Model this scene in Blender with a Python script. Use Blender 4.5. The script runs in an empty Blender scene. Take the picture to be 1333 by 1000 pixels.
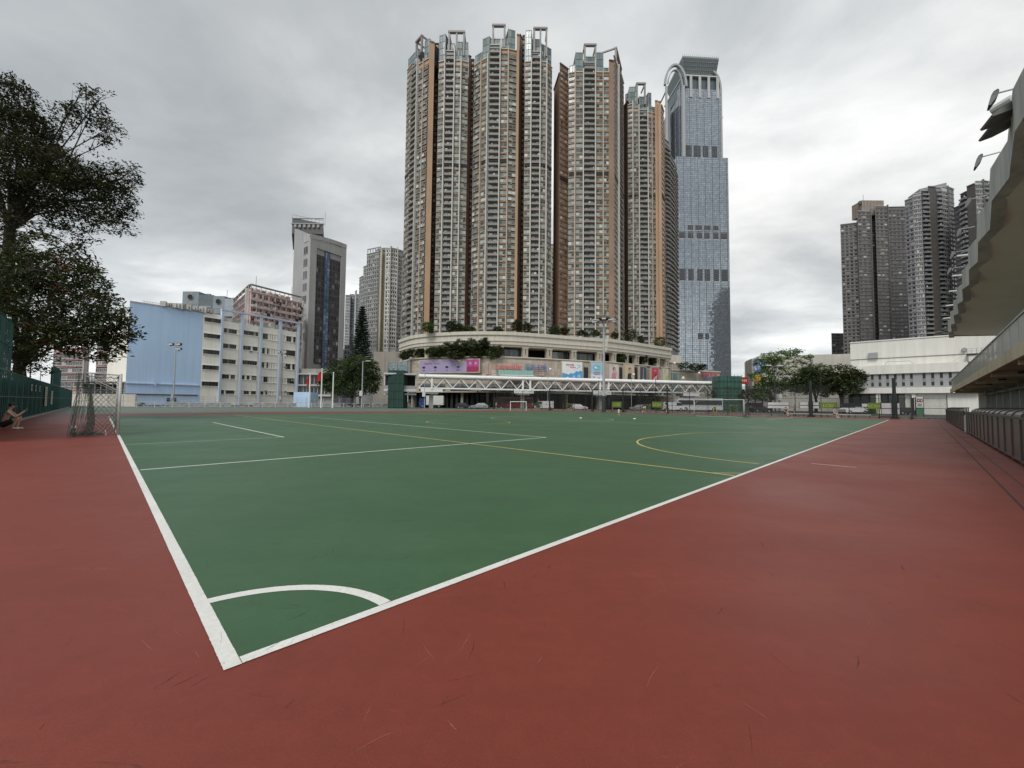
import bpy, math, random
from mathutils import Vector, Matrix
R = math.radians
rnd = random.Random(7)
scene = bpy.context.scene
COL = scene.collection

# ------------------------------------------------------------------ camera
F = 535.0; PW, PH = 1333.0, 1000.0; PITCH = R(2.66); ROLL = R(0.57); EYE = 1.5
cR, sR, cP, sP = math.cos(ROLL), math.sin(ROLL), math.cos(PITCH), math.sin(PITCH)
def ray(px, py):
    x = (px-PW/2)/F; y = -(py-PH/2)/F
    x, y = cR*x-sR*y, sR*x+cR*y
    return Vector((x, cP-y*sP, sP+y*cP))
def P(px, py, Y):
    """survey helper: the point seen in direction (px, py) at forward distance Y"""
    d = ray(px, py); return Vector((0, 0, EYE))+d*(Y/d.y)
def G(px, py):
    d = ray(px, py); p = Vector((0, 0, EYE))+d*(EYE/-d.z); return Vector((p.x, p.y, 0))
def X(px, Y, py=460): return P(px, py, Y).x
def Z(px, py, Y): return P(px, py, Y).z
S2 = math.sqrt(.5)
def UV(u, v, z=0.0): return Vector((S2*(v-u), S2*(u+v), z))      # court axes: u along the goal line, v along the touch line

cam = bpy.data.cameras.new('camera'); co = bpy.data.objects.new('camera', cam); COL.objects.link(co)
right = Vector((cR, -sR*sP, sR*cP)); up = Vector((-sR, -cR*sP, cR*cP)); fwd = Vector((0, cP, sP))
m = Matrix((right, up, -fwd)).transposed().to_4x4(); m.translation = Vector((0, 0, EYE))
co.matrix_world = m
cam.sensor_width = 36; cam.lens = F/PW*36; cam.clip_end = 6000; cam.clip_start = 0.05
scene.camera = co

# ------------------------------------------------------------------ materials
MATS = {}
def srgb(r, g, b):
    f = lambda c: ((c/255+.055)/1.055)**2.4 if c/255 > .04045 else c/255/12.92
    return (f(r), f(g), f(b))
def nt(name):
    m = bpy.data.materials.new(name); m.use_nodes = True
    t = m.node_tree; b = t.nodes['Principled BSDF']
    return m, t, b
def N(t, typ, **kw):
    n = t.nodes.new(typ)
    for k, v in kw.items():
        if k in n.inputs: n.inputs[k].default_value = v
        else: setattr(n, k, v)
    return n
def mixc(t, fac, a, b, mode='MIX'):
    n = t.nodes.new('ShaderNodeMix'); n.data_type = 'RGBA'; n.blend_type = mode
    for sock, v in ((n.inputs[0], fac), (n.inputs[6], a), (n.inputs[7], b)):
        if isinstance(v, (int, float)): sock.default_value = v
        elif isinstance(v, tuple): sock.default_value = (*v[:3], 1)
        else: t.links.new(v, sock)
    return n.outputs[2]
def ramp(t, src, stops, interp='LINEAR'):
    n = t.nodes.new('ShaderNodeValToRGB'); n.color_ramp.interpolation = interp
    cr = n.color_ramp
    while len(cr.elements) < len(stops): cr.elements.new(.5)
    for e, (p, c) in zip(cr.elements, stops):
        e.position = p; e.color = (c, c, c, 1) if isinstance(c, (int, float)) else (*c, 1)
    t.links.new(src, n.inputs[0]); return n.outputs[0]
def noise(t, scale, detail=4, rough=.55, vec=None, dist=0.0, sc3=None):
    n = N(t, 'ShaderNodeTexNoise'); n.inputs['Scale'].default_value = scale; n.inputs['Detail'].default_value = detail
    n.inputs['Roughness'].default_value = rough; n.inputs['Distortion'].default_value = dist
    if vec is None:
        g = N(t, 'ShaderNodeNewGeometry'); vec = g.outputs['Position']
    if sc3:
        mp = N(t, 'ShaderNodeMapping'); mp.inputs['Scale'].default_value = sc3; t.links.new(vec, mp.inputs[0]); vec = mp.outputs[0]
    t.links.new(vec, n.inputs['Vector']); return n.outputs['Fac']
def surf(name, c, rough=.7, var=.18, scale=.5, streak=0.0, metal=0.0, bump=0.0, spec=.5):
    """painted or concrete surface with large weathering patches and vertical rain streaks"""
    if name in MATS: return MATS[name]
    m, t, b = nt(name)
    f = noise(t, scale, 5)
    k = ramp(t, f, [(.3, 1-var), (.7, 1+var*.6)])
    col = mixc(t, 1.0, c, k, 'MULTIPLY')
    if streak:
        s = noise(t, 1.0, 4, .6, sc3=(1.3, 1.3, .06))
        col = mixc(t, 1.0, col, ramp(t, s, [(.35, 1-streak), (.62, 1.0)]), 'MULTIPLY')
    t.links.new(col, b.inputs['Base Color'])
    b.inputs['Roughness'].default_value = rough; b.inputs['Metallic'].default_value = metal
    b.inputs['Specular IOR Level'].default_value = spec
    if bump:
        bn = N(t, 'ShaderNodeBump'); bn.inputs['Strength'].default_value = bump
        t.links.new(noise(t, scale*12, 4), bn.inputs['Height']); t.links.new(bn.outputs[0], b.inputs['Normal'])
    MATS[name] = m; return m
def islands(name, stops, rough=.12, metal=0.0, spec=.5, bump=0.0, backlit=0.0, big=0.0):
    """every loose piece (pane, leaf) gets its own tone"""
    if name in MATS: return MATS[name]
    m, t, b = nt(name)
    g = N(t, 'ShaderNodeNewGeometry')
    oi = N(t, 'ShaderNodeObjectInfo'); ad = N(t, 'ShaderNodeMath', operation='ADD'); fr = N(t, 'ShaderNodeMath', operation='FRACT')
    t.links.new(g.outputs['Random Per Island'], ad.inputs[0]); t.links.new(oi.outputs['Random'], ad.inputs[1]); t.links.new(ad.outputs[0], fr.inputs[0])
    col = ramp(t, fr.outputs[0], stops)
    if big:
        col = mixc(t, 1.0, col, ramp(t, noise(t, big, 3), [(.3, .5), (.7, 1.45)]), 'MULTIPLY')
    t.links.new(col, b.inputs['Base Color'])
    b.inputs['Roughness'].default_value = rough; b.inputs['Metallic'].default_value = metal
    b.inputs['Specular IOR Level'].default_value = spec
    if bump:
        bn = N(t, 'ShaderNodeBump'); bn.inputs['Strength'].default_value = bump; bn.inputs['Distance'].default_value = .5
        t.links.new(noise(t, .35, 2), bn.inputs['Height']); t.links.new(bn.outputs[0], b.inputs['Normal'])
    if backlit:
        tr = N(t, 'ShaderNodeBsdfTranslucent'); t.links.new(col, tr.inputs[0])
        ms = N(t, 'ShaderNodeMixShader'); ms.inputs[0].default_value = backlit
        t.links.new(b.outputs[0], ms.inputs[1]); t.links.new(tr.outputs[0], ms.inputs[2])
        t.links.new(ms.outputs[0], t.nodes['Material Output'].inputs[0])
    MATS[name] = m; return m
def paint(name, c, rough=.5, metal=0.0): return surf(name, c, rough, .08, 2.0, metal=metal)

def court(name, c, c2, scuff, sheen_r=.50):
    """acrylic sports coating: broad worn fields, fine grain, curved shoe scuffs, dust"""
    m, t, b = nt(name)
    g = N(t, 'ShaderNodeNewGeometry').outputs['Position']
    base = mixc(t, ramp(t, noise(t, .16, 6, .6, g, .6), [(.32, 0.0), (.68, 1.0)]), c, c2)
    # brushed application bands across the court
    mp = N(t, 'ShaderNodeMapping'); mp.inputs['Rotation'].default_value = (0, 0, R(38)); mp.inputs['Scale'].default_value = (.22, 2.2, 1)
    t.links.new(g, mp.inputs[0])
    base = mixc(t, 1.0, base, ramp(t, noise(t, 1.0, 6, .62, mp.outputs[0], .3), [(.3, .93), (.7, 1.06)]), 'MULTIPLY')
    base = mixc(t, 1.0, base, ramp(t, noise(t, 120, 4, .85, g), [(.3, .78), (.7, 1.22)]), 'MULTIPLY')
    base = mixc(t, 1.0, base, ramp(t, noise(t, .9, 8, .7, g, 1.2), [(.36, .95), (.5, 1.0), (.66, 1.04)]), 'MULTIPLY')
    base = mixc(t, 1.0, base, ramp(t, noise(t, 9, 6, .75, g, .5), [(.34, .93), (.66, 1.06)]), 'MULTIPLY')
    # scuffs: thin distorted threads kept only where a second noise allows
    def threads(scale, dist, rot, sc, thr, seed):
        mp = N(t, 'ShaderNodeMapping'); mp.inputs['Rotation'].default_value = (0, 0, R(rot)); mp.inputs['Scale'].default_value = sc
        mp.inputs['Location'].default_value = (seed, seed*.7, 0)
        t.links.new(g, mp.inputs[0])
        n = noise(t, scale, 3, .5, mp.outputs[0], dist)
        k = ramp(t, n, [(.49, 0.0), (.5, 1.0), (.51, 0.0)])
        w = ramp(t, noise(t, 1.1, 3, .6, mp.outputs[0]), [(thr, 0.0), (thr+.06, 1.0)])
        return mixc(t, 1.0, k, w, 'MULTIPLY')
    base = mixc(t, mixc(t, 1.0, threads(1.6, 1.2, 20, (.5, 3.2, 1), .60, 3.1), (.85, .85, .85), 'MULTIPLY'), base, scuff)
    base = mixc(t, mixc(t, 1.0, threads(2.4, 2.0, -50, (.6, 3, 1), .62, 9.7), (.7, .7, .7), 'MULTIPLY'), base, tuple(x*1.9 for x in c2))
    base = mixc(t, mixc(t, 1.0, ramp(t, noise(t, 3.2, 2, .5, g), [(.735, 0.0), (.76, 1.0)]), (.4, .4, .4), 'MULTIPLY'), base, tuple(x*.55 for x in c))
    t.links.new(base, b.inputs['Base Color'])
    t.links.new(ramp(t, noise(t, .5, 5, .6, g), [(.3, sheen_r-.05), (.7, sheen_r+.09)]), b.inputs['Roughness'])
    b.inputs['Specular IOR Level'].default_value = .4
    bn = N(t, 'ShaderNodeBump'); bn.inputs['Strength'].default_value = .35; bn.inputs['Distance'].default_value = .004
    t.links.new(noise(t, 260, 2, .5, g), bn.inputs['Height']); t.links.new(bn.outputs[0], b.inputs['Normal'])
    return m
def linepaint(name, c, wear, worn, edge=1.0):
    m, t, b = nt(name)
    k = ramp(t, noise(t, 26, 6, .75), [(.38, 0.0), (.72, 1.0)])
    base = mixc(t, 1.0, k, (wear,)*3, 'MULTIPLY')
    col = mixc(t, base, c, worn)
    col = mixc(t, 1.0, col, ramp(t, noise(t, 1.2, 4), [(.3, .86), (.7, 1.04)]), 'MULTIPLY')
    t.links.new(col, b.inputs['Base Color']); b.inputs['Roughness'].default_value = .6
    tcn = N(t, 'ShaderNodeTexCoord'); sp = N(t, 'ShaderNodeSeparateXYZ'); t.links.new(tcn.outputs['UV'], sp.inputs[0])
    def MM(op, x, y=None):
        n = N(t, 'ShaderNodeMath', operation=op)
        for i, v in enumerate((x, y)):
            if v is None: continue
            if isinstance(v, (int, float)): n.inputs[i].default_value = v
            else: t.links.new(v, n.inputs[i])
        return n.outputs[0]
    ed = MM('SUBTRACT', .5, MM('ABSOLUTE', MM('SUBTRACT', sp.outputs[1], .5)))
    rag = MM('ADD', MM('MULTIPLY', noise(t, 70, 5, .7), .11), MM('MULTIPLY', noise(t, 7, 3, .6), .07))
    chips = MM('LESS_THAN', noise(t, 45, 5, .75), .665 if edge > .9 else .61)
    t.links.new(MM('MULTIPLY', MM('GREATER_THAN', MM('ADD', ed, .055), rag), chips), b.inputs['Alpha'])
    return m
def mesh_mat(name, c, size, thick, wire=.5, rot=45):
    """woven wire mesh with real openings"""
    m, t, b = nt(name)
    b.inputs['Base Color'].default_value = (*c, 1); b.inputs['Roughness'].default_value = wire
    tc = N(t, 'ShaderNodeTexCoord')
    outs = []
    sep = N(t, 'ShaderNodeSeparateXYZ'); t.links.new(tc.outputs['UV'], sep.inputs[0])
    def M(op, a, bb=None):
        n = N(t, 'ShaderNodeMath', operation=op)
        for i, v in enumerate((a, bb)):
            if v is None: continue
            if isinstance(v, (int, float)): n.inputs[i].default_value = v
            else: t.links.new(v, n.inputs[i])
        return n.outputs[0]
    a = M('ADD', sep.outputs[0], sep.outputs[1]) if rot else sep.outputs[0]
    c2 = M('SUBTRACT', sep.outputs[0], sep.outputs[1]) if rot else sep.outputs[1]
    for v in (a, c2):
        fr = M('FRACT', M('MULTIPLY', v, 1/size)); outs.append(M('LESS_THAN', fr, thick))
    o = M('MAXIMUM', *outs)
    t.links.new(o, b.inputs['Alpha'])
    return m

WHITE = paint('white paint', (.72, .72, .7)); STEEL = paint('galvanised steel', (.42, .43, .43), .45, .6)
DARK = paint('dark metal', (.03, .033, .035), .5); BLACK = paint('black', (.012, .012, .013), .6)
CONC = surf('concrete', (.36, .355, .33), .85, .2, .3, .25)
TAN = surf('tan tile', (.46, .305, .195), .6, .12, .08, .1)
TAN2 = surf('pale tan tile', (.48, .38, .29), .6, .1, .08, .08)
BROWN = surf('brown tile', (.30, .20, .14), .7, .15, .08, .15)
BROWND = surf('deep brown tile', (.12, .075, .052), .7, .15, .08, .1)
PALE = surf('pale tile', (.56, .56, .55), .6, .08, .1, .1)
GREYT = surf('grey tile', (.30, .31, .32), .6, .12, .1, .1)
DGREY = surf('dark grey tile', (.085, .085, .088), .6, .12, .1, .1)
RECESS = surf('painted recess shade', (.022, .021, .022), .8, .1, .3)  # near-black colour stands in for the shade inside recesses and openings
PANE = islands('window glass', [(0, (.03, .036, .038)), (.25, (.08, .10, .10)), (.45, (.20, .25, .24)), (.7, (.34, .41, .39)), (.8, (.07, .085, .085)), (.94, (.46, .53, .50)), (1, (.6, .62, .58))], .24, 0, .55)
PANED = islands('dark window glass', [(0, (.015, .018, .02)), (.5, (.04, .045, .05)), (.85, (.09, .1, .105)), (.93, (.3, .31, .3)), (1, (.5, .5, .48))], .12, .1, .7)
CROWN = islands('crown glass', [(0, (.10, .14, .15)), (.5, (.17, .23, .23)), (1, (.30, .37, .36))], .2, .08, .6)
CURT = islands('curtain wall glass', [(0, (.32, .37, .41)), (.5, (.38, .43, .475)), (.9, (.43, .48, .52)), (1, (.52, .57, .60))], .07, .75, .6, bump=.03)
BLUEG = islands('blue glass', [(0, (.1, .17, .3)), (.5, (.17, .28, .45)), (1, (.28, .42, .6))], .08, .6, .6, big=.05)

# ------------------------------------------------------------------ mesh builder
class MB:
    def __init__(s): s.v = []; s.f = []; s.m = []; s.uv = {}
    def add(s, vs, fs, mi=0):
        o = len(s.v); s.v += [tuple(v) for v in vs]
        for f in fs: s.f.append(tuple(i+o for i in f)); s.m.append(mi)
    def fb(s, o, d, a0, a1, b0, b1, z0, z1, mi=0):
        """box in a wall frame: a along d, b outwards (right hand of d)"""
        n = (d[1], -d[0]); vs = []
        for z in (z0, z1):
            for a, b in ((a0, b1), (a1, b1), (a1, b0), (a0, b0)):
                vs.append((o[0]+d[0]*a+n[0]*b, o[1]+d[1]*a+n[1]*b, z))
        s.add(vs, [(3, 2, 1, 0), (4, 5, 6, 7), (0, 1, 5, 4), (1, 2, 6, 5), (2, 3, 7, 6), (3, 0, 4, 7)], mi)
    def box(s, c, sz, rz=0.0, mi=0):
        d = (math.cos(rz), math.sin(rz))
        s.fb((c[0], c[1]), d, -sz[0]/2, sz[0]/2, -sz[1]/2, sz[1]/2, c[2]-sz[2]/2, c[2]+sz[2]/2, mi)
    def prism(s, pts, z0, z1, mi=0):
        a = sum(pts[i][0]*pts[(i+1) % len(pts)][1]-pts[(i+1) % len(pts)][0]*pts[i][1] for i in range(len(pts)))
        if a < 0: pts = pts[::-1]
        n = len(pts); zt = z1 if isinstance(z1, (list, tuple)) else [z1]*n
        vs = [(p[0], p[1], z0) for p in pts]+[(p[0], p[1], z) for p, z in zip(pts, zt)]
        s.add(vs, [tuple(range(n))[::-1], tuple(range(n, 2*n))]+[(i, (i+1) % n, n+(i+1) % n, n+i) for i in range(n)], mi)
    def tube(s, pts, r, n=8, mi=0, cap=True):
        pts = [Vector(p) for p in pts]; rs = r if isinstance(r, (list, tuple)) else [r]*len(pts)
        vs = []; prev = None
        for i, p in enumerate(pts):
            t = (pts[min(i+1, len(pts)-1)]-pts[max(i-1, 0)])
            if t.length < 1e-7: t = Vector((0, 0, 1))
            t.normalize()
            u = (prev-t*prev.dot(t)) if prev is not None else t.orthogonal()
            if u.length < 1e-6: u = t.orthogonal()
            u.normalize(); prev = u; w = t.cross(u)
            for k in range(n):
                a = 2*math.pi*k/n; vs.append(p+u*(rs[i]*math.cos(a))+w*(rs[i]*math.sin(a)))
        fs = [(i*n+k, i*n+(k+1) % n, (i+1)*n+(k+1) % n, (i+1)*n+k) for i in range(len(pts)-1) for k in range(n)]
        if cap: fs += [tuple(range(n))[::-1], tuple((len(pts)-1)*n+k for k in range(n))]
        s.add(vs, fs, mi)
    def bar(s, a, b, w, h=None, mi=0, upv=(0, 0, 1)):
        a = Vector(a); b = Vector(b); h = h or w; t = (b-a).normalized()
        sd = t.cross(Vector(upv))
        if sd.length < 1e-4: sd = t.cross(Vector((1, 0, 0)))
        sd.normalize(); uu = sd.cross(t)
        vs = [p+sd*(i*w/2)+uu*(j*h/2) for p in (a, b) for i, j in ((-1, -1), (1, -1), (1, 1), (-1, 1))]
        s.add(vs, [(0, 1, 2, 3), (7, 6, 5, 4), (0, 4, 5, 1), (1, 5, 6, 2), (2, 6, 7, 3), (3, 7, 4, 0)], mi)
    def quad(s, a, b, c, d, mi=0, uv=None):
        if uv: s.uv[len(s.f)] = uv
        s.add([a, b, c, d], [(0, 1, 2, 3)], mi)
    def sphere(s, c, r, n=12, k=8, mi=0, sc=(1, 1, 1)):
        vs = [(c[0], c[1], c[2]+r*sc[2])]
        for i in range(1, k):
            a = math.pi*i/k
            for j in range(n):
                q = 2*math.pi*j/n; vs.append((c[0]+r*sc[0]*math.sin(a)*math.cos(q), c[1]+r*sc[1]*math.sin(a)*math.sin(q), c[2]+r*sc[2]*math.cos(a)))
        vs.append((c[0], c[1], c[2]-r*sc[2])); L = len(vs)-1
        fs = [(0, 1+j, 1+(j+1) % n) for j in range(n)]
        fs += [(1+i*n+j, 1+(i+1)*n+j, 1+(i+1)*n+(j+1) % n, 1+i*n+(j+1) % n) for i in range(k-2) for j in range(n)]
        fs += [(L, 1+(k-2)*n+(j+1) % n, 1+(k-2)*n+j) for j in range(n)]
        s.add(vs, fs, mi)
    def mesh(s, name, mats, off=(0, 0, 0), smooth=False):
        me = bpy.data.meshes.new(name)
        me.from_pydata([(v[0]-off[0], v[1]-off[1], v[2]-off[2]) for v in s.v], [], s.f)
        for mt in (mats if isinstance(mats, (list, tuple)) else [mats]): me.materials.append(mt)
        me.polygons.foreach_set('material_index', s.m)
        if smooth: me.polygons.foreach_set('use_smooth', [True]*len(s.f))
        if s.uv:
            ul = me.uv_layers.new(name='UVMap')
            for fi, uvs in s.uv.items():
                for li, q in zip(me.polygons[fi].loop_indices, uvs): ul.data[li].uv = q
        me.update(); return me
    def build(s, name, mats, parent=None, loc=None, smooth=False):
        """vertices are in world space; a child is stored relative to its parent"""
        off = loc if loc is not None else (root_loc(parent) if parent else (0, 0, 0))
        o = bpy.data.objects.new(name, s.mesh(name, mats, off, smooth)); COL.objects.link(o)
        if parent: o.parent = parent
        elif loc is not None: o.location = loc
        return o
def root_loc(o):
    l = Vector((0, 0, 0))
    while o: l += o.location; o = o.parent
    return l
def tag(o, label=None, cat=None, group=None, kind=None):
    for k, v in (('label', label), ('category', cat), ('group', group), ('kind', kind)):
        if v: o[k] = v
    return o
def thing(name, loc, label, cat, group=None):
    o = bpy.data.objects.new(name, None); o.location = loc; o.empty_display_size = .5; COL.objects.link(o)
    return tag(o, label, cat, group)
def dup(o, loc=None, rz=None, label=None, parent=None):
    c = o.copy(); COL.objects.link(c)
    if parent: c.parent = parent
    if loc is not None: c.location = loc
    if rz is not None: c.rotation_euler = (0, 0, rz)
    if label: c['label'] = label
    for ch in o.children: dup(ch, parent=c)
    return c
def struct(o): return tag(o, kind='structure')
def d2(a, b):
    L = math.hypot(b[0]-a[0], b[1]-a[1]); return ((b[0]-a[0])/L, (b[1]-a[1])/L), L
def textmesh(s, size, m, name, parent, loc, rz, tilt=R(90), extr=.03):
    c = bpy.data.curves.new(name, 'FONT'); c.body = s; c.size = size; c.extrude = extr; c.align_x = 'CENTER'
    o = bpy.data.objects.new('tmp', c); COL.objects.link(o)
    dg = bpy.context.evaluated_depsgraph_get(); dg.update()
    me = bpy.data.meshes.new_from_object(o.evaluated_get(dg)); bpy.data.objects.remove(o)
    me.materials.clear(); me.materials.append(m)
    q = bpy.data.objects.new(name, me); COL.objects.link(q)
    if parent: q.parent = parent; loc = Vector(loc)-root_loc(parent)
    q.location = loc; q.rotation_euler = (tilt, 0, rz); return q

# ------------------------------------------------------------------ ground and court
def sheet(name, rect, z, mat, kind='structure'):
    u0, u1, v0, v1 = rect; b = MB()
    b.quad(UV(u0, v0, z), UV(u0, v1, z), UV(u1, v1, z), UV(u1, v0, z)); o = b.build(name, mat)
    # face up
    if o.data.polygons[0].normal.z < 0: o.data.flip_normals()
    return tag(o, kind=kind)
asph = surf('asphalt', (.06, .06, .06), .9, .25, .3, bump=.2)
b = MB(); b.quad((-4000, -1500, -.03), (4000, -1500, -.03), (4000, 5000, -.03), (-4000, 5000, -.03)); struct(b.build('ground', asph))
RED = court('red court coating', (.168, .0295, .017), (.196, .037, .0215), (.085, .021, .014))
GREEN = court('green court coating', (.034, .092, .040), (.045, .112, .051), (.023, .052, .027))
GGREEN = court('weathered green coating', (.10, .135, .105), (.12, .15, .12), (.06, .08, .06), .55)
sheet('red_court_surround', (-2.05, 60, -3.7, 70.6), 0, RED)
sheet('far_court', (60, 104.5, -3.7, 90), -.002, GGREEN)
sheet('side_court', (36, 60, 70.6, 90), -.002, RED)
CU, CV = 2.78, .54
sheet('green_pitch', (CU+.05, 51.3, CV+.05, 63.2), .002, GREEN)
WL = linepaint('white line paint', (.74, .74, .71), .42, (.42, .42, .40))
WL2 = linepaint('thin white line paint', (.5, .55, .5), .75, (.2, .26, .2))
YL = linepaint('yellow line paint', (.66, .52, .16), .3, (.25, .25, .1))
def line(name, a, c, w, z, mat):
    b = MB(); (du, dv), L = d2(a, c); nu, nv = -dv*w/2, du*w/2; n = max(1, int(L/4)); 
    for i in range(n):
        p = (a[0]+du*L*i/n, a[1]+dv*L*i/n); q = (a[0]+du*L*(i+1)/n, a[1]+dv*L*(i+1)/n)
        b.quad(UV(p[0]+nu, p[1]+nv, z), UV(q[0]+nu, q[1]+nv, z), UV(q[0]-nu, q[1]-nv, z), UV(p[0]-nu, p[1]-nv, z), 0, [(i, 0), (i+1, 0), (i+1, 1), (i, 1)])
    return struct(b.build(name, mat))
def arc(name, c, r, a0, a1, w, z, mat, n=40):
    b = MB()
    for i in range(n):
        p = [a0+(a1-a0)*(i+k)/n for k in (0, 1)]
        q = [UV(c[0]+(r+s)*math.cos(a), c[1]+(r+s)*math.sin(a), z) for a, s in ((p[0], -w/2), (p[1], -w/2), (p[1], w/2), (p[0], w/2))]
        b.quad(*q, 0, [(i, 0), (i+1, 0), (i+1, 1), (i, 1)])
    return struct(b.build(name, mat))
line('goal_line_marking', (CU, CV+.0465), (51.3, CV+.0465), .093, .0051, WL)
line('touch_line_marking', (CU+.0425, CV+.0935), (CU+.0425, 63.3), .085, .0051, WL)
line('far_goal_line_marking', (CU, 63.2), (51.3, 63.2), .10, .0047, WL2)
line('far_touch_line_marking', (51.3, CV), (51.3, 63.2), .10, .0049, WL2)
arc('corner_arc_marking', (CU+.02, CV+.01), 1.01, R(4.2), R(86), .10, .0043, WL)
GU, HV = 26.3, 31.9
def boxlines(sgn, vb):
    for nm, du, dv, w in (('penalty_area_marking', 14.5, 13.3, .09), ('goal_area_marking', 7.6, 4.75, .09)):
        line(nm, (GU-du, vb), (GU-du, vb+sgn*dv), w, .0040, WL2 if du < 10 else WLm)
        line(nm, (GU+du, vb), (GU+du, vb+sgn*dv), w, .0040, WL2)
        line(nm, (GU-du, vb+sgn*dv), (GU+du, vb+sgn*dv), w, .0042, WLm)
WLm = linepaint('worn white line paint', (.7, .72, .67), .4, (.3, .36, .3))
boxlines(1, CV+.12); boxlines(-1, 63.15)
line('halfway_line_marking', (CU+.1, HV), (51.2, HV), .09, .0040, WL2)
arc('centre_circle_marking', (GU, HV), 6.0, 0, 2*math.pi, .09, .0036, WL2, 80)
line('yellow_court_marking', (CU+.1, 9.6), (51.2, 9.8), .075, .0054, YL)
line('yellow_court_marking', (CU+.55, 9.62), (CU+.1, 10.05), .05, .0056, YL)
line('yellow_court_marking', (CU+.1, 30), (51.2, 30), .075, .0054, YL)
arc('yellow_court_marking', (2.8, 18), 6, R(-88), 0, .075, .0054, YL)
line('yellow_court_marking', (8.8, 18), (8.8, 21), .075, .0054, YL)
arc('yellow_court_marking', (2.8, 21), 6, 0, R(88), .075, .0054, YL)
arc('yellow_court_marking', (24.9, 20.2), 3.2, 0, 2*math.pi, .07, .0054, YL, 60)
line('short_white_marking', (2.1, 13.2), (1.2, 13.2), .05, .0036, WLm)
def scuffs(name, dark, n, seed, reg, ok, z):
    rg = random.Random(seed); b = MB()
    for _ in range(n):
        u = rg.uniform(*reg[:2]); v = rg.uniform(*reg[2:]); 
        if not ok(u, v): continue
        a = rg.gauss(1.0, .55); L_ = rg.uniform(.03, .24); w = rg.uniform(.001, .0045); k = rg.uniform(-.5, .5); m_ = 6; pr = None
        for i in range(m_+1):
            t_ = i/m_; aa = a+k*(t_-.5); du, dv = math.cos(aa), math.sin(aa); ww = w*math.sin(math.pi*(.08+.84*t_))
            c = (u+L_*(t_-.5)*math.cos(a+k*(t_-.5)*.5), v+L_*(t_-.5)*math.sin(a+k*(t_-.5)*.5)); q = (UV(c[0]-dv*ww, c[1]+du*ww, z), UV(c[0]+dv*ww, c[1]-du*ww, z))
            if pr: b.quad(pr[0], pr[1], q[1], q[0], 0, [(0, 0), (0, 1), (1, 1), (1, 0)])
            pr = q
    m, t, bs = nt(name+' rubber'); bs.inputs['Base Color'].default_value = (*dark, 1); bs.inputs['Roughness'].default_value = .7
    t.links.new(ramp(t, noise(t, 55, 4, .7), [(.35, 0.0), (.62, .75)]), bs.inputs['Alpha'])
    return tag(b.build(name, m), 'faint rubber scuff marks on the court coating', 'scuff marks', kind='stuff')
on_green = lambda u, v: CU+.12 < u < 51 and CV+.12 < v < 63
scuffs('scuff_marks', (.07, .018, .013), 1500, 5, (-1.8, 14, -3, 34), lambda u, v: (u < CU-.05 or v < CV-.05), .0014)
scuffs('scuff_marks', (.34, .12, .09), 900, 6, (-1.8, 12, -3, 26), lambda u, v: (u < CU-.05 or v < CV-.05), .0017)
scuffs('scuff_marks', (.02, .045, .022), 900, 7, (2.9, 22, .7, 24), on_green, .0032)
scuffs('scuff_marks', (.14, .2, .12), 600, 8, (2.9, 20, .7, 20), on_green, .0034)
scuffs('scuff_marks', (.25, .25, .24), 160, 9, (CU+.01, 8, CV+.01, 5), lambda u, v: u < CU+.08 or v < CV+.085, .0062)
# expansion joints and concrete margin along the barrier
JOINT = surf('joint filler', (.03, .022, .02), .8)
line('court_joint', (-1.02, 2), (-1.02, 70), .03, .0022, JOINT); line('court_joint', (-1.32, 2), (-1.32, 70), .018, .0022, JOINT)
line('court_joint', (-1.305, 21), (-1.03, 21), .015, .0022, JOINT)
b = MB()
b.fb(UV(-2.3, 2), (S2, S2), 0, 67, 0, .42+.3, -.02, .035); struct(b.build('concrete_margin', CONC))
# kerb along the left fence
b = MB(); b.fb(UV(20, -3.7), (-S2, S2), 0, 84, -.25, 0, -.02, .12); struct(b.build('kerb', CONC))
# road with kerb and pavement behind the far fence
b = MB(); A0 = UV(-8, 84); 
b.quad((-160, 104, -.02), (140, 84, -.02), (140, 93, -.02), (-160, 113, -.02)); struct(b.build('road', surf('road asphalt', (.05, .05, .052), .85, .2, .4)))

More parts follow.
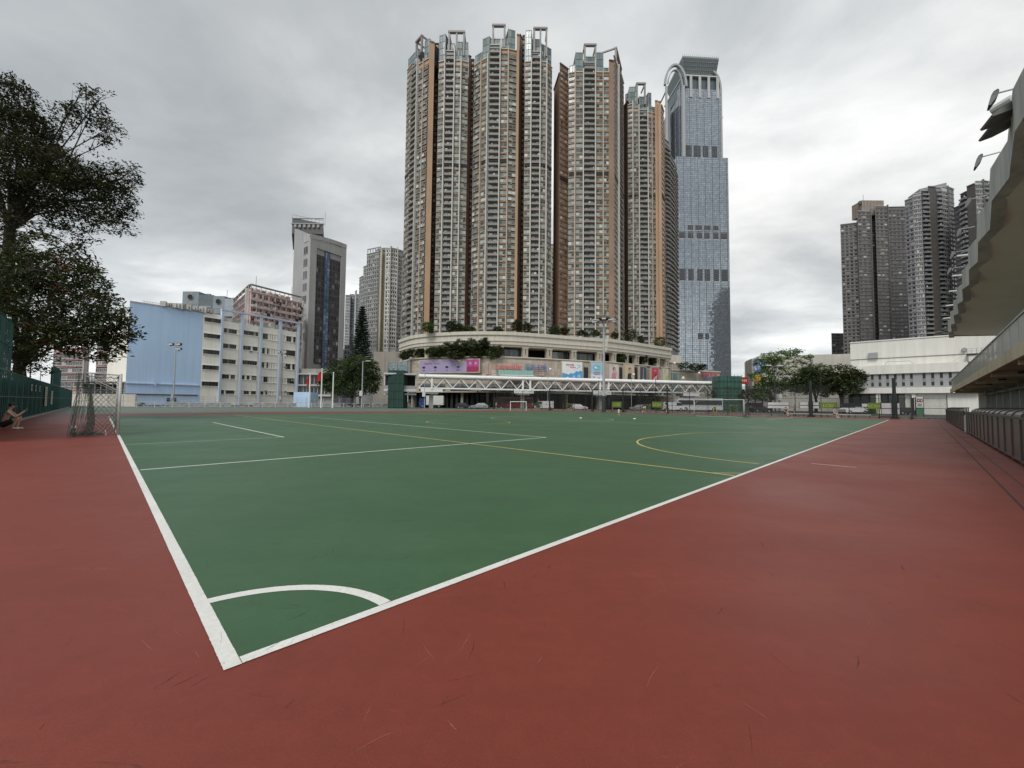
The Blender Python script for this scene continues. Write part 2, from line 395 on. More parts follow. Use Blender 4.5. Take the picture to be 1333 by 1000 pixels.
# ------------------------------------------------------------------ facades
def unit(style, w, fh, b):
    """one storey of one bay in local axes: x along the wall, -y outwards"""
    o = (0, 0); d = (1, 0)
    F_ = lambda a0, a1, b0, b1, z0, z1, mi: b.fb(o, d, a0, a1, b0, b1, z0, z1, mi)
    if style in ('win', 'winw', 'bay'):
        out = .55 if style == 'bay' else .12
        z0, z1 = .72, 2.3; n = max(2, round(w/1.6))
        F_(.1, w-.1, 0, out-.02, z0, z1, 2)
        for k in range(n):
            a0 = .2+(w-.4)*k/n; a1 = .2+(w-.4)*(k+1)/n
            F_(a0+.04, a1-.04, out, out+.03, z0+.1, z1-.08 if k % 2 else z1-.1, 1)
        for k in range(n+1):
            a = .2+(w-.4)*k/n; F_(a-.05, a+.05, out-.01, out+.09, z0, z1, 0)
        F_(.1, w-.1, out-.01, out+.14, z0-.1, z0+.08, 0); F_(.1, w-.1, out-.01, out+.1, z1-.09, z1+.03, 0)
    elif style == 'small':
        F_(w*.3, w*.7, 0, .04, .9, 2.1, 1); F_(w*.3-.1, w*.7+.1, 0, .12, .78, .9, 0)
    elif style == 'cell':
        F_(.3, w-.3, 0, .05, .7, fh-.5, 1); F_(w*.5-.05, w*.5+.05, .05, .1, .7, fh-.5, 0); F_(.25, w-.25, 0, .16, .6, .7, 0)
    elif style == 'sq':
        F_(w*.2, w*.8, 0, .05, .9, fh-.7, 1); F_(w*.2-.06, w*.8+.06, 0, .12, .8, .9, 0)
    elif style == 'balc':
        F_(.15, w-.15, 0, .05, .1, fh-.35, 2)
        F_(w*.12, w*.47, .05, .09, .2, 2.2, 1); F_(w*.53, w*.88, .05, .09, .2, 2.2, 1)
        F_(.05, w-.05, 0, 1.25, -.04, .08, 0)
        F_(.08, w-.08, 1.15, 1.2, .1, .8, 3); F_(.05, w-.05, 1.13, 1.25, .86, .94, 0)
        F_(.05, .13, .05, 1.15, .1, .98, 3); F_(w-.13, w-.05, .05, 1.15, .1, .98, 3)
    elif style == 'rail':
        F_(.1, w-.1, 0, .04, .1, fh-.3, 2); F_(w*.2, w*.8, .04, .08, .9, 2.3, 1)
        F_(0, w, 0, .8, -.1, .1, 0)
        for k in range(2): F_(0, w, .72, .78, .5+k*.4, .58+k*.4, 0)
PARTNAME = {'win': 'window', 'winw': 'window', 'bay': 'window', 'small': 'window', 'cell': 'window', 'sq': 'window', 'balc': 'balcony', 'rail': 'balcony'}
PROTO = {}
def facade(root, strips, zb, fh, mats, body, maxn=100, first=None):
    """strips: (p0, p1, style, cols, ztop, pier colour or None). mats: frame, glass, recess, panel."""
    cells = []
    for (p0, p1, style, cols, zt, spand) in strips:
        if style in ('none', 'plain'): continue
        d, L = d2(p0, p1); w = L/cols; nf = int((zt-zb)/fh+.01)
        for k in range(nf):
            z = zb+k*fh
            for c in range(cols):
                o = (p0[0]+d[0]*w*c, p0[1]+d[1]*w*c)
                cells.append((math.hypot(o[0], o[1], z), o, d, w, z, style))
        # storey bands belong to the wall
        if spand is not None:
            for k in range(nf+1):
                z = zb+k*fh
                body.fb(p0, d, .03, L-.03, 0, .26, z-.13, z+.14, spand)
                if style in ('win', 'winw', 'bay'): body.fb(p0, d, .05, L-.05, 0, .30, z+.42, z+.56, spand)
                if style in ('win', 'winw', 'bay') and k < nf: body.fb(p0, d, .04, L-.04, 0, .07, z+2.33, z+fh-.14, 3); body.fb(p0, d, .04, L-.04, 0, .06, z+.15, z+.41, 3)  # near-black strips paint the shadow line above and below each window
    cells.sort(key=lambda c: c[0])
    cnt = {}; rest = {}
    for (dist, o, d, w, z, style) in cells:
        pn = PARTNAME[style]; wr = round(w*4)/4 or .25
        key = (style, wr, fh, id(mats))
        if key not in PROTO:
            ub = MB(); unit(style, wr, fh, ub); PROTO[key] = (ub, ub.mesh(pn, mats))
        ub, me = PROTO[key]
        cnt[pn] = cnt.get(pn, 0)+1
        sx = w/wr; ang = math.atan2(d[1], d[0])
        if cnt[pn] <= maxn:
            q = bpy.data.objects.new(pn, me); COL.objects.link(q); q.parent = root
            l = root_loc(root); q.location = (o[0]-l.x, o[1]-l.y, z-l.z); q.rotation_euler = (0, 0, ang); q.scale = (sx, 1, 1)
        else:
            r = rest.setdefault(pn, MB()); oo = len(r.v)
            for v in ub.v: r.v.append((o[0]+d[0]*v[0]*sx-d[1]*v[1], o[1]+d[1]*v[0]*sx+d[0]*v[1], v[2]+z))
            r.f += [tuple(i+oo for i in f) for f in ub.f]; r.m += ub.m
    for pn, r in rest.items():
        tag(r.build(pn+'s', mats, root), kind='stuff')

TPALE = surf('tower pale tile', (.40, .37, .325), .6, .08, .1, .12); TGREY = surf('balcony slab grey', (.235, .22, .20), .5, .1)
TM = [TPALE, PANE, RECESS, TGREY]            # frame, glass, recess, balcony panel
def pts(lst, py=430): return [(X(px, Y, py), Y) for px, Y in lst]
def hpoint(px, Y, py=430): return (X(px, Y, py), Y)

def tower(name, label, segs, crown, frames, backY, zb, fh, ztop, mats=TM, wallmats=None, refuge=(), cat='tower', py=430, group=None, extra=None, maxn=100, z0=20.0):
    """segs: list of (px0, Y0, px1, Y1, style, cols, ztop or None, wall colour index, pier after or None)"""
    wm = wallmats or [TAN, surf('fin white', (.56, .54, .50), .6, .06, .1, .1), BROWN, RECESS, TAN2, GREYT, BROWND]
    a = hpoint(segs[0][0], segs[0][1], py)
    root = thing(name, (a[0], a[1], z0), label, cat, group)
    body = MB(); strips = []
    poly = []
    for s in segs:
        p0 = hpoint(s[0], s[1], py); p1 = hpoint(s[2], s[3], py)
        d, L = d2(p0, p1)
        zt = s[6] or ztop; backp = (p0[0]+0, max(backY, max(p0[1], p1[1])+3))
        # slab of building behind this strip
        kb = max(8.0, backY-max(p0[1], p1[1])); k0 = 1+kb/math.hypot(*p0); k1 = 1+kb/math.hypot(*p1)
        body.prism([p0, p1, (p1[0]*k1, p1[1]*k1), (p0[0]*k0, p0[1]*k0)], z0, zt, s[7])
        if s[4] != 'plain': strips.append((p0, p1, s[4], s[5], zt-.4, s[9] if len(s) > 9 else s[7]))
        if s[8] is not None:
            body.fb(p1, d, -.25, .25, -.5, 1.3 if s[4] == 'balc' or s[8] == 1 else .8, z0, zt+1.0, s[8])
        # parapet line
        body.fb(p0, d, .02, L-.02, -.3, .5, zt-.35, zt+.02, 1 if s[7] != 2 else 2)
    for s, s2 in zip(segs, segs[1:]):
        q1 = hpoint(s[2], s[3], py); q2 = hpoint(s2[0], s2[1], py)
        if s2[0]-s[2] > .05:
            l1, l2 = math.hypot(*q1), math.hypot(*q2); K = max(l1, l2)*1.003; z_ = min(s[6] or ztop, s2[6] or ztop)-.5
            e1 = (q1[0]/l1*K, q1[1]/l1*K); e2 = (q2[0]/l2*K, q2[1]/l2*K); f_ = 1+9/K
            body.prism([e1, e2, (e2[0]*f_, e2[1]*f_), (e1[0]*f_, e1[1]*f_)], z0, z_, s[7])
    for zr in refuge:
        for s in segs:
            if s[4] == 'plain': continue
            p0 = hpoint(s[0], s[1], py); p1 = hpoint(s[2], s[3], py); d, L = d2(p0, p1)
            body.fb(p0, d, .3, L-.3, .0, .45 if s[4] != 'balc' else .9, zr, zr+1.5, 3)  # refuge floor: proud near-black band paints the shade of an open storey
    facade(root, strips, zb, fh, mats, body, maxn)
    body.build('wall', wm, root)
    lb = MB(); rl_ = random.Random(len(label)+int(a[0]))
    for (p0, p1, style, cols, zt_, sp_) in strips:
        d, L = d2(p0, p1); nf = int((zt_-zb)/fh)
        for k in range(nf):
            if style in ('balc', 'rail') and rl_.random() < .5:
                q = rl_.uniform(.3, L-.9); w_ = rl_.uniform(.3, 1.1); lb.fb(p0, d, q, q+w_, .7, .9, zb+k*fh+.9, zb+k*fh+rl_.uniform(1.3, 2.0), rl_.choice([0, 0, 1, 2]))
            elif style in ('win', 'winw', 'bay', 'sq', 'cell') and rl_.random() < .4:
                q = rl_.uniform(.2, L-1.0); lb.fb(p0, d, q, q+.75, .1, .55, zb+k*fh+.05, zb+k*fh+.5, 3)
    if lb.v: tag(lb.build('air_conditioners_and_laundry', [paint('laundry white', (.55, .55, .53)), paint('laundry blue', (.15, .2, .3)), paint('laundry dark', (.08, .06, .06)), paint('unit grey', (.34, .34, .33))], root), kind='stuff')
    # glazed crown boxes
    if crown:
        cb = MB(); 
        for (px0, Y0, px1, Y1, z0_, z1_) in crown:
            p0 = hpoint(px0, Y0, py); p1 = hpoint(px1, Y1, py); d, L = d2(p0, p1)
            cb.fb(p0, d, .1, L-.1, -9, -.12, z0_, z1_, 1)
            nc = max(2, round(L/1.6)); nr = max(1, round((z1_-z0_)/3.2))
            for r_ in range(nr):
                for c_ in range(nc):
                    hh = (z1_-z0_)/nr
                    cb.fb(p0, d, L*c_/nc+.07, L*(c_+1)/nc-.07, -.1, .02, z0_+hh*r_+.12, z0_+hh*(r_+1)-.12, 0)
            for e in (0, L-.3): cb.fb(p0, d, e, e+.3, -.1, .2, z0_, z1_+.3, 2)
            cb.fb(p0, d, .01, L-.01, -9, .12, z1_, z1_+.25, 2)
            for q_ in range(int(L/1.1)): cb.fb(p0, d, q_*1.1+.2, q_*1.1+.26, 0, .06, z1_+.25, z1_+1.3, 2)
        cb.build('glazed_crown', [CROWN, DGREY, GREYT], root)
    for (px0, Y0, px1, Y1, z0_, z1_, mid) in frames:
        fbm = MB(); p0 = hpoint(px0, Y0, py); p1 = hpoint(px1, Y1, py); d, L = d2(p0, p1)
        for off in (0.25,):
            for e in ([0, L-.8]+([L/2-.35] if mid else [])): fbm.fb(p0, d, e, e+.8, -.5, .5, z0_, z1_-.9, 0)
        fbm.fb(p0, d, -.15, L+.15, -.7, .7, z1_-.9, z1_, 0)
        for e in (0, L-.6): fbm.fb(p0, d, e, e+.6, -7, -.71, z1_-.8, z1_-.1, 0)
        for k in range(5): fbm.fb(p0, d, L*.12+k*L*.17, L*.12+k*L*.17+.12, -.3, .3, z0_, z0_+2.6, 1)
        fbm.build('roof_frame', [surf('roof frame', (.3, .28, .27), .6), STEEL], root)
    if extra: extra(root, wm)
    return root

# z values on the tower faces from the picture
def zt(px, py, Y): return Z(px, py, Y)
FH = 2.93; ZB = 33.0
PI_W, PI_T = 1, 4
Atop = zt(590, 79, 196)
segA = [
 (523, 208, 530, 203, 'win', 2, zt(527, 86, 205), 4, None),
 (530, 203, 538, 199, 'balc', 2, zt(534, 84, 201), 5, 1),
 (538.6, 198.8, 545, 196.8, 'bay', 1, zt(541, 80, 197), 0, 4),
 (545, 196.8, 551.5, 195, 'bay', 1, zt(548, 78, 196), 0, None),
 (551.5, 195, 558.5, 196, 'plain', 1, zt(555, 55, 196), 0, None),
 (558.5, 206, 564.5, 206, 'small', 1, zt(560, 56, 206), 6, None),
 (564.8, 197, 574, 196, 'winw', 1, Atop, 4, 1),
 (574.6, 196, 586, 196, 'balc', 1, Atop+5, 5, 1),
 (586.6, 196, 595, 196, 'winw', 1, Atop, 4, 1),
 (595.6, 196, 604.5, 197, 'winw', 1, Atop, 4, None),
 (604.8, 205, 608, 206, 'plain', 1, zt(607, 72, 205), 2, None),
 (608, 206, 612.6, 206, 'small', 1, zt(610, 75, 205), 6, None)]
crA = [(524, 207, 537, 200, zt(530, 84, 203), zt(530, 70, 203)), (545.5, 197, 552, 195.4, zt(548, 78, 196), zt(550, 52, 196)),
       (565, 197.2, 573.6, 196.2, Atop, zt(570, 47, 197)), (587, 196.4, 604, 197, Atop, zt(595, 56, 197)), (575, 198, 586, 198, Atop+5, zt(580, 55, 197))]
frA = [(534, 202, 542, 198, zt(538, 72, 200), zt(538, 50, 200), False), (577, 196.8, 599, 196.8, Atop+3, zt(588, 41, 196.8), True)]
def pc(px, Y): return hpoint(px, Y)
tower('residential_tower', 'tan and grey residential high-rise with glazed crown, leftmost of the tall cluster on the podium', segA, crA, frA, 226, ZB, FH, Atop, refuge=(zt(590, 217, 196),))
Btop = zt(625, 79, 194); Btop2 = zt(660, 64, 192); Btop3 = zt(690, 80, 195)
segB = [
 (613, 197, 622.6, 194, 'bay', 1, Btop, 0, 4),
 (623.2, 194, 632, 192, 'win', 1, Btop, 0, 1),
 (633, 192, 647, 192, 'balc', 1, Btop2+2, 5, 1),
 (648, 192, 658, 192, 'win', 1, Btop2, 0, 4),
 (658.6, 192, 669, 193, 'bay', 1, Btop2, 0, None),
 (669, 192.2, 672.5, 192.6, 'plain', 1, zt(670, 44, 192), 0, None),
 (672.6, 200, 676.5, 203, 'plain', 1, zt(675, 44, 200), 2, None),
 (676.5, 206, 680, 206, 'small', 1, zt(678, 46, 206), 6, None),
 (680.3, 195.4, 689.2, 195, 'winw', 1, Btop3, 4, 1),
 (690, 195, 701, 195, 'balc', 1, Btop3+5, 5, 1),
 (701.6, 195, 709, 195.5, 'winw', 1, Btop3, 4, 1),
 (709.6, 195.6, 716.5, 199, 'winw', 1, Btop3, 4, None)]
crB = [(613.6, 197.3, 623, 194.6, Btop, zt(620, 69, 195)), (623.4, 194.3, 632.6, 192.5, Btop, zt(629, 49, 193)),
       (648.6, 192.5, 657, 192.6, Btop2, zt(654, 50, 192)), (657.2, 192.6, 667, 193.6, Btop2, zt(660, 37, 192)), (633.6, 193.5, 647.6, 193.5, Btop2+2, zt(640, 50, 193)),
       (681, 195.8, 689, 195.4, Btop3, zt(686, 39, 195)), (690.4, 196.6, 701, 196.6, Btop3+5, zt(695, 48, 195)), (702, 195.8, 715.5, 199, Btop3, zt(708, 58, 196))]
frB = [(636, 192.6, 653.5, 192.6, Btop2+1, zt(645, 32.5, 192.6), False), (691.5, 195.6, 710, 195.6, Btop3+3, zt(700, 36.5, 195.6), True)]
tower('residential_tower', 'broad tan and grey residential high-rise with two open roof frames, tallest of the cluster', segB, crB, frB, 224, ZB, FH, Btop, refuge=(zt(650, 212, 192),))
Ctop = zt(770, 94, 201)
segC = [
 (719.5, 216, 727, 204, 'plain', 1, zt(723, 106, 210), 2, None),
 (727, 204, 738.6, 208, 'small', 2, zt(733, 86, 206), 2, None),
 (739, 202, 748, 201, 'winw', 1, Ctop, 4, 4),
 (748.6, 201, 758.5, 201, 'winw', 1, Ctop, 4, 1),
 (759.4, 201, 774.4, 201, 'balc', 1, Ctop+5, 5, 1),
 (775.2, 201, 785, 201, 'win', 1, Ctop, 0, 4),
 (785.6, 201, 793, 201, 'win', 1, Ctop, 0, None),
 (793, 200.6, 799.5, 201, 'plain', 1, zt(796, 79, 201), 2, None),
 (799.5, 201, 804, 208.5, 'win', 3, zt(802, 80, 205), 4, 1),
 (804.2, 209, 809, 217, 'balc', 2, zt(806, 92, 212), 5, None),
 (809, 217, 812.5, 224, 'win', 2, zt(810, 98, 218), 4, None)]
crC = [(740, 202.4, 748, 201.4, Ctop, zt(744, 84, 201)), (748, 201.5, 758.4, 201.5, Ctop, zt(753, 68, 201)), (760, 202.2, 774, 202.2, Ctop+5, zt(767, 74, 202)),
       (775.6, 201.5, 785.6, 201.5, Ctop, zt(780, 68, 201)), (785.6, 201.5, 792.6, 201.5, Ctop, zt(789, 88, 201))]
frC = [(759.6, 201.6, 776, 201.6, Ctop+3, zt(768, 58, 201.6), False), (802, 205, 809, 219, zt(805, 90, 210), zt(804, 76, 212), False)]
tower('residential_tower', 'tan and grey high-rise with plain brown left flank, right of the sky gap', segC, crC, frC, 236, ZB, FH, Ctop, refuge=(zt(765, 229, 201),))
Dtop = zt(834, 143, 227)
segD = [
 (812.8, 234, 818, 228, 'plain', 1, zt(815, 133, 230), 6, None),
 (818, 228, 825, 227, 'winw', 1, zt(822, 135, 227), 4, 1),
 (825.5, 227, 832.3, 227, 'winw', 1, zt(828, 140, 227), 4, 1),
 (833, 227, 844, 227, 'balc', 1, Dtop, 5, 1),
 (844.6, 227, 849.6, 227.5, 'win', 1, zt(847, 146, 227), 4, 4),
 (850, 227.5, 854.5, 228, 'win', 1, zt(852, 148, 228), 4, None),
 (854.5, 226, 858.4, 226, 'plain', 1, zt(856, 131, 226), 0, None),
 (858.7, 225, 862.6, 225, 'plain', 1, zt(860, 132, 225), 0, None),
 (862.9, 226, 866, 232, 'small', 1, zt(864, 136, 226), 0, None)]
crD = [(815, 230, 819.8, 228.4, zt(817, 134, 229), zt(817, 122, 229)), (820, 228.2, 831.6, 227.6, zt(826, 138, 227), zt(826, 112, 227)), (845, 227.8, 849.6, 228, zt(847, 146, 227), zt(848, 120, 227)), (850, 228, 854.4, 228.4, zt(852, 148, 228), zt(852, 138, 227)), (833, 228.4, 844, 228.4, Dtop, zt(838, 124, 227))]
frD = [(829.6, 227.8, 842, 227.8, zt(836, 135, 227), zt(836, 107, 227), False)]
tower('residential_tower', 'slimmer tan and grey residential high-rise with pale tan end wall, beside the glass skyscraper', segD, crD, frD, 258, ZB+3, FH, Dtop, refuge=(zt(840, 257, 227),))
Etop = zt(870, 186, 256)
segE = [(860, 252, 867, 252, 'plain', 1, zt(864, 176, 252), 2, None), (867, 252, 873, 256, 'balc', 2, Etop, 5, None), (873.4, 257, 878, 264, 'balc', 2, zt(875, 200, 256), 5, None), (878.2, 265, 882.5, 276, 'balc', 2, zt(880, 212, 268), 5, None)]
tower('residential_tower', 'narrow grey balcony flank of a residential high-rise squeezed between tan wall and glass skyscraper', segE, [], [], 285, ZB+4, FH, Etop)
# far slice of tower seen through the gap
tower('residential_tower', 'sliver of distant residential block seen low in the gap between two tall towers', [(712, 300, 722, 300, 'sq', 2, zt(717, 318, 300), 1, None)], [], [], 320, 45, 3, zt(717, 318, 300))

# ------------------------------------------------------------------ glass skyscraper
def glass_wall(b, p0, p1, z0, z1, cw, ch, mi=0, mull=1, out=0.0, skip=()):
    d, L = d2(p0, p1); nc = max(1, round(L/cw)); nr = max(1, round((z1-z0)/ch)); w = L/nc; h = (z1-z0)/nr
    n = (d[1], -d[0])
    for r_ in range(nr):
        for c_ in range(nc):
            a0 = w*c_+.06; a1 = w*(c_+1)-.06; q0 = z0+h*r_+.06; q1 = z0+h*(r_+1)-.06
            if any(s[0] < (a0+a1)/2/L < s[1] and s[2] < (q0+q1)/2 < s[3] for s in skip): continue
            t1 = rnd.uniform(-.008, .008); t2 = rnd.uniform(-.008, .008)
            vs = []
            for (a, z, o) in ((a0, q0, t1+t2), (a1, q0, -t1+t2), (a1, q1, -t1-t2), (a0, q1, t1-t2)):
                vs.append((p0[0]+d[0]*a+n[0]*(out+.06+o), p0[1]+d[1]*a+n[1]*(out+.06+o), z))
            b.add(vs, [(0, 1, 2, 3)], mi)
    for c_ in range(nc+1):
        a = min(max(w*c_, .12), L-.12); k = .13 if c_ % 4 else .45
        b.fb(p0, d, a-k/2, a+k/2, out, out+(.14 if c_ % 4 else .35), z0, z1, mull)
    for r_ in range(nr+1): 
        z = z0+h*r_; k = .16 if r_ % 2 else .3
        b.fb(p0, d, .02, L-.02, out, out+.12, z-k/2, z+k/2, mull)
def skyscraper():
    YF = 380.; py = 330
    h = lambda px, Y: (X(px, Y, py), Y)
    L0, R0 = h(881.5, YF), h(949.5, YF+2); zl = Z(915, 204, YF); zup = Z(915, 112, YF)
    U0, U1 = h(890, YF+3), h(940, YF+5)
    root = thing('glass_skyscraper', (L0[0], L0[1], 0), 'very tall blue glass skyscraper with arched top and flared cap', 'skyscraper')
    body = MB()
    body.prism([(L0[0]+.2, YF+.1), (R0[0]-.2, YF+2.1), (R0[0]-1.5, YF+50), (L0[0]+5, YF+52)], 0, zl-.2, 0)
    body.prism([(U0[0]+.3, YF+3.2), (U1[0]-.3, YF+5.2), (U1[0]-.3, YF+52), (U0[0]+.3, YF+52)], zl-1, zup-.3, 0)
    # set-back shoulder block on the left
    S0 = h(872, YF+34)
    body.prism([(S0[0], YF+34), (L0[0]+2.5, YF+20), (L0[0]+6, YF+54), (S0[0]+4, YF+60)], 0, Z(878, 145, YF+30), 0)
    body.build('core', [GREYT], root)
    g = MB()
    vents = []
    W = R0[0]-L0[0]
    def vent_row(ya, yb, n, x0=.06, x1=.94): 
        za, zb_ = Z(915, yb, YF), Z(915, ya, YF); sp = (x1-x0)/n
        for i in range(n):
            vents.append((x0+sp*i+sp*.15, x0+sp*(i+1)-sp*.15, za, zb_))
    vent_row(292, 300, 4, .17, .83); vent_row(302, 311, 6, .02, .98); vent_row(350, 366, 6, .02, .98); vent_row(434, 442, 2, .36, .62)
    glass_wall(g, L0, R0, 0, zl, 1.75, 1.9, skip=vents)
    dU, LU = d2(U0, U1); uv_ = [(.06+.23*i, .06+.23*i+.17, Z(915, 201, YF), Z(915, 186, YF)) for i in range(4)]
    zr = Z(915, 96, YF)
    glass_wall(g, U0, U1, zl, zup, 1.75, 1.9, skip=uv_)
    # side faces
    glass_wall(g, (L0[0]+5, YF+52), (L0[0]+.1, YF+.2), 0, zl, 2.2, 1.9)
    glass_wall(g, (U0[0]+.2, YF+50), (U0[0], YF+3.3), zl, zup-2, 2.4, 1.9)
    glass_wall(g, (S0[0], YF+34), (L0[0]+2.5, YF+20), 0, Z(878, 146, YF+30), 2.2, 1.9)
    g.build('curtain_wall', [CURT, surf('mullion metal', (.17, .19, .22), .4, .05, metal=.5)], root)
    d, L = d2(L0, R0); LM = [surf('louvre dark', (.05, .05, .055), .6), surf('louvre grey', (.17, .17, .18), .6), PALE]
    for (a, c, z0, z1) in vents:
        v = MB(); v.fb(L0, d, a*L, c*L, -.3, .03, z0+.3, z1-.3, 0)
        for k in range(int((z1-z0)/1.1)): v.fb(L0, d, a*L+.1, c*L-.1, .03, .2, z0+.5+k*1.1, z0+.75+k*1.1, 1)
        v.fb(L0, d, a*L, c*L, .03, .3, z0-.4, z0+.2, 2); v.build('plant_louvre', LM, root)
    for (a, c, z0, z1) in uv_:
        v = MB(); v.fb(U0, dU, a*LU, c*LU, -.3, .05, z0, z1, 0)
        for k in range(int((z1-z0)/1.1)): v.fb(U0, dU, a*LU+.1, c*LU-.1, .05, .2, z0+.3+k*1.1, z0+.55+k*1.1, 1)
        v.build('plant_louvre', LM, root)
    # top: columns, inner glass drum, flared cap
    t = MB(); tp = Z(915, 96, YF)
    for i in range(4):
        a = LU*(.03+.235*i)+LU*.17
        t.fb(U0, dU, a, a+.9, -.2, .9, zup-9, tp+.5, 0); t.fb(U0, dU, a+1.3, a+2.2, -.2, .9, zup-9, tp+.5, 0)
    t.fb(U0, dU, 1, LU-1, -40, -1.5, zup-.3, tp, 2)
    t.fb(U0, dU, .5, LU-.5, -42, .8, tp, tp+1.2, 0)
    t.build('top_columns', [PALE, BLUEG, surf('top storey glass', (.11, .14, .16), .2, .1, metal=.3)], root)
    cap = MB(); zc0, zc1 = tp+1.2, Z(915, 75, YF)
    lo = [(U0[0]+3, YF+6), (U1[0]-3, YF+8), (U1[0]-3, YF+40), (U0[0]+3, YF+38)]
    A, B_ = h(892, YF+1), h(937.5, YF+3)
    hi = [(A[0]-1, YF), (B_[0]+.6, YF+2), (B_[0]+.6, YF+44), (A[0]-1, YF+42)]
    vs = [(*p, zc0) for p in lo]+[(*p, zc1) for p in hi]
    cap.add(vs, [(3, 2, 1, 0), (4, 5, 6, 7)]+[(i, (i+1) % 4, 4+(i+1) % 4, 4+i) for i in range(4)], 0)
    cap.prism(hi, zc1+.02, zc1+1.6, 1)
    for k in range(19):
        a = k/18.
        p = Vector((*lo[0], zc0))*(1-a)+Vector((*lo[1], zc0))*a; q = Vector((*hi[0], zc1))*(1-a)+Vector((*hi[1], zc1))*a
        off = Vector((0, -.25, 0)); cap.bar(p+off, q+off, .25, .3, 1)
        cap.bar((q.x, q.y+.4, zc1+1.5), (q.x, q.y+.4, zc1+4), .15, .15, 1)
    for r_ in range(1, 5):
        a = r_/5.; p = Vector((*lo[0], zc0))*(1-a)+Vector((*hi[0], zc1))*a; q = Vector((*lo[1], zc0))*(1-a)+Vector((*hi[1], zc1))*a
        off = Vector((0, -.3, 0)); cap.bar(p+off, q+off, .2, .25, 1)
    cap.build('flared_cap', [surf('cap glass', (.13, .17, .17), .25, .1, metal=.3), GREYT], root)
    # arches: quarter ring ribs springing from the left and right sides of the crown
    ar = MB()
    def arch(cx, cz, rx, rz, y, a0, a1, wd, dp):
        n = 22; P0 = []
        for i in range(n+1):
            a = a0+(a1-a0)*i/n; P0.append((cx+rx*math.cos(a), y, cz+rz*math.sin(a)))
        for i in range(n): ar.bar(P0[i], P0[i+1], dp, wd, 0, upv=(0, 0, 1) if abs(P0[i][2]-P0[i+1][2]) < abs(P0[i][0]-P0[i+1][0]) else (1, 0, 0))
    xl = X(867.5, YF+30, 100)
    for (yy, ww) in ((YF+1, 2.2),):
        x0 = X(866.5, YF, 110); xr = X(890.5, YF, 110); 
        zt0 = Z(880, 84, YF); zb0 = Z(868, 112, YF)
        arch((x0+xr)/2+1, zb0, (xr-x0)/2+1.2, zt0-zb0, yy, R(0), R(176), 1.9, 2.6)
        arch((x0+xr)/2+1, zb0, (xr-x0)/2-1.8, zt0-zb0-4, yy+1.2, R(0), R(165), .8, 2.0)
        ar.fb((xr-.6, YF+1.5), (1, 0), -1, 1.4, -1.5, 1.5, zl, zb0+1, 0)
        ar.fb((x0+1.0, YF+1), (1, 0), -.8, .8, -1, 1, Z(868, 200, YF), zb0+.2, 0)
    ar.bar((x0+2.2, YF+2, zb0-1), (x0+3.0, YF+40, zb0-1), 1.0, 1.2, 0)
    xq = X(938, YF+4, 110)
    arch(xq-8, Z(938, 112, YF), 8.4, Z(938, 88, YF)-Z(938, 112, YF), YF+5, R(0), R(80), 1.6, 2.0)
    ar.fb((xq, YF+5), (1, 0), -.4, 1.1, -1.5, 1.5, zl, Z(938, 112, YF), 0)
    # small bracket on the right flank
    xb = X(939.5, YF+6, 145); zb1 = Z(940, 142, YF)
    ar.bar((xb, YF+12, zb1), (xb+4.2, YF+12, zb1+.4), .6, .5); ar.bar((xb, YF+12, zb1-4), (xb+4.2, YF+12, zb1+.2), .5, .4)
    ar.build('roof_arch', [surf('arch metal', (.4, .41, .42), .4, .06, metal=.4)], root)
    # sloping glazed flank under the arch
    fl = MB(); 
    xa = X(868.5, YF+46, 150)
    glass_wall(fl, (X(868.5, YF+48, 150), YF+48), (U0[0]-.3, YF+6), zl-40, Z(880, 128, YF+25), 2.4, 2.4)
    fl.prism([(X(868.8, YF+48, 150), YF+48.3), (U0[0]-.2, YF+6.3), (U0[0]+3, YF+48)], 0, Z(880, 128, YF+25)-.3, 1)
    # roof glazing slope
    a1 = (X(868.5, YF+48, 120), YF+48, Z(880, 128, YF+25)); a2 = (U0[0]-.3, YF+6, Z(880, 128, YF+25)); 
    fl.add([a1, a2, (U0[0]+.2, YF+6, zup), (U0[0]+.2, YF+48, zup)], [(0, 1, 2, 3)], 1)
    fl.build('west_flank', [CURT, surf('mullion metal', (.33, .36, .4))], root)
skyscraper()

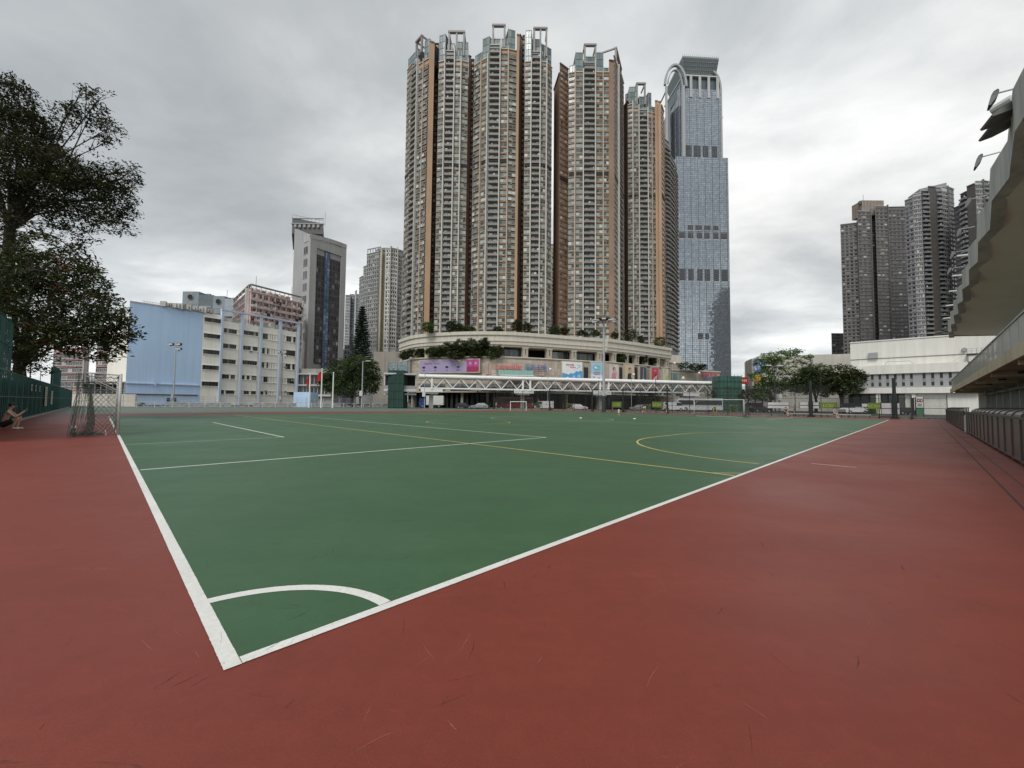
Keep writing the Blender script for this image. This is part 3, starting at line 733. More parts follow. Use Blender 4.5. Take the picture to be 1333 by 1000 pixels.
# ------------------------------------------------------------------ left-hand buildings
def office():
    A_, B_, C_ = (X(378.5, 212, 440), 212), (X(399, 203, 440), 203), (X(446.5, 220, 440), 220)
    zA = Z(379, 297, 212); zB = Z(404, 305, 203); zC = Z(446, 319, 220)
    root = thing('office_tower', (*B_, 0), 'pale concrete office tower with dark glazed front and blue glass stripe', 'office building')
    b = MB()
    b.prism([A_, B_, C_, (C_[0]*1.12, C_[1]*1.12), (A_[0]*1.12+2, A_[1]*1.12)], 0, [zA, zB, zC, zC, zA], 0)
    d, L = d2(B_, C_)
    # concrete frame proud of the glazed field
    f0, f1 = .17*L, .86*L; zt0, zt1 = zB-6, zC-4
    b.fb(B_, d, 0, f0, 0, .8, 0, zB-.4, 0); b.fb(B_, d, f1, L, 0, .8, 0, zC-.3, 0)
    b.fb(B_, d, f0+.01, f1-.01, 0, .78, zt0, zB-1.2, 0)
    # curved brow along the top
    for i in range(12):
        a0, a1 = L*i/12, L*(i+1)/12; zz = zB+(zC-zB)*(i/12)+math.sin(i/12*math.pi)*.5
        b.fb(B_, d, a0, a1+.02, -.5, .95, zz-2.2, zz, 0)
    b.build('wall', [surf('office concrete', (.38, .39, .39), .8, .08, .1, .15)], root)
    g = MB(); nf = int((zt0-20)/3.3)
    for k in range(nf):
        z = 20+k*3.3+.4
        for c in range(9):
            w = (f1-f0)/9; a = f0+w*c
            blue = 3 <= c <= 4
            if blue: continue
            g.fb(B_, d, a+.02, a+w-.02, 0, .05, z, z+3.2, 0)
            g.fb(B_, d, a+w*.2, a+w*.8, .06, .12, z+.8, z+2.7, 1)
            g.fb(B_, d, a+w*.5-.05, a+w*.5+.05, .12, .17, z+.8, z+2.7, 0)
        g.fb(B_, d, f0, f1, .0, .2, z-.15, z, 0)
    g.build('glazed_field', [surf('office dark panel', (.075, .075, .08), .4, .1), islands('office pane', [(0, (.02, .025, .03)), (.7, (.06, .07, .09)), (.9, (.2, .22, .24)), (1, (.5, .5, .5))], .1, .2)], root)
    s = MB(); p0 = (B_[0]+d[0]*(f0+(f1-f0)*3/9), B_[1]+d[1]*(f0+(f1-f0)*3/9)); p1 = (B_[0]+d[0]*(f0+(f1-f0)*5/9), B_[1]+d[1]*(f0+(f1-f0)*5/9))
    glass_wall(s, p0, p1, 10, zt0-.5, 1.6, 1.65, out=.25); s.fb(p0, d2(p0, p1)[0], .05, d2(p0, p1)[1]-.05, 0, .27, 10, zt0-.5, 1)
    s.build('blue_glass_strip', [BLUEG, surf('blue strip frame', (.05, .07, .12), .4)], root)
    dl, LL = d2(A_, B_)
    me = None
    for k in range(int((zA-14)/6.4)):
        wb = MB(); z = zA-10-k*6.4*.98
        if z < 30: break
        wb.fb(A_, dl, LL*.66, LL*.9, 0, .05, z, z+3.6, 0); wb.fb(A_, dl, LL*.64, LL*.92, .05, .15, z-.3, z, 1); wb.fb(A_, dl, LL*.77, LL*.79, .05, .12, z, z+3.6, 1)
        wb.build('window', [PANED, GREYT], root)
    r = MB(); q0, q1 = (X(380, 211.9, 300), 211.9), (X(420.5, 211.9, 300), 211.9)
    zr = Z(380, 282, 214); zr2 = Z(420, 291, 214)
    r.prism([q0, q1, (q1[0]*1.1, 235), (q0[0]*1.1, 235)], zA-3, [zr-1.5, zr2-1, zr2-1, zr-1.5], 0)
    for k in range(9):
        a = k/8; x = q0[0]+(q1[0]-q0[0])*a; zz = (zr-1.5)*(1-a)+(zr2-1)*a
        r.bar((x, 211.7, zz), (x, 211.7, zz+1.5), .12, .12, 1)
    r.bar((q0[0], 211.7, zr), (q1[0], 211.7, zr2+.4), .15, .15, 1)
    r.fb(q0, (1, 0), -.3, q1[0]-q0[0]+.3, -.4, .5, zA+2, zA+2.5, 1); r.fb(q0, (1, 0), -.1, q1[0]-q0[0]+.1, -.4, .3, zA+5, zA+5.3, 1)
    for k in range(6): r.box((q0[0]+2+k*2.4, 211.4, zA+.9), (1.2, .5, 1.5), 0, 1)
    r.tube([(q1[0]-1, 216, zr2-1), (q1[0]-1, 216, zr2+7)], .09, 5, 1)
    r.build('plant_room', [surf('plant dark', (.11, .11, .11), .7), GREYT], root)
office()

def simple_block(name, label, cat, segs, z0, zt_, fh, mats, wallmats, backY, zb, roof=None, group=None, maxn=100, extra=None, py=430):
    return tower(name, label, segs, [], [], backY, zb, fh, zt_, mats=mats, wallmats=wallmats, cat=cat, group=group, extra=extra, maxn=maxn, z0=z0, py=py)
OLIVE = surf('olive tile', (.30, .25, .15), .6)
def HW(): return [surf('cream tile', (.66, .66, .62), .6, .1, .1, .08), PALE, OLIVE, RECESS, surf('cream tile with painted shade', (.34, .35, .34), .6), GREYT, BROWND]  # darker copy of the cream tile puts the left side's shade into colour
HY = 280
zh = lambda px, y, Y=HY: Z(px, y, Y)
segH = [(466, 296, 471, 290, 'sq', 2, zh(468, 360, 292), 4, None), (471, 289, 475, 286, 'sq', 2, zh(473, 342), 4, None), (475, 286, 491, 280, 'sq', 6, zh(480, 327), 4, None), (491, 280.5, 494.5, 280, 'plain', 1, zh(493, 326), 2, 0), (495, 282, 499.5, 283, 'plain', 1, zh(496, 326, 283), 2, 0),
        (500, 279, 507, 278, 'sq', 2, zh(503, 324), 0, 1), (507, 278, 515, 280, 'sq', 3, zh(511, 324), 0, 1), (515, 280, 521, 284, 'sq', 3, zh(518, 325), 0, None), (521, 284, 527, 296, 'sq', 3, zh(522, 329), 0, None)]
def crownH(root, wm):
    b = MB()
    for i in range(14):
        a0, a1 = math.pi*(1+i/14), math.pi*(1+(i+1)/14)
        cx, cy, r = X(509, 292, 330), 294, 11.5; z = zh(505, 328)
        p = [(cx+r*math.cos(a), cy+r*math.sin(a)) for a in (a0, a1)]
        d, L = d2(p[0], p[1]); b.fb(p[0], d, .1, L-.1, -.3, 0, z-2, z+3.2, 0); b.fb(p[0], d, 0, .15, -.4, .15, z-2, z+3.6, 1)
    b.prism([(cx+r*math.cos(math.pi*2*k/28), cy+r*math.sin(math.pi*2*k/28)) for k in range(28)], z+3.4, z+4.0, 1)
    p0, p1 = (X(475, 286), 286), (X(492, 281), 281); d, L = d2(p0, p1); z = zh(480, 327)
    for k in range(6): b.fb(p0, d, L*k/5-.2, L*k/5+.2, -.4, 0, z, z+3.2, 1)
    b.fb(p0, d, -.2, L, -.6, .1, z+3.2, z+3.7, 1)
    b.build('rooftop_drum', [islands('green drum glass', [(0, (.15, .25, .22)), (1, (.3, .4, .36))], .2, .2), GREYT], root)
simple_block('residential_tower', 'cream residential tower with rounded glass rooftop drum and olive stripes', 'tower', segH, 0, zh(500, 325), 2.86, [PALE, PANED, RECESS, GREYT], HW(), 312, 38, extra=crownH)
FAR = [surf('haze tinted pale wall', (.42, .44, .46), .8), PALE, GREYT, RECESS, surf('haze tinted grey wall', (.28, .30, .32), .8), GREYT, DGREY]  # distance haze is put into the pale and grey wall colours
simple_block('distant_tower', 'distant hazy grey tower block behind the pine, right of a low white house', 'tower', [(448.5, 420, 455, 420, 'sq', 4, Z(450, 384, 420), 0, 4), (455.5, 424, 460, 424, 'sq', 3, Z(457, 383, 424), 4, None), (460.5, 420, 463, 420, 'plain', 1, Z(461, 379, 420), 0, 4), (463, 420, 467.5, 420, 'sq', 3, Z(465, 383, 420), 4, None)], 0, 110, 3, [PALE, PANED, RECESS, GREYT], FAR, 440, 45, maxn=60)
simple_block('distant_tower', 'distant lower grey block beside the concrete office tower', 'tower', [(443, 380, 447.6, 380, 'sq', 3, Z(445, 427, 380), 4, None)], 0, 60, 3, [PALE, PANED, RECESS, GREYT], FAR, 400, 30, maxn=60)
simple_block('lowrise_block', 'low white stepped house block under the distant towers', 'house', [(444, 250, 449, 250, 'sq', 1, Z(446, 455, 250), 0, None), (449.2, 252, 456, 252, 'sq', 2, Z(452, 449, 252), 0, None), (456.4, 250, 466, 250, 'sq', 2, Z(460, 458, 250), 0, None)], 0, 33, 3, [PALE, PANED, RECESS, GREYT], FAR, 262, 18)

# pink housing block
PK = surf('pink render', (.62, .40, .38), .8, .12, .2, .2); PKW = surf('off white render', (.62, .60, .57), .8, .12, .2, .3)
def pink_block():
    segs = [(302.5, 186, 322.5, 161, 'cell', 9, Z(322, 379, 161), 0, 1), (322.7, 160, 391.5, 180, 'win', 9, Z(322, 378, 160), 0, 1)]
    def ex(root, wm):
        p0, p1 = hpoint(322.7, 160), hpoint(391.5, 180); d, L = d2(p0, p1); zt_ = Z(322, 379, 160)
        k = 0; z = zt_-3.4
        while z > 24:
            bb = MB()
            bb.fb(p0, d, .2, L-.2, .3, 1.15, z-.1, z+.05, 1); bb.fb(p0, d, .2, L-.2, 1.05, 1.16, z+.05, z+1.0, 0)
            for c in range(10): bb.fb(p0, d, L*c/9-.12 if c else .2, L*c/9+.12 if c < 9 else L-.2, .25, 1.0, z+.06, z+2.8, 0)
            # hanging laundry, air conditioners
            for c in range(18):
                if rnd.random() < .5: bb.fb(p0, d, L*c/18+.3, L*c/18+.3+rnd.uniform(.5, 1.1), 1.17, 1.5, z+rnd.uniform(.1, .6), z+rnd.uniform(1.0, 1.5), rnd.choice([1, 2, 2, 3]))
            bb.build('gallery', [PK, PKW, GREYT, RECESS], root); z -= 2.78
        rr = MB(); d1, L1 = d2(hpoint(302.5, 186), hpoint(322.5, 161)); a = hpoint(302.5, 186)
        zr = zt_
        rr.fb(p0, d, .3, L-.3, .2, .3, zr+1.4, zr+1.6, 1)
        for c in range(12): rr.fb(p0, d, .4+(L-1)*c/11, .6+(L-1)*c/11, .2, .3, zr+.05, zr+2.6, 1)
        rr.fb(p0, d, .3, L-.3, -.8, .5, zr+2.6, zr+3.0, 2)
        for c in range(6): rr.fb(a, d1, .4+(L1-1)*c/5, .65+(L1-1)*c/5, .1, .3, zr+.05, zr+2.6, 1)
        rr.fb(a, d1, .2, L1-.3, -.8, .3, zr+2.6, zr+3.0, 2)
        for c in range(7): rr.fb(p0, d, 1.5+c*(L-4)/7, 3.3+c*(L-4)/7, -5, -3, zr+.1, zr+2.2, 0 if c % 2 else 2)
        rr.tube([(p0[0]+.6, 163, zr+2.6), (p0[0]+.6, 163, zr+7)], .12, 5, 1); rr.tube([(X(377, 178), 178, zr+2), (X(377, 178), 178, zr+7)], .12, 5, 1)
        rr.build('roof_screen', [PK, PKW, surf('roof sheds', (.22, .21, .2), .8)], root)
    simple_block('apartment_block', 'old pink and white apartment block with open galleries and cluttered roof', 'apartments', segs, 0, Z(322, 379, 160), 2.78, [PALE, PANED, RECESS, GREYT], [PK, PKW, PK, RECESS, PKW, GREYT, PK], 205, Z(322, 379, 160)-.4-2.78*11, extra=ex)
pink_block()
# grey-blue plant block behind the school
def greyblue():
    Y = 192; root = thing('grey_block', (X(237, Y), Y, 0), 'grey blue windowless block with round roof vents behind the blue school', 'building')
    b = MB(); w = MB()
    for (x0, x1, y, mi) in ((237, 258, 379.5, 0), (258.1, 276.5, 384, 1), (276.6, 292, 385.5, 0), (292.1, 304, 389, 2)):
        p0, p1 = (X(x0, Y, 400), Y), (X(x1, Y, 400), Y); z = Z((x0+x1)/2, y, Y)
        b.prism([p0, p1, (p1[0], Y+14), (p0[0], Y+14)], 0, z, mi)
        d, L = d2(p0, p1)
        if mi == 0:
            w.tube([(p0[0]+L*.5, Y-.05, z-2.6), (p0[0]+L*.5, Y-.45, z-2.6)], 1.15, 20, 0); w.tube([(p0[0]+L*.5, Y-.03, z-2.6), (p0[0]+L*.5, Y-.3, z-2.6)], 1.4, 20, 1)
        for k in range(3): w.fb(p0, d, L*.1, L*.9, 0, .1, z-6-k*3.2, z-5.2-k*3.2, 0 if k % 2 else 1)
        for c in range(4): b.box((p0[0]+L*c/3.6+.8, Y+4+c, z+.3), (rnd.uniform(1, 2.2), 1, rnd.uniform(.5, 1.4)), 0, mi)
    b.tube([(X(292, Y, 380), Y+2, 40), (X(292, Y, 380), Y+2, Z(292, 376, Y))], .1, 5, 2)
    b.build('wall', [surf('grey blue wall', (.26, .31, .35), .8, .1, .1, .2), surf('slate wall', (.14, .17, .19), .8), surf('pale blue wall', (.33, .38, .42), .8)], root); w.build('vent', [RECESS, GREYT], root)
greyblue()

# blue and cream school building
BLU = surf('light blue paint', (.48, .65, .87), .8, .06, .12, .07, bump=.1); CRM = surf('cream paint', (.88, .86, .77), .8, .05, .15, .07)
BLF = surf('powder blue fin', (.56, .65, .80), .75, .06, .2, .15)
def school():
    ys = {165: 111, 262: 124, 286.5: 128, 313: 133, 338: 138, 363: 143.5, 387: 149}
    def hp(px): return (X(px, ys[px], 470), ys[px])
    p = {k: hp(k) for k in ys}
    root = thing('school_building', (*p[262], 0), 'five storey school with blank light blue end wall and cream window bays', 'school')
    zt1 = Z(172, 392.5, 111); zt2 = Z(275, 408.5, 126); zt3 = Z(330, 424, 136)
    b = MB()
    a = p[165]; bk = (a[0]-14, a[1]+22)
    b.prism([a, p[262], (p[262][0]*1.15, p[262][1]*1.15), bk], 0, [zt1, zt1-.2, zt1-.2, zt1], 0)
    d, L = d2(p[165], p[262]); b.fb(a, d, 0, L, -.5, .12, zt1-.1, zt1+.22, 2)
    b.prism([(p[262][0]+.02, p[262][1]+.02), p[286.5], (p[286.5][0]*1.14, p[286.5][1]*1.14), (p[262][0]*1.14, p[262][1]*1.14)], 0, zt2, 1)
    b.prism([(p[286.5][0]+.05, p[286.5][1]+.05), p[387], (p[387][0]*1.12, p[387][1]*1.12), (p[286.5][0]*1.12, p[286.5][1]*1.12)], 0, zt3, 1)
    # cream side wing in shade to the left
    b.prism([(a[0]-.05, a[1]+.1), (bk[0]-.05, bk[1]), (bk[0]-10, bk[1]-3), (a[0]-4.5, a[1]+6)], 0, zt1-4, 1)
    b.build('wall', [BLU, CRM, PKW], root)
    # windows
    fh = [Z(275, y, 126) for y in (417.4, 437.9, 458.7, 478.8, 500)]
    wm = [islands('school pane', [(0, (.012, .012, .014)), (.75, (.03, .034, .035)), (.93, (.08, .09, .08)), (1, (.35, .35, .33))], .35, 0), surf('school frame', (.1, .1, .1), .5), CRM, RECESS]
    def win(p0, d, a0, a1, z0, z1, n):
        w = MB(); w.fb(p0, d, a0, a1, 0, .03, z0, z1, 3)
        for k in range(n):
            q0 = a0+(a1-a0)*k/n; q1 = a0+(a1-a0)*(k+1)/n
            if rnd.random() < .82: w.fb(p0, d, q0+.07, q1-.07, .04, .08, z0+.08, z1-.08, 0)
            w.fb(p0, d, q0-.04, q0+.04, .04, .13, z0, z1, 1)
        w.fb(p0, d, a0-.15, a1+.15, .02, .32, z0-.16, z0-.02, 2); w.fb(p0, d, a0-.1, a1+.1, .02, .25, z1+.02, z1+.14, 2)
        w.build('window', wm, root)
    d, L = d2(p[262], p[286.5])
    for z in fh: win(p[262], d, L*.08, L*.94, z-.62, z+.68, 5)
    cols = [286.5, 313, 338, 363, 387]; pys = {0: (431.5, 451.2, 471, 490.6, 510.7), 1: (434.2, 453.7, 472.5, 491.8, 511.3), 2: (439, 457.7, 475.9, 494.4, 511.8), 3: (441.5, 459.6, 477.3, 496, 512.3)}
    mid = [128, 133, 138, 143.5]
    for i in range(4):
        d, L = d2(p[cols[i]], p[cols[i+1]]); yy = (ys[cols[i]]+ys[cols[i+1]])/2; px = (cols[i]+cols[i+1])/2
        for k, y in enumerate(pys[i]):
            z = Z(px, y, yy); hh = (.72 if i < 2 else 1.0) if k < 4 else .6
            win(p[cols[i]], d, L*(.1 if i != 0 else .12), L*(.86 if i != 0 else (.86 if k == 0 else .76)), z-hh, z+hh, 6)
    # blue fins rising into an open roof frame
    f = MB(); ztf = Z(330, 411.5, 136)
    for i, px in enumerate(cols):
        q = p[px]; dd, _ = d2(p[286.5], p[387])
        f.fb(q, dd, -.3, .3, -.3, .7, 0, ztf, 0)
    dd, L = d2(p[286.5], p[387]); f.fb(p[286.5], dd, -.44, L+.44, -.25, .85, ztf, ztf+.4, 0)
    f.build('fin', [BLF], root)
    rl = MB()
    for k in range(64): rl.fb(p[286.5], dd, .8+k*(L-1.6)/63, .86+k*(L-1.6)/63, -.5, -.44, zt3, zt3+1.6, 0)
    for z in (.4, 1.0, 1.6): rl.fb(p[286.5], dd, .5, L-.5, -.52, -.44, zt3+z, zt3+z+.06, 0)
    for k in range(9): rl.fb(p[286.5], dd, 1.5+k*(L-3)/9, 1.5+k*(L-3)/9+rnd.uniform(.8, 1.8), -3.4, -2.2, zt3, zt3+rnd.uniform(.8, 2.2), 1 if k % 3 else 2)
    a0 = p[165]; d, L = d2(a0, p[262])
    for k in range(40): rl.fb(a0, d, L*.18+k*L*.8/40, L*.18+k*L*.8/40+.06, -2.1, -2.04, zt1, zt1+1.1, 0)
    rl.fb(a0, d, L*.18, L*.98, -2.14, -2.02, zt1+1.05, zt1+1.12, 0)
    for k in range(16):
        q = (a0[0]+d[0]*(L*.2+k*L*.045)-d[1]*-3, a0[1]+d[1]*(L*.2+k*L*.045)+3)
        rl.box((q[0], q[1], zt1+.7), (rnd.uniform(.8, 1.8), 1, rnd.uniform(.6, 1.9)), .3, rnd.choice([1, 2, 2]))
    rl.build('roof_railing', [GREYT, CONC, surf('roof clutter', (.5, .5, .48), .8)], root)
    for i in range(4):
        q = p[cols[i]]; dd_, Ls = d2(p[cols[i]], p[cols[i+1]]); pm = MB()
        pm.tube([(q[0]+dd_[0]*(Ls-.75)+dd_[1]*.15, q[1]+dd_[1]*(Ls-.75)-dd_[0]*.15, 0), (q[0]+dd_[0]*(Ls-.75)+dd_[1]*.15, q[1]+dd_[1]*(Ls-.75)-dd_[0]*.15, zt3)], .06, 6); pm.build('drainpipe', [PKW], root)
        for z in (4.5, 8.6, 13.2, 17.4):
            if rnd.random() < .55:
                ac = MB(); a_ = rnd.uniform(.5, Ls-2); ac.fb(q, dd_, a_, a_+.8, .05, .45, z, z+.55, 0); ac.fb(q, dd_, a_+.1, a_+.5, .45, .47, z+.08, z+.47, 1); ac.build('air_conditioner', [PALE, DARK], root)
    # string course and pipes on the blue wall
    s = MB(); zz = Z(200, 500, 113)
    s.fb(a0, d, 0, L-.2, .01, .35, zz, zz+.28, 0); s.fb(a0, d, L*.36, L*.38, .36, .6, zz-.5, zz+1.4, 0)
    s.fb(a0, d, .02, L-.5, .02, .3, zz-3.0, zz-2.7, 1)
    s.fb(a0, d, L*.53, L*.57, .3, .5, zz-5, zz-3.8, 2); s.fb(a0, d, L*.61, L*.66, .3, .5, zz-5, zz-3.8, 2)
    s.build('string_course', [BLF, DGREY, RECESS], root)
school()
# far left pink blocks behind the trees
for (a, ya, b_, yb, y0, lab) in ((72, 178, 116, 172, 452, 'pink and white block half hidden behind the dark tree trunk'), (128, 172, 155, 168, 430, 'pink and white block between the dark tree and the blue school')):
    simple_block('apartment_block', lab, 'apartments', [(a, ya, b_, yb, 'win', 5, Z(b_, y0, yb), 0, 1)], 0, Z(b_, y0, yb), 3.0, [PALE, PANED, RECESS, GREYT], [PK, PKW, PK, RECESS, PKW, GREYT, PK], 192, 6)
def slab_building(name, label, cat, pts_, z0, z1, mats, band=None, parent=None):
    b = MB(); b.prism(pts_, z0, z1, 0); o = b.build(name, mats, loc=(pts_[0][0], pts_[0][1], z0)); return tag(o, label, cat)
def wallx(px0, px1, Y, py=500, dep=6): return [(X(px0, Y, py), Y), (X(px1, Y, py), Y), (X(px1, Y, py), Y+dep), (X(px0, Y, py), Y+dep)]
def terrace():
    Y = 116; root = thing('terrace_stand', (X(105, Y), Y, 0), 'old grey open stand with pipe rails behind the football goal', 'stand')
    b = MB(); p = wallx(80, 166, Y); z = Z(130, 499, Y)
    for k in range(5): b.fb(p[0], (1, 0), 0, p[1][0]-p[0][0], -4-k, -k*.8, k*.9+1, k*.9+1.3, 0)
    b.fb(p[0], (1, 0), 0, p[1][0]-p[0][0], -6, 1, z+.2, z+.5, 1)
    for k in range(12): b.fb(p[0], (1, 0), k*1.65, k*1.65+.15, .3, .5, 0, z+.2, 2)
    for k in range(4): b.fb(p[0], (1, 0), 0, p[1][0]-p[0][0], .3, .38, 2+k*.7, 2.1+k*.7, 2)
    b.fb(p[0], (1, 0), 0, p[1][0]-p[0][0], -6, -5.6, 0, z, 3)
    b.build('steps', [CONC, GREYT, STEEL, RECESS], root)
terrace()
tag(slab_building('boundary_wall', 'low cream wall at the far end of the green fence, behind the goal', 'wall', wallx(92, 176, 87, 520, .4), 0, Z(130, 513, 87), [surf('cream wall', (.62, .58, .5), .8, .08, .3, .2)]), None)

# buildings between school and mall
def low_offices():
    Y = 150; root = thing('podium_building', (X(388, Y), Y, 0), 'low grey building with ribbon windows at the foot of the office tower', 'building')
    b = MB(); p = wallx(386, 432, Y); L = p[1][0]-p[0][0]
    b.prism(wallx(386, 432, Y), 0, Z(400, 480, Y), 0)
    for (y0, y1, mi) in ((488, 500, 1), (503, 514, 1)): b.fb(p[0], (1, 0), .2, L-.2, 0, .1, Z(400, y1, Y), Z(400, y0, Y), mi)
    for y in (487, 501.5, 515): b.fb(p[0], (1, 0), -.2, L+.2, 0, 1.2, Z(400, y, Y)-.25, Z(400, y, Y)+.15, 2)
    for k in range(10): b.fb(p[0], (1, 0), L*k/10, L*k/10+.15, .1, .25, Z(400, 514, Y), Z(400, 488, Y), 2)
    b.build('wall', [CONC, PANED, PALE], root)
    g = MB()
    for k in range(10):
        for (y0, y1) in ((489, 499), (504, 513)): g.fb(p[0], (1, 0), L*k/10+.25, L*(k+1)/10-.1, .11, .16, Z(400, y1, Y), Z(400, y0, Y), 0)
    g.build('window', [PANED], root)
low_offices()
tag(slab_building('mall_annexe', 'plain brown grey annexe wall left of the curved mall, behind the round tree', 'building', wallx(486, 521, 140, 500, 10), 0, Z(500, 458, 140), [surf('annexe wall', (.33, .30, .26), .8, .1, .2, .2)]), None)
tag(slab_building('blue_kiosk', 'small light blue store hut with pale roof by the flagpoles', 'hut', wallx(382, 404, 100, 520, 4), 0, Z(392, 510.5, 100), [BLU]), None)

# ------------------------------------------------------------------ curved mall podium
STONE = surf('beige stone', (.43, .39, .32), .7, .08, .2, .1); STONEL = surf('light beige stone', (.58, .55, .47), .7, .06, .15, .14)
MRB = islands('stone cladding', [(0, (.36, .31, .25)), (.5, (.42, .37, .30)), (1, (.47, .42, .35))], .6, 0, .4)
def mall():
    root = thing('shopping_mall', (X(650, 110), 110, 0), 'curved beige stone shopping mall podium with colonnade under the tan towers', 'shopping mall')
    ctrl = [(519, 127), (540, 117), (580, 112), (620, 110), (660, 110), (700, 112.5), (745, 116.5), (790, 121), (790.6, 119.9), (830, 127.5), (874, 139)]
    # smooth the first part
    line_ = []
    for i in range(len(ctrl)-1):
        (a, ya), (c, yc) = ctrl[i], ctrl[i+1]; n = 6 if i < 7 else 1
        for k in range(n):
            t = k/n
            if i < 7:
                pa = ctrl[max(i-1, 0)]; pd = ctrl[min(i+2, 7)]
                f = lambda j: .5*((2*ctrl[i][j])+(-pa[j]+ctrl[i+1][j])*t+(2*pa[j]-5*ctrl[i][j]+4*ctrl[i+1][j]-pd[j])*t*t+(-pa[j]+3*ctrl[i][j]-3*ctrl[i+1][j]+pd[j])*t**3)
                line_.append((f(0), f(1)))
            else: line_.append((a+(c-a)*t, ya+(yc-ya)*t))
    line_.append(ctrl[-1])
    pp = [(X(a, y, 470), y) for a, y in line_]
    zT = Z(650, 432, 110); zB_ = Z(650, 448.5, 110); zC = Z(650, 464.5, 110)
    w = MB()
    n = len(pp)
    for i in range(n-1):
        d, L = d2(pp[i], pp[i+1])
        if line_[i+1][0]-line_[i][0] < .9: continue
        # cornice band in three steps
        w.fb(pp[i], d, 0, L, -6, 0, zB_, zT-.9, 0); w.fb(pp[i], d, 0, L, -6, .35, zT-.9, zT, 0); w.fb(pp[i], d, 0, L, -6, .2, zB_+.9, zB_+1.15, 0); w.fb(pp[i], d, 0, L, -6, -.25, zB_-.5, zB_, 1)
        w.fb(pp[i], d, 0, L, -14, -7.5, zC-1, zB_, 2)             # back of the colonnade, its shade painted near-black
        w.fb(pp[i], d, 0, L, -14, -.4, zC-.6, zC, 1)
        w.fb(pp[i], d, 0, L, -.7, .02, zC-.15, zC+.1, 0)
    back = [(pp[-1][0], 240), (pp[0][0]-2, 235)]
    w.prism(pp+back, zT-.6, zT-.3, 1)
    w.build('cornice', [STONEL, STONE, RECESS], root)
    # lower wall clad in stone panels
    lw = MB()
    for i in range(n-1):
        d, L = d2(pp[i], pp[i+1])
        if line_[i+1][0]-line_[i][0] < .9: continue
        lw.fb(pp[i], d, 0, L, -9, -.3, 4.6 if i > 3 else 8, zC-.62, 1)
        if i <= 2: continue
        nc = max(1, round(L/1.1)); nr = 9
        for c in range(nc):
            for r_ in range(nr):
                z0 = 4.7+(zC-.7-4.7)*r_/nr; z1 = 4.7+(zC-.7-4.7)*(r_+1)/nr
                lw.fb(pp[i], d, L*c/nc+.02, L*(c+1)/nc-.02, -.3, -.2, z0+.02, z1-.02, 2 if (r_ < 2 and i % 6 != 0) else 0)
    lw.build('stone_wall', [MRB, STONE, PANED], root)
    # columns of the colonnade and recessed shop glazing
    def at_px(px):
        for i in range(n-1):
            if line_[i][0] <= px <= line_[i+1][0]:
                t = (px-line_[i][0])/(line_[i+1][0]-line_[i][0]); Y = line_[i][1]+(line_[i+1][1]-line_[i][1])*t
                return (X(px, Y, 470), Y), d2(pp[i], pp[i+1])[0]
        return pp[-1], d2(pp[-2], pp[-1])[0]
    for px in (521, 538.5, 554.5, 651, 684.5, 716, 748, 781.5, 801, 817, 831, 843, 858, 870):
        q, d = at_px(px); cb = MB(); cb.fb(q, d, -.75, .75, -1.8, -.3, zC+.02, zB_-.5, 0); cb.fb(q, d, -.1, .1, -.3, -.26, zC+.8, zB_-1, 1); cb.fb(q, d, -.9, .9, -1.9, -.2, zB_-.95, zB_-.5, 0)
        cb.build('column', [STONE, DARK], root)
    for (a, c) in ((654, 682), (719, 746), (752, 779), (804, 815), (820, 829), (846, 856)):
        q0, d = at_px(a); q1, _ = at_px(c); d, L = d2(q0, q1); gb = MB()
        k = max(2, round(L/1.5))
        for i in range(k): gb.fb(q0, d, L*i/k+.1, L*(i+1)/k-.06, -3.2, -3.1, zC+.1, zB_-.9, 0)
        for i in range(k+1): gb.fb(q0, d, L*i/k-.05, L*i/k+.05, -3.1, -2.95, zC+.05, zB_-.8, 1)
        gb.build('shopfront', [islands('shop glass', [(0, (.05, .06, .06)), (.6, (.1, .13, .13)), (1, (.35, .38, .36))], .1, .1), STEEL], root)
    # ground floor: shopfronts, piers with shade painted near-black, canopy, teal glass entrance
    g = MB(); pr = rnd
    for i in range(4, n-1):
        d, L = d2(pp[i], pp[i+1])
        if line_[i+1][0]-line_[i][0] < .9: continue
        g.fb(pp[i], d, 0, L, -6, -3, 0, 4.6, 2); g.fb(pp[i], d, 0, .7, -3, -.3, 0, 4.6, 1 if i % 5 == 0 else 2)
        g.fb(pp[i], d, 0, L, -3, 1.2, 4.2, 4.55, 1)
        for k in range(3): g.fb(pp[i], d, L*k/3+.3, L*(k+1)/3-.1, -2.9, -2.8, .2, 3.6, 0)
        g.fb(pp[i], d, .8, L-.2, -2.85, -2.6, 3.65, 4.1, 3 if pr.random() < .4 else 1)
    g.build('ground_floor', [islands('shop window', [(0, (.03, .03, .03)), (.5, (.1, .1, .09)), (.8, (.35, .3, .22)), (1, (.6, .6, .55))], .1, .1), STONE, RECESS, paint('sign white', (.6, .6, .58))], root)
    q0, d = at_px(648); q1, _ = at_px(693); d, L = d2(q0, q1)
    e = MB(); e.fb(q0, d, 0, L, -.2, .8, Z(670, 488.5, 110), Z(670, 482, 110), 0)
    e.fb(q0, d, L*.02, L*.98, -.2, 2.6, Z(670, 490, 110), Z(670, 488.7, 110), 1)
    for k in range(12): e.fb(q0, d, L*k/12+.05, L*(k+1)/12-.05, .0, .1, 7.6, Z(670, 490, 110)-.1, 3)
    for k in range(13): e.fb(q0, d, L*k/12-.05, L*k/12+.05, .81, .9, Z(670, 488.5, 110), Z(670, 482, 110), 2)
    e.build('entrance_canopy', [islands('teal glass', [(0, (.16, .38, .33)), (1, (.3, .5, .45))], .2, .1), PALE, STEEL, RECESS], root)
    # panel behind the lettering
    q0, d = at_px(632); q1, _ = at_px(708); d, L = d2(q0, q1); s = MB()
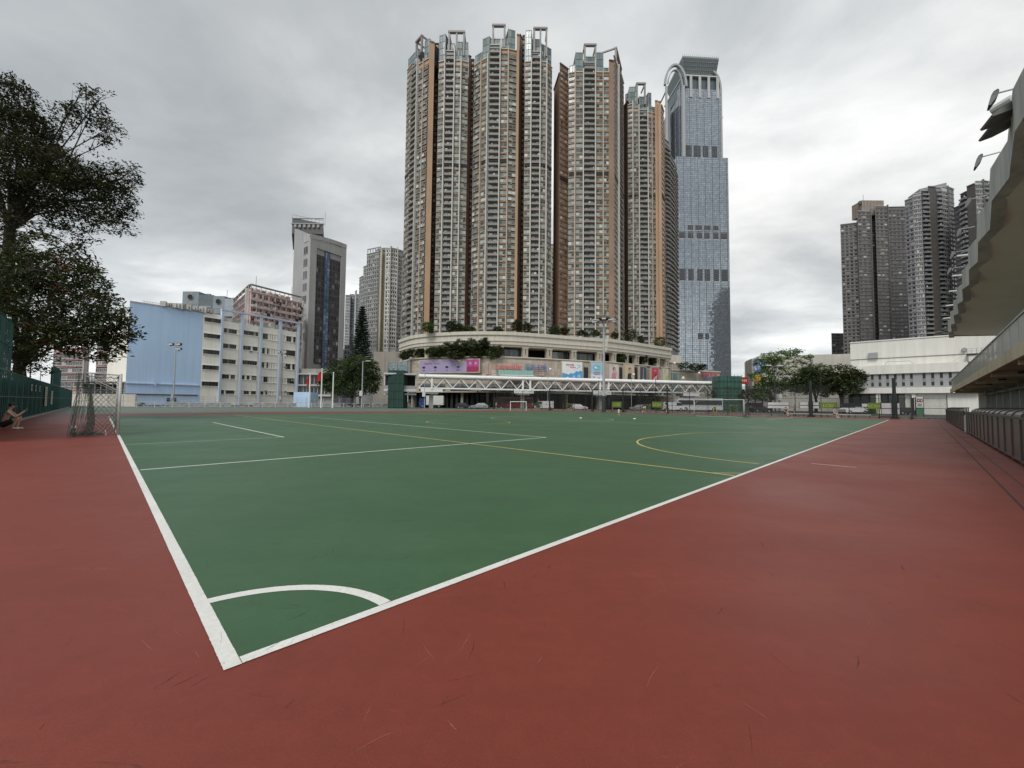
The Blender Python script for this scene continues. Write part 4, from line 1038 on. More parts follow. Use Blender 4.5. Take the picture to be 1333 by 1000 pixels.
    for k in range(20):
        for r_ in range(6):
            z0, z1 = Z(670, 488, 110), Z(670, 471.5, 110)
            if 4 < k < 16 and r_ < 2: continue
            s.fb(q0, d, L*k/20+.04, L*(k+1)/20-.04, .1, .2, z0+(z1-z0)*r_/6+.04, z0+(z1-z0)*(r_+1)/6-.04, 0)
    s.build('sign_wall', [islands('rosy panel', [(0, (.42, .31, .28)), (1, (.5, .38, .34))], .5), STONE], root)
    q, d = at_px(661); ang = math.atan2(d[1], d[0]); nrm = Vector((d[1], -d[0], 0))
    ct = Vector((*q, 0))+nrm*.45
    textmesh('citywalk', 2.25, paint('sign red', (.62, .08, .12), .4), 'lettering', root, (ct.x, ct.y, Z(665, 481, 110)), ang, extr=.08)
    textmesh('citywalk', 2.32, paint('sign white', (.6, .6, .58), .4), 'lettering', root, (ct.x+.02, ct.y+.12, Z(665, 481.1, 110)), ang, extr=.04)
    q, d = at_px(697); ct = Vector((*q, 0))+nrm*.6
    textmesh('荃新天地', 1.7, paint('sign blue', (.06, .16, .36), .4), 'lettering', root, (ct.x, ct.y, Z(690, 480.6, 110)), math.atan2(d[1], d[0]), extr=.08)
    # green glazed corner bay on the left
    gl = MB(); p0, p1 = (X(505, 124, 480), 124), (X(534, 118, 480), 118)
    glass_wall(gl, p0, p1, Z(520, 489, 118), Z(520, 470, 118), 1.1, .9, 0, 1); gl.prism([p0, p1, (p1[0]+4, 130), (p0[0], 134)], 5, Z(520, 469.5, 118), 2)
    gl.build('glazed_bay', [islands('bay glass', [(0, (.2, .32, .32)), (1, (.34, .47, .45))], .12, .3), STEEL, STONE], root)
    return at_px, root, zT, zC
at_px, mallroot, zT, zC = mall()

# right wing of the mall
def wing():
    root = thing('mall_wing', (X(905, 140), 140, 0), 'low beige stone wing at the right end of the mall, under the glass skyscraper', 'building')
    b = MB()
    p0, p1 = (X(856, 143, 470), 143), (X(886, 146, 470), 146)
    b.prism([p0, p1, (p1[0], 200), (p0[0], 200)], 0, Z(886, 463.5, 146), 0); d, L = d2(p0, p1); b.fb(p0, d, 0, L, 0, .4, Z(886, 473, 146), Z(886, 463, 146), 1)
    p2, p3 = (X(862, 141.5, 490), 141.5), (X(937, 150, 490), 150)
    b.prism([p2, p3, (p3[0], 180), (p2[0], 180)], 0, Z(900, 483, 146), 0); d, L = d2(p2, p3)
    b.fb(p2, d, -.1, L+.1, -1, .3, Z(900, 483.5, 146), Z(900, 482, 146), 1)
    b.fb(p2, d, L*.34, L*.42, .1, .25, 9, Z(900, 485.5, 146), 0)
    b.fb(p2, d, L*.0, L*.3, .05, .2, 6, Z(900, 487, 146), 2)
    b.build('wall', [STONE, STONEL, islands('wing glass', [(0, (.1, .2, .2)), (1, (.2, .3, .3))], .15, .2)], root)
    gb = MB()
    for k in range(5): gb.fb(p2, d, L*.02+k*L*.055, L*.065+k*L*.055, .22, .28, 7, Z(900, 488, 146), 0)
    gb.build('window', [CROWN], root)
    c = Vector((p2[0]+d[0]*L*.8, p2[1]+d[1]*L*.8-.45, 0)); ang = math.atan2(d[1], d[0])
    textmesh('荃新天地', 1.9, paint('sign red', (.62, .08, .12)), 'lettering', root, (c.x, c.y, Z(918, 490, 148)), ang)
    textmesh('citywalk', 1.7, paint('sign blue2', (.06, .1, .45)), 'lettering', root, (c.x, c.y, Z(918, 494, 148)), ang)
wing()

# posters and banner on the mall wall
def poster(px0, px1, y0, y1, label, draw, name='poster'):
    q0, _ = at_px(px0); q1, _ = at_px(px1); d, L = d2(q0, q1); n = Vector((d[1], -d[0], 0))
    z1 = Z((px0+px1)/2, y0, (q0[1]+q1[1])/2); z0 = Z((px0+px1)/2, y1, (q0[1]+q1[1])/2)
    o = Vector((*q0, z0)); root = thing(name, o, label, name)
    OFF = .95 if name == 'banner' else .2
    fr = MB(); fr.fb(q0, d, -.25, L+.25, -.18, OFF+.16, z0-.25, z1+.25, 0); fr.build('frame', [STONE], root)
    H = z1-z0
    def flat(shape, mat, lay, nm='print'):
        """shape in poster units (0..1, 0..1)"""
        b = MB(); vs = [Vector((q0[0]+d[0]*L*a, q0[1]+d[1]*L*a, z0+H*h))+n*(OFF+.18+.012*lay) for a, h in shape]
        b.add(vs, [tuple(range(len(vs)))]); return b.build(nm, [mat], root)
    def txt(s, a, h, size, mat, lay=3):
        c = Vector((q0[0]+d[0]*L*a, q0[1]+d[1]*L*a, z0+H*h))+n*(OFF+.2+.012*lay)
        textmesh(s, size*H, mat, 'lettering', root, c, math.atan2(d[1], d[0]), extr=.005)
    draw(flat, txt)
    return root
RECT = lambda a, b_, c, d: [(a, b_), (c, b_), (c, d), (a, d)]
def blob(cx, cy, rx, ry, n=20, wob=0.0, seed=0):
    r_ = random.Random(seed); return [(cx+rx*(1+r_.uniform(-wob, wob))*math.cos(2*math.pi*k/n), cy+ry*(1+r_.uniform(-wob, wob))*math.sin(2*math.pi*k/n)) for k in range(n)]
pw = paint('poster white', (.72, .74, .74), .4); pb = paint('poster blue', (.08, .33, .62), .4); psky = paint('poster sky', (.33, .52, .72), .4)
pr_ = paint('poster red', (.55, .05, .09), .4); pdk = paint('poster charcoal', (.06, .065, .08), .4); pcr = paint('poster sand', (.6, .49, .33), .4)
ppk = paint('poster pale pink', (.66, .58, .56), .4); pgr = paint('poster lime', (.45, .6, .12), .4); pskin = paint('poster skin', (.58, .38, .29), .4); phair = paint('poster hair', (.02, .018, .02), .5)
plil = paint('banner lilac', (.33, .28, .45), .5); pmag = paint('banner magenta', (.42, .05, .22), .5); pmag2 = paint('banner deep red', (.28, .02, .08), .5); pgold = paint('banner gold', (.6, .45, .22), .5); pink = paint('poster rose', (.6, .25, .3), .4)
def d_banner(f, t):
    f(RECT(0, 0, .8, 1), plil, 0); f(RECT(.8, 0, 1, 1), pmag, 0); f(RECT(.8, 0, 1, .42), pmag2, 1); f(RECT(.905, .44, .915, 1), pmag2, 1)
    t('荃新天地', .14, .68, .17, pmag); t('citywalk', .3, .7, .15, pmag)
    f(blob(.73, .84, .05, .12, 14, .3, 3), pgold, 1); f(blob(.68, .93, .03, .06), pw, 2)
    for k, x in enumerate((.07, .27, .47, .66)): f(blob(x, .42, .028, .1, 12), (phair, phair, phair, pdk)[k], 1); t(('100', '50', '20', 'HK$')[k], x, .12, .14, phair)
    for k in range(6): f(RECT(.56+k*.02, .86, .573+k*.02, .9), pmag2, 1)
    for x in (.86, .95): f(blob(x, .7, .022, .12), plil, 1)
poster(549.5, 625.5, 469.5, 485, 'wide lilac and magenta banner with small lettering on the curved mall wall', d_banner, 'banner')
def d_wave(f, t):
    f(RECT(0, 0, 1, 1), pw, 0)
    f([(0, 0), (1, 0), (1, .52), (.9, .55), (.8, .48), (.7, .53), (.62, .42), (.5, .36), (.44, .42), (.3, .3), (.2, .37), (.08, .33), (0, .4)], pb, 1)
    f([(.1, 0), (.4, 0), (.38, .12), (.28, .2), (.16, .14)], pw, 2); f([(.55, .05), (.66, .2), (.6, .3), (.5, .2)], psky, 2); f(blob(.84, .25, .08, .1, 14, .3, 2), psky, 2)
    f([(.04, .36), (.12, .42), (.09, .3)], pr_, 3); f(blob(.82, .84, .08, .03), psky, 2); f([(.72, .62), (.95, .8), (.93, .84), (.7, .66)], psky, 2)
    t('citywalk', .38, .8, .16, pmag2); t('荃新天地', .52, .68, .09, pr_)
poster(731, 757, 471.5, 495.5, 'large white poster with blue wave and lettering, leftmost big poster on the mall', d_wave)
def d_sky(f, t):
    f(RECT(0, 0, 1, 1), psky, 0); f([(0, 0), (1, 0), (1, .3), (.7, .38), (.4, .3), (0, .4)], pw, 1); f(blob(.5, .72, .33, .16, 20), paint('poster aqua', (.15, .45, .5)), 1)
    f(blob(.4, .74, .12, .07, 14, .2, 4), pw, 2); f(blob(.62, .7, .1, .05, 14, .2, 5), pgr, 2)
    t('citywalk', .5, .44, .12, pr_); t('SUMMER', .5, .33, .1, pr_); f(blob(.25, .2, .1, .04), pb, 2); f(blob(.7, .14, .12, .05), pb, 2)
poster(768.5, 783, 472.5, 496, 'sky blue and white poster with red lettering, left of the tall lamp mast', d_sky)
def person_print(f, top, coat, x=.5, low=0):
    f([(x-.3, low), (x+.26, low), (x+.22, .3), (x+.16, .48), (x+.05, .56), (x-.08, .56), (x-.22, .46)], coat, 1)
    f([(x-.05, .5), (x+.05, .5), (x+.05, .64), (x-.05, .64)], pskin, 2); f(blob(x, .74, .15, .12), phair, 2); f(blob(x+.02, .71, .1, .09), pskin, 3)
    f([(x+.2, .3), (x+.3, .52), (x+.2, .66), (x+.12, .6), (x+.18, .5), (x+.1, .34)], pskin, 3)
poster(791.8, 804, 475, 497, 'pale pink poster of a dark haired woman in a rose dress', lambda f, t: (f(RECT(0, 0, 1, 1), ppk, 0), person_print(f, 0, pink), t('LOOK', .3, .9, .08, pr_)))
poster(812, 824, 475.5, 497.5, 'sand coloured poster of a dark haired woman in a black coat', lambda f, t: (f(RECT(0, 0, 1, 1), pcr, 0), person_print(f, 0, phair, .55), f(blob(.3, .85, .06, .03), pgold, 1)))
poster(832, 840, 478, 497.5, 'charcoal poster with a tall pale standing figure and white disc', lambda f, t: (f(RECT(0, 0, 1, 1), pdk, 0), f([(.4, .25), (.6, .25), (.56, .7), (.6, .85), (.5, .92), (.42, .85), (.45, .7)], paint('poster grey', (.3, .3, .33)), 1), f(blob(.5, .12, .3, .1), pw, 1)))
poster(847, 855.5, 479, 498, 'red poster with white lettering and a seated figure', lambda f, t: (f(RECT(0, 0, 1, 1), pr_, 0), t('SALE', .5, .76, .13, pw), f([(.15, 0), (.6, 0), (.75, .3), (.85, .5), (.7, .55), (.5, .35), (.3, .3)], ppk, 1), f(blob(.62, .5, .12, .07), phair, 2)))
poster(861.5, 868.5, 480.5, 498, 'pale green poster with lime leaf shapes, rightmost on the mall wall', lambda f, t: (f(RECT(0, 0, 1, 1), ppk, 0), f([(.3, 0), (1, 0), (1, .5), (.7, .6), (.5, .4), (.4, .2)], pgr, 1), f(blob(.4, .72, .2, .12), pgr, 1), t('NEW', .4, .85, .08, pdk)))
for k, (a, c) in enumerate(((760.5, 766), (785.5, 788.8), (806.5, 810.5), (826.5, 830.2), (842.5, 845.5))):
    q0, _ = at_px(a); q1, _ = at_px(c); d, L = d2(q0, q1); b = MB(); b.fb(q0, d, 0, L, -.19, -.12, Z(a, 494, q0[1]), Z(a, 478, q0[1]), 0)
    for r_ in range(9): b.fb(q0, d, 0, L, -.12, -.05, Z(a, 494, q0[1])+.1+r_*.4, Z(a, 494, q0[1])+.2+r_*.4, 1)
    b.build('louvre', [RECESS, DGREY], mallroot)

# ------------------------------------------------------------------ covered footbridge
def bridge():
    YA, YB = 99.0, 119.0; A_ = Vector((X(545, YA, 500), YA, 0)); B_ = Vector((X(940, YB, 505), YB, 0)); d, L = d2(A_, B_)
    root = thing('footbridge', (A_.x, A_.y, 0), 'long white covered footbridge with zigzag trusses crossing in front of the mall', 'footbridge')
    n = Vector((d[1], -d[0], 0)); z0, z1 = 4.75, 7.9; D = Vector((d[0], d[1], 0))
    W = 3.6
    t = MB(); cw = paint('bridge white', (.78, .78, .77), .45)
    for off in (0, -W):
        t.fb(A_, d, 0, L, off-.12, off+.12, z0, z0+.35, 0); t.fb(A_, d, 0, L, off-.1, off+.1, z1-.55, z1-.3, 0)
    t.build('chord', [cw], root)
    w = MB(); k = 0; s = 4.0; nb = int(L/s)
    for off in (0, -W):
        for i in range(nb):
            a = A_+D*(L*i/nb)+n*off; c = A_+D*(L*(i+.5)/nb)+n*off; e = A_+D*(L*(i+1)/nb)+n*off
            w.bar(a+Vector((0, 0, z0+.3)), c+Vector((0, 0, z1-.5)), .2, .2, 0); w.bar(c+Vector((0, 0, z1-.5)), e+Vector((0, 0, z0+.3)), .2, .2, 0)
    w.build('truss_web', [cw], root)
    r = MB()
    for i in range(8):
        a0, a1 = math.pi*i/8, math.pi*(i+1)/8
        b0, c0 = .5-(W+1)/2*(1-math.cos(a0)), .5*math.sin(a0); b1, c1 = .5-(W+1)/2*(1-math.cos(a1)), .5*math.sin(a1)
        v = [A_+n*b0+Vector((0, 0, z1+c0)), A_+D*L+n*b0+Vector((0, 0, z1+c0)), A_+D*L+n*b1+Vector((0, 0, z1+c1)), A_+n*b1+Vector((0, 0, z1+c1))]
        r.quad(*v)
    r.fb(A_, d, 0, L, -W-.5, .5, z1-.3, z1, 0); r.build('roof', [cw], root)
    f = MB(); f.fb(A_, d, 0, L, -W+.13, -.13, z0+.02, z0+.3, 0); f.build('deck', [CONC], root)
    h = MB(); 
    for off in (-.3, -W+.3):
        for z in (.9, 1.15, 1.4): h.fb(A_, d, 0, L, off-.03, off+.03, z0+z, z0+z+.06, 0)
        for i in range(int(L/1.0)): h.fb(A_, d, i*1.0, i*1.0+.04, off-.02, off+.02, z0+.3, z0+1.4, 0)
    h.build('handrail', [STEEL], root)
    def along(px, py=505):
        lo, hi = 0, L
        for _ in range(30):
            m_ = (lo+hi)/2; q = A_+D*m_
            if X(px, q.y, py) > q.x: lo = m_
            else: hi = m_
        return lo
    for px in (562, 682, 784, 900):
        a = along(px); c = MB()
        c.fb(A_, d, a-.5, a+.5, -W/2-.5, -W/2+.5, 0, z0-.9, 0); c.fb(A_, d, a-2.6, a+2.6, -W, .1, z0-.75, z0-.02, 1); c.fb(A_, d, a-1.6, a+1.6, -W+.5, -.4, z0-1.15, z0-.75, 1)
        c.build('pier', [CONC, cw], root)
    for px in (562, 680.5, 690, 781, 792):
        a = along(px); c = MB(); c.fb(A_, d, a-.22, a+.22, -.2, .25, z0-.1, z1-.2, 0); c.build('portal_post', [cw], root)
    # landing platform left
    l = MB(); l.fb(A_, d, -8, -.5, -5, .3, 4.0, 4.6, 0); l.fb(A_, d, -8, -.5, -5, .8, 8.0, 8.35, 0); l.fb(A_, d, -8, -.5, -4.8, -4.2, 4.6, 8, 1); l.fb(A_, d, -8, -.5, .1, .25, 4.6, 5.4, 2)
    for k in range(3): l.fb(A_, d, -8+k*3.6, -7.75+k*3.6, -.2, .1, 4.6, 8, 0)
    l.fb(A_, d, -8, -.5, -5, -.5, 3.2, 3.6, 0); l.fb(A_, d, -6, -5, -4, -3, 0, 3.2, 2)
    l.build('landing', [PALE, RECESS, GREYT], root)
bridge()
# wrapped lift shafts
NET = surf('green scaffold net', (.016, .045, .038), .8, .3, .4); NET2 = surf('teal scaffold net', (.05, .12, .095), .8, .3, .5)
def netted(px0, px1, y0, Y, mat, label, seams):
    p = wallx(px0, px1, Y, 510, 4.5); root = thing('scaffold_tower', (p[0][0], Y, 0), label, 'scaffold'); z = Z(px0, y0, Y); L = p[1][0]-p[0][0]
    b = MB(); b.prism(p, 0, z, 0); b.build('net', [mat], root)
    s = MB()
    for k in range(seams+1): s.fb(p[0], (1, 0), L*k/seams-.05, L*k/seams+.05, 0, .1, 0, z+.3, 0)
    for k in range(int(z/1.9)+1): s.fb(p[0], (1, 0), -.2, L+.2, .1, .16, k*1.9+.4, k*1.9+.48, 0); s.bar((p[0][0]-.05, Y-.1, k*1.9+.44), (p[0][0]-.05, Y+4.6, k*1.9+.44), .06, .06)
    s.build('pole', [surf('bamboo green', (.02, .09, .07), .6)], root)
netted(505.5, 524.5, 482, 97, NET, 'narrow dark green netted scaffold tower at the left end of the footbridge', 3)
netted(937.5, 965.5, 489.5, 112, NET2, 'wide teal netted scaffold tower at the right end of the footbridge', 6)

# ------------------------------------------------------------------ right-hand background
RW = [surf('brown grid wall', (.19, .18, .172), .7, .1, .1, .1), surf('haze tinted white tile', (.5, .5, .51), .7, .08), surf('dark slate tile', (.10, .098, .10), .7, .1, .1), RECESS, surf('warm dark tile', (.085, .075, .07), .7), surf('mid grey tile', (.23, .23, .245), .7, .1, .1, .1), surf('grey brown tile', (.15, .142, .137), .7)]  # the white tile has haze put into its colour
RM = [surf('dull frame', (.32, .31, .30), .6), PANED, RECESS, surf('balcony grey', (.2, .2, .21), .6)]
RM2 = [PALE, PANED, RECESS, surf('balcony grey', (.2, .2, .21), .6)]
Yi = 322
def ti(px, y, Y=Yi): return Z(px, y, Y)
def dish(root, wm):
    b = MB(); z = ti(1135, 274, Yi)
    p0, p1 = (X(1122.5, Yi+4, 280), Yi+4), (X(1151, Yi+4, 280), Yi+4)
    b.prism([p0, p1, (p1[0], Yi+14), (p0[0], Yi+14)], z-2, ti(1136, 261, Yi+4), 0)
    for k in range(7): b.fb(p0, (1, 0), k*2.5, k*2.5+.5, 0, .3, z-1, ti(1136, 261, Yi+4), 1)
    c = Vector((X(1127, Yi, 262), Yi+5, ti(1127, 260.5, Yi)))
    b.sphere((c.x, c.y, c.z), 2.0, 12, 8, 2, (1, .5, 1)); b.tube([(c.x, c.y, c.z-2), (c.x, c.y, c.z-5)], .2, 6, 2); b.tube([(c.x+2.4, c.y, c.z-3), (c.x+2.4, c.y, c.z+7)], .12, 5, 2)
    b.build('roof_plant', [surf('roof brick', (.27, .21, .17), .8), CONC, DGREY], root)
tower('residential_tower', 'dark brown grid faced residential tower with satellite dish, left of the right-hand group',
      [(1094, Yi+6, 1116, Yi+2, 'sq', 4, ti(1105, 288), 0, 6), (1116.6, Yi, 1133.5, Yi, 'sq', 3, ti(1125, 275), 0, 6), (1134, Yi+6, 1139.5, Yi+6, 'small', 1, ti(1136, 275), 2, None), (1140, Yi, 1156, Yi, 'sq', 3, ti(1148, 268.5), 0, 6), (1156.6, Yi+3, 1183, Yi+2, 'sq', 5, ti(1168, 267), 6, 6)],
      [], [], Yi+30, 40, 2.93, 150, mats=RM, wallmats=RW, py=300, extra=dish, z0=0)
Yj = 262
tj = lambda px, y, Y=Yj: Z(px, y, Y)
def cap2(root, wm):
    b = MB(); p0, p1 = (X(1197, Yj+3, 245), Yj+3), (X(1232.5, Yj+3, 245), Yj+3)
    b.prism([p0, p1, (p1[0], Yj+14), (p0[0]+3, Yj+14)], tj(1210, 262), [tj(1199, 243), tj(1231, 234.5), tj(1231, 234.5), tj(1199, 243)], 0)
    b.fb(p0, (1, 0), -3, 0, 0, 1, tj(1198, 262), tj(1199, 252), 0); b.build('roof_block', [GREYT, CONC], root)
tower('residential_tower', 'grey and white residential tower with dark central stripe, middle of the right-hand group',
      [(1179, Yj+6, 1190, Yj+2, 'sq', 2, tj(1184, 255), 5, None), (1190, Yj+2, 1200.5, Yj, 'win', 2, tj(1196, 251), 1, None), (1201, Yj, 1209.5, Yj, 'balc', 1, tj(1205, 248), 5, None), (1210, Yj-.5, 1220, Yj-.5, 'plain', 1, tj(1215, 243), 4, None), (1220.3, Yj, 1227, Yj, 'balc', 1, tj(1223, 244), 5, None), (1227.5, Yj, 1235, Yj+1, 'win', 1, tj(1231, 243), 1, 6), (1235.5, Yj+1, 1243.5, Yj+4, 'sq', 2, tj(1240, 242), 5, None)],
      [], [], Yj+26, 28, 2.93, 135, mats=RM2, wallmats=RW, py=300, extra=cap2, z0=0)
Yk = 236
tk = lambda px, y, Y=Yk: Z(px, y, Y)
def cap3(root, wm):
    b = MB(); p0, p1 = (X(1253, Yk+16, 245), Yk+16.), (X(1300, Yk+16, 235), Yk+16.)
    b.prism([p0, p1, (p1[0]+8, Yk+26), (p0[0]+8, Yk+26)], tk(1270, 262), [tk(1256, 238), tk(1294, 225.5), tk(1294, 225.5), tk(1256, 238)], 0); b.build('roof_block', [surf('pale roof block', (.4, .4, .4), .7), CONC], root)
tower('residential_tower', 'grey residential tower partly behind the grandstand roof, right end of the group',
      [(1244, Yk+14, 1253, Yk+10, 'small', 1, tk(1248, 256), 2, None), (1253.5, Yk+8, 1262, Yk+4, 'balc', 1, tk(1258, 244), 2, None), (1262, Yk+4, 1273, Yk, 'plain', 1, tk(1268, 238), 4, None), (1273.3, Yk, 1283, Yk, 'win', 2, tk(1278, 236), 1, 6), (1283.5, Yk, 1291, Yk+1, 'balc', 1, tk(1287, 235), 5, None), (1291.5, Yk+2, 1300, Yk+4, 'sq', 1, tk(1295, 234), 2, None), (1300.5, Yk+2, 1312, Yk+2, 'win', 2, tk(1303, 236), 1, 6), (1312.5, Yk+3, 1321, Yk+3, 'balc', 1, tk(1315, 236), 2, None), (1321.5, Yk+2, 1334, Yk+2, 'win', 2, tk(1325, 236), 1, None), (1334, Yk+6, 1350, Yk+6, 'sq', 2, tk(1340, 240), 2, None)],
      [], [], Yk+26, 24, 2.93, 120, mats=RM2, wallmats=RW, py=330, extra=cap3, z0=0)
simple_block('distant_tower', 'small dark distant tower low beside the brown grid tower', 'tower', [(1082, 380, 1099, 380, 'sq', 3, Z(1090, 434, 380), 2, None)], 0, Z(1090, 434, 380), 3, RM, RW, 395, 36)

def sports_hall():
    WHT = surf('hall white render', (.70, .69, .64), .8, .04, .2, .12, bump=.15); GB = surf('hall grey band', (.27, .28, .29), .7, .06)
    pL, pR = (X(1107.5, 96, 480), 96.), (X(1303.5, 80, 480), 80.); d, L = d2(pL, pR)
    root = thing('sports_hall', (*pL, 0), 'large white stepped sports hall with grey slotted band, left of the grandstand', 'building')
    zt_ = 16.3; b = MB(); n = (d[1], -d[0])
    b.fb(pL, d, 0, L, -25, 0, 10.2, zt_, 0); b.fb(pL, d, .02, L-.02, -.1, .12, 12.35, 12.45, 2); b.fb(pL, d, -.05, L+.05, -25, .15, zt_, zt_+.25, 0)
    b.fb(pL, d, 1.2, L*.8, -20, 3.0, 8.7, 10.6, 0)
    b.fb(pL, d, 1.4, L*.93, -20, 2.6, 5.6, 8.7, 1)
    b.fb(pL, d, .2, L*.86, -20, 4.6, 4.4, 5.6, 0)
    b.fb(pL, d, L*.4, L*.98, -20, 3.6, 0, 4.4, 0)
    b.fb(pL, d, -2, L*.4, -20, 1.5, 0, 4.4, 3)
    b.build('wall', [WHT, GB, surf('groove', (.15, .15, .14), .8), PANED], root)
    k = 0; a = 1.8
    while a < L*.92:
        w = MB()
        for z in (6.0, 7.55):
            w.fb(pL, d, a, a+.42, 2.6, 2.64, z, z+(.75 if z < 7 else 1.0), 0); w.fb(pL, d, a, a+.42, 2.6, 2.66, 6.8, 7.5, 1)
        w.build('slot_window', [RECESS, surf('slot panel', (.42, .44, .46), .6)], root)
        a += 1.25 if k % 6 else 1.9; k += 1
    w = MB()
    for k in range(9):
        a = .3+k*1.55; w.fb(pL, d, a, a+1.3, 1.5, 1.56, 1.2, 4.0, 0); w.fb(pL, d, a+1.3, a+1.5, 1.5, 1.7, 0, 4.4, 1)
    for k in range(3): w.fb(pL, d, -1+k*5.5, -.3+k*5.5, 1.5, 4.2, 0, 4.35, 2)
    w.build('window', [PANED, DARK, WHT], root)
    f = MB()
    f.box((pL[0]+d[0]*4+n[0]*.3, pL[1]+d[1]*4+n[1]*.3, 13.1), (1.6, .7, 1.3), math.atan2(d[1], d[0]), 0)
    f.tube([(pL[0]+d[0]*18+n[0]*.05, pL[1]+d[1]*18+n[1]*.05, 13.3), (pL[0]+d[0]*18+n[0]*.4, pL[1]+d[1]*18+n[1]*.4, 13.3)], .4, 12, 0)
    f.build('vent', [GREYT], root)
    r = MB(); P_ = lambda a, o, z: (pL[0]+d[0]*a+n[0]*o, pL[1]+d[1]*a+n[1]*o, z)
    for (a0, a1, z) in ((L*.80, L*1.02, 12.2),):
        for h in (.5, 1.0): r.bar(P_(a0, 2.8, z+h), P_(a1, 2.8, z+h), .05, .05)
        for k in range(9): r.bar(P_(a0+(a1-a0)*k/8, 2.8, z), P_(a0+(a1-a0)*k/8, 2.8, z+1.0), .05, .05)
    for h in (.1, 1.0): r.bar(P_(L*.71, 2.8, 10.6+h), P_(L*.80, 2.8, 12.2+h), .05, .05)
    r.fb(pL, d, L*.80, L*1.02, .2, 3.0, 11.9, 12.18, 1); r.fb(pL, d, L*.81, L*1.0, .2, 2.8, 10.62, 11.9, 2)
    r.build('roof_stair', [STEEL, DARK, WHT], root); r = MB()
    r.tube([P_(6, 2.9, 10.6), P_(6.4, 2.9, 11.3), (P_(10, 2.9, 11.3)), P_(10.6, 2.9, 10.6)], .05, 5); r.build('ledge_rail', [STEEL], root); r = MB()
    r.bar(P_(L*.55, .3, zt_+.9), P_(L*.93, .3, zt_+1.6), .05, .05); r.bar(P_(L*.55, .3, zt_+.3), P_(L*.55, .3, zt_+.9), .05, .05)
    r.build('roof_cable', [STEEL], root)
sports_hall()
def side_hall():
    Y = 124; root = thing('long_hall', (X(1050, Y), Y, 0), 'long plain beige hall behind the trees with a blue picture billboard', 'building')
    b = MB(); p0, p1 = (X(978.5, Y, 480), Y), (X(1110, Y-8, 480), Y-8.); d, L = d2(p0, p1); z = Z(1080, 461.5, Y-6)
    b.fb(p0, d, L*.08, L, -20, 0, 0, z, 0); b.fb(p0, d, L*.1, L*.6, 0, 2, 8.5, 9.3, 1); b.fb(p0, d, 0, L*.08, -8, .2, 0, Z(980, 467, Y), 1)
    b.fb(p0, d, L*.6, L*.62, 0, .2, 9, z, 1)
    b.build('wall', [surf('hall beige', (.50, .48, .43), .8, .06, .2, .12), CONC], root)
    s = MB(); s.fb(p0, d, L*.02, L*.14, .25, .4, Z(985, 484, Y), Z(985, 468, Y), 0)
    s.build('billboard', [paint('billboard blue', (.12, .17, .38), .4)], root)
    s = MB()
    for k in range(5): s.add([(p0[0]+d[0]*L*(.03+.018*k)+d[1]*.43, p0[1]+d[1]*L*(.03+.018*k)-d[0]*.43, Z(985, 482, Y)+(k % 2)*1.2)]+[(p0[0]+d[0]*L*(.06+.02*k)+d[1]*.43, p0[1]+d[1]*L*(.06+.02*k)-d[0]*.43, Z(985, 482-k*2.3, Y))]+[(p0[0]+d[0]*L*(.02+.022*k)+d[1]*.43, p0[1]+d[1]*L*(.02+.022*k)-d[0]*.43, Z(985, 475-k, Y))], [(0, 1, 2)])
    s.build('billboard_print', [paint('billboard pale', (.35, .45, .62), .4)], root)
    for (a, c, y0, y1, mt, nm) in ((963.5, 974, 491, 500, paint('shop red', (.35, .02, .03)), 'shop_sign'), (981.5, 994, 489, 497.5, paint('shop orange', (.65, .33, .05)), 'shop_sign')):
        sb = MB(); Yq = 119; x0, x1 = X(a, Yq, 495), X(c, Yq, 495)
        sb.fb((x0, Yq), (1, 0), 0, x1-x0, -.3, 0, Z(a, y1, Yq), Z(a, y0, Yq), 0)
        for k in range(3): sb.fb((x0, Yq), (1, 0), .4+k*(x1-x0-.6)/3, .4+(k+.6)*(x1-x0-.6)/3, 0, .06, Z(a, y1-3, Yq), Z(a, y0+3, Yq), 1)
        sb.fb((x0, Yq), (1, 0), .2, .5, -.25, -.05, 0, Z(a, y1, Yq), 2); sb.fb((x0, Yq), (1, 0), x1-x0-.5, x1-x0-.2, -.25, -.05, 0, Z(a, y1, Yq), 2)
        tag(sb.build(nm, [mt, paint('sign cream', (.6, .45, .25)), DARK], loc=(x0, Yq, 0)), 'red shop sign beside the teal scaffold tower' if a < 970 else 'orange shop sign partly behind the feathery tree', 'sign')
    b = MB(); p = wallx(963, 1016, 121, 505, 3)
    b.prism(p, 0, Z(990, 509, 121), 0)
    for k in range(9): b.fb(p[0], (1, 0), .5+k*1.3, 1.4+k*1.3, 0, .08, Z(990, 507, 121)-.9, Z(990, 507, 121), 1)
    tag(b.build('shop_row', [CONC, PANED], loc=(p[0][0], 121, 0)), 'low grey shop row beneath the red and orange signs', 'shops')
side_hall()

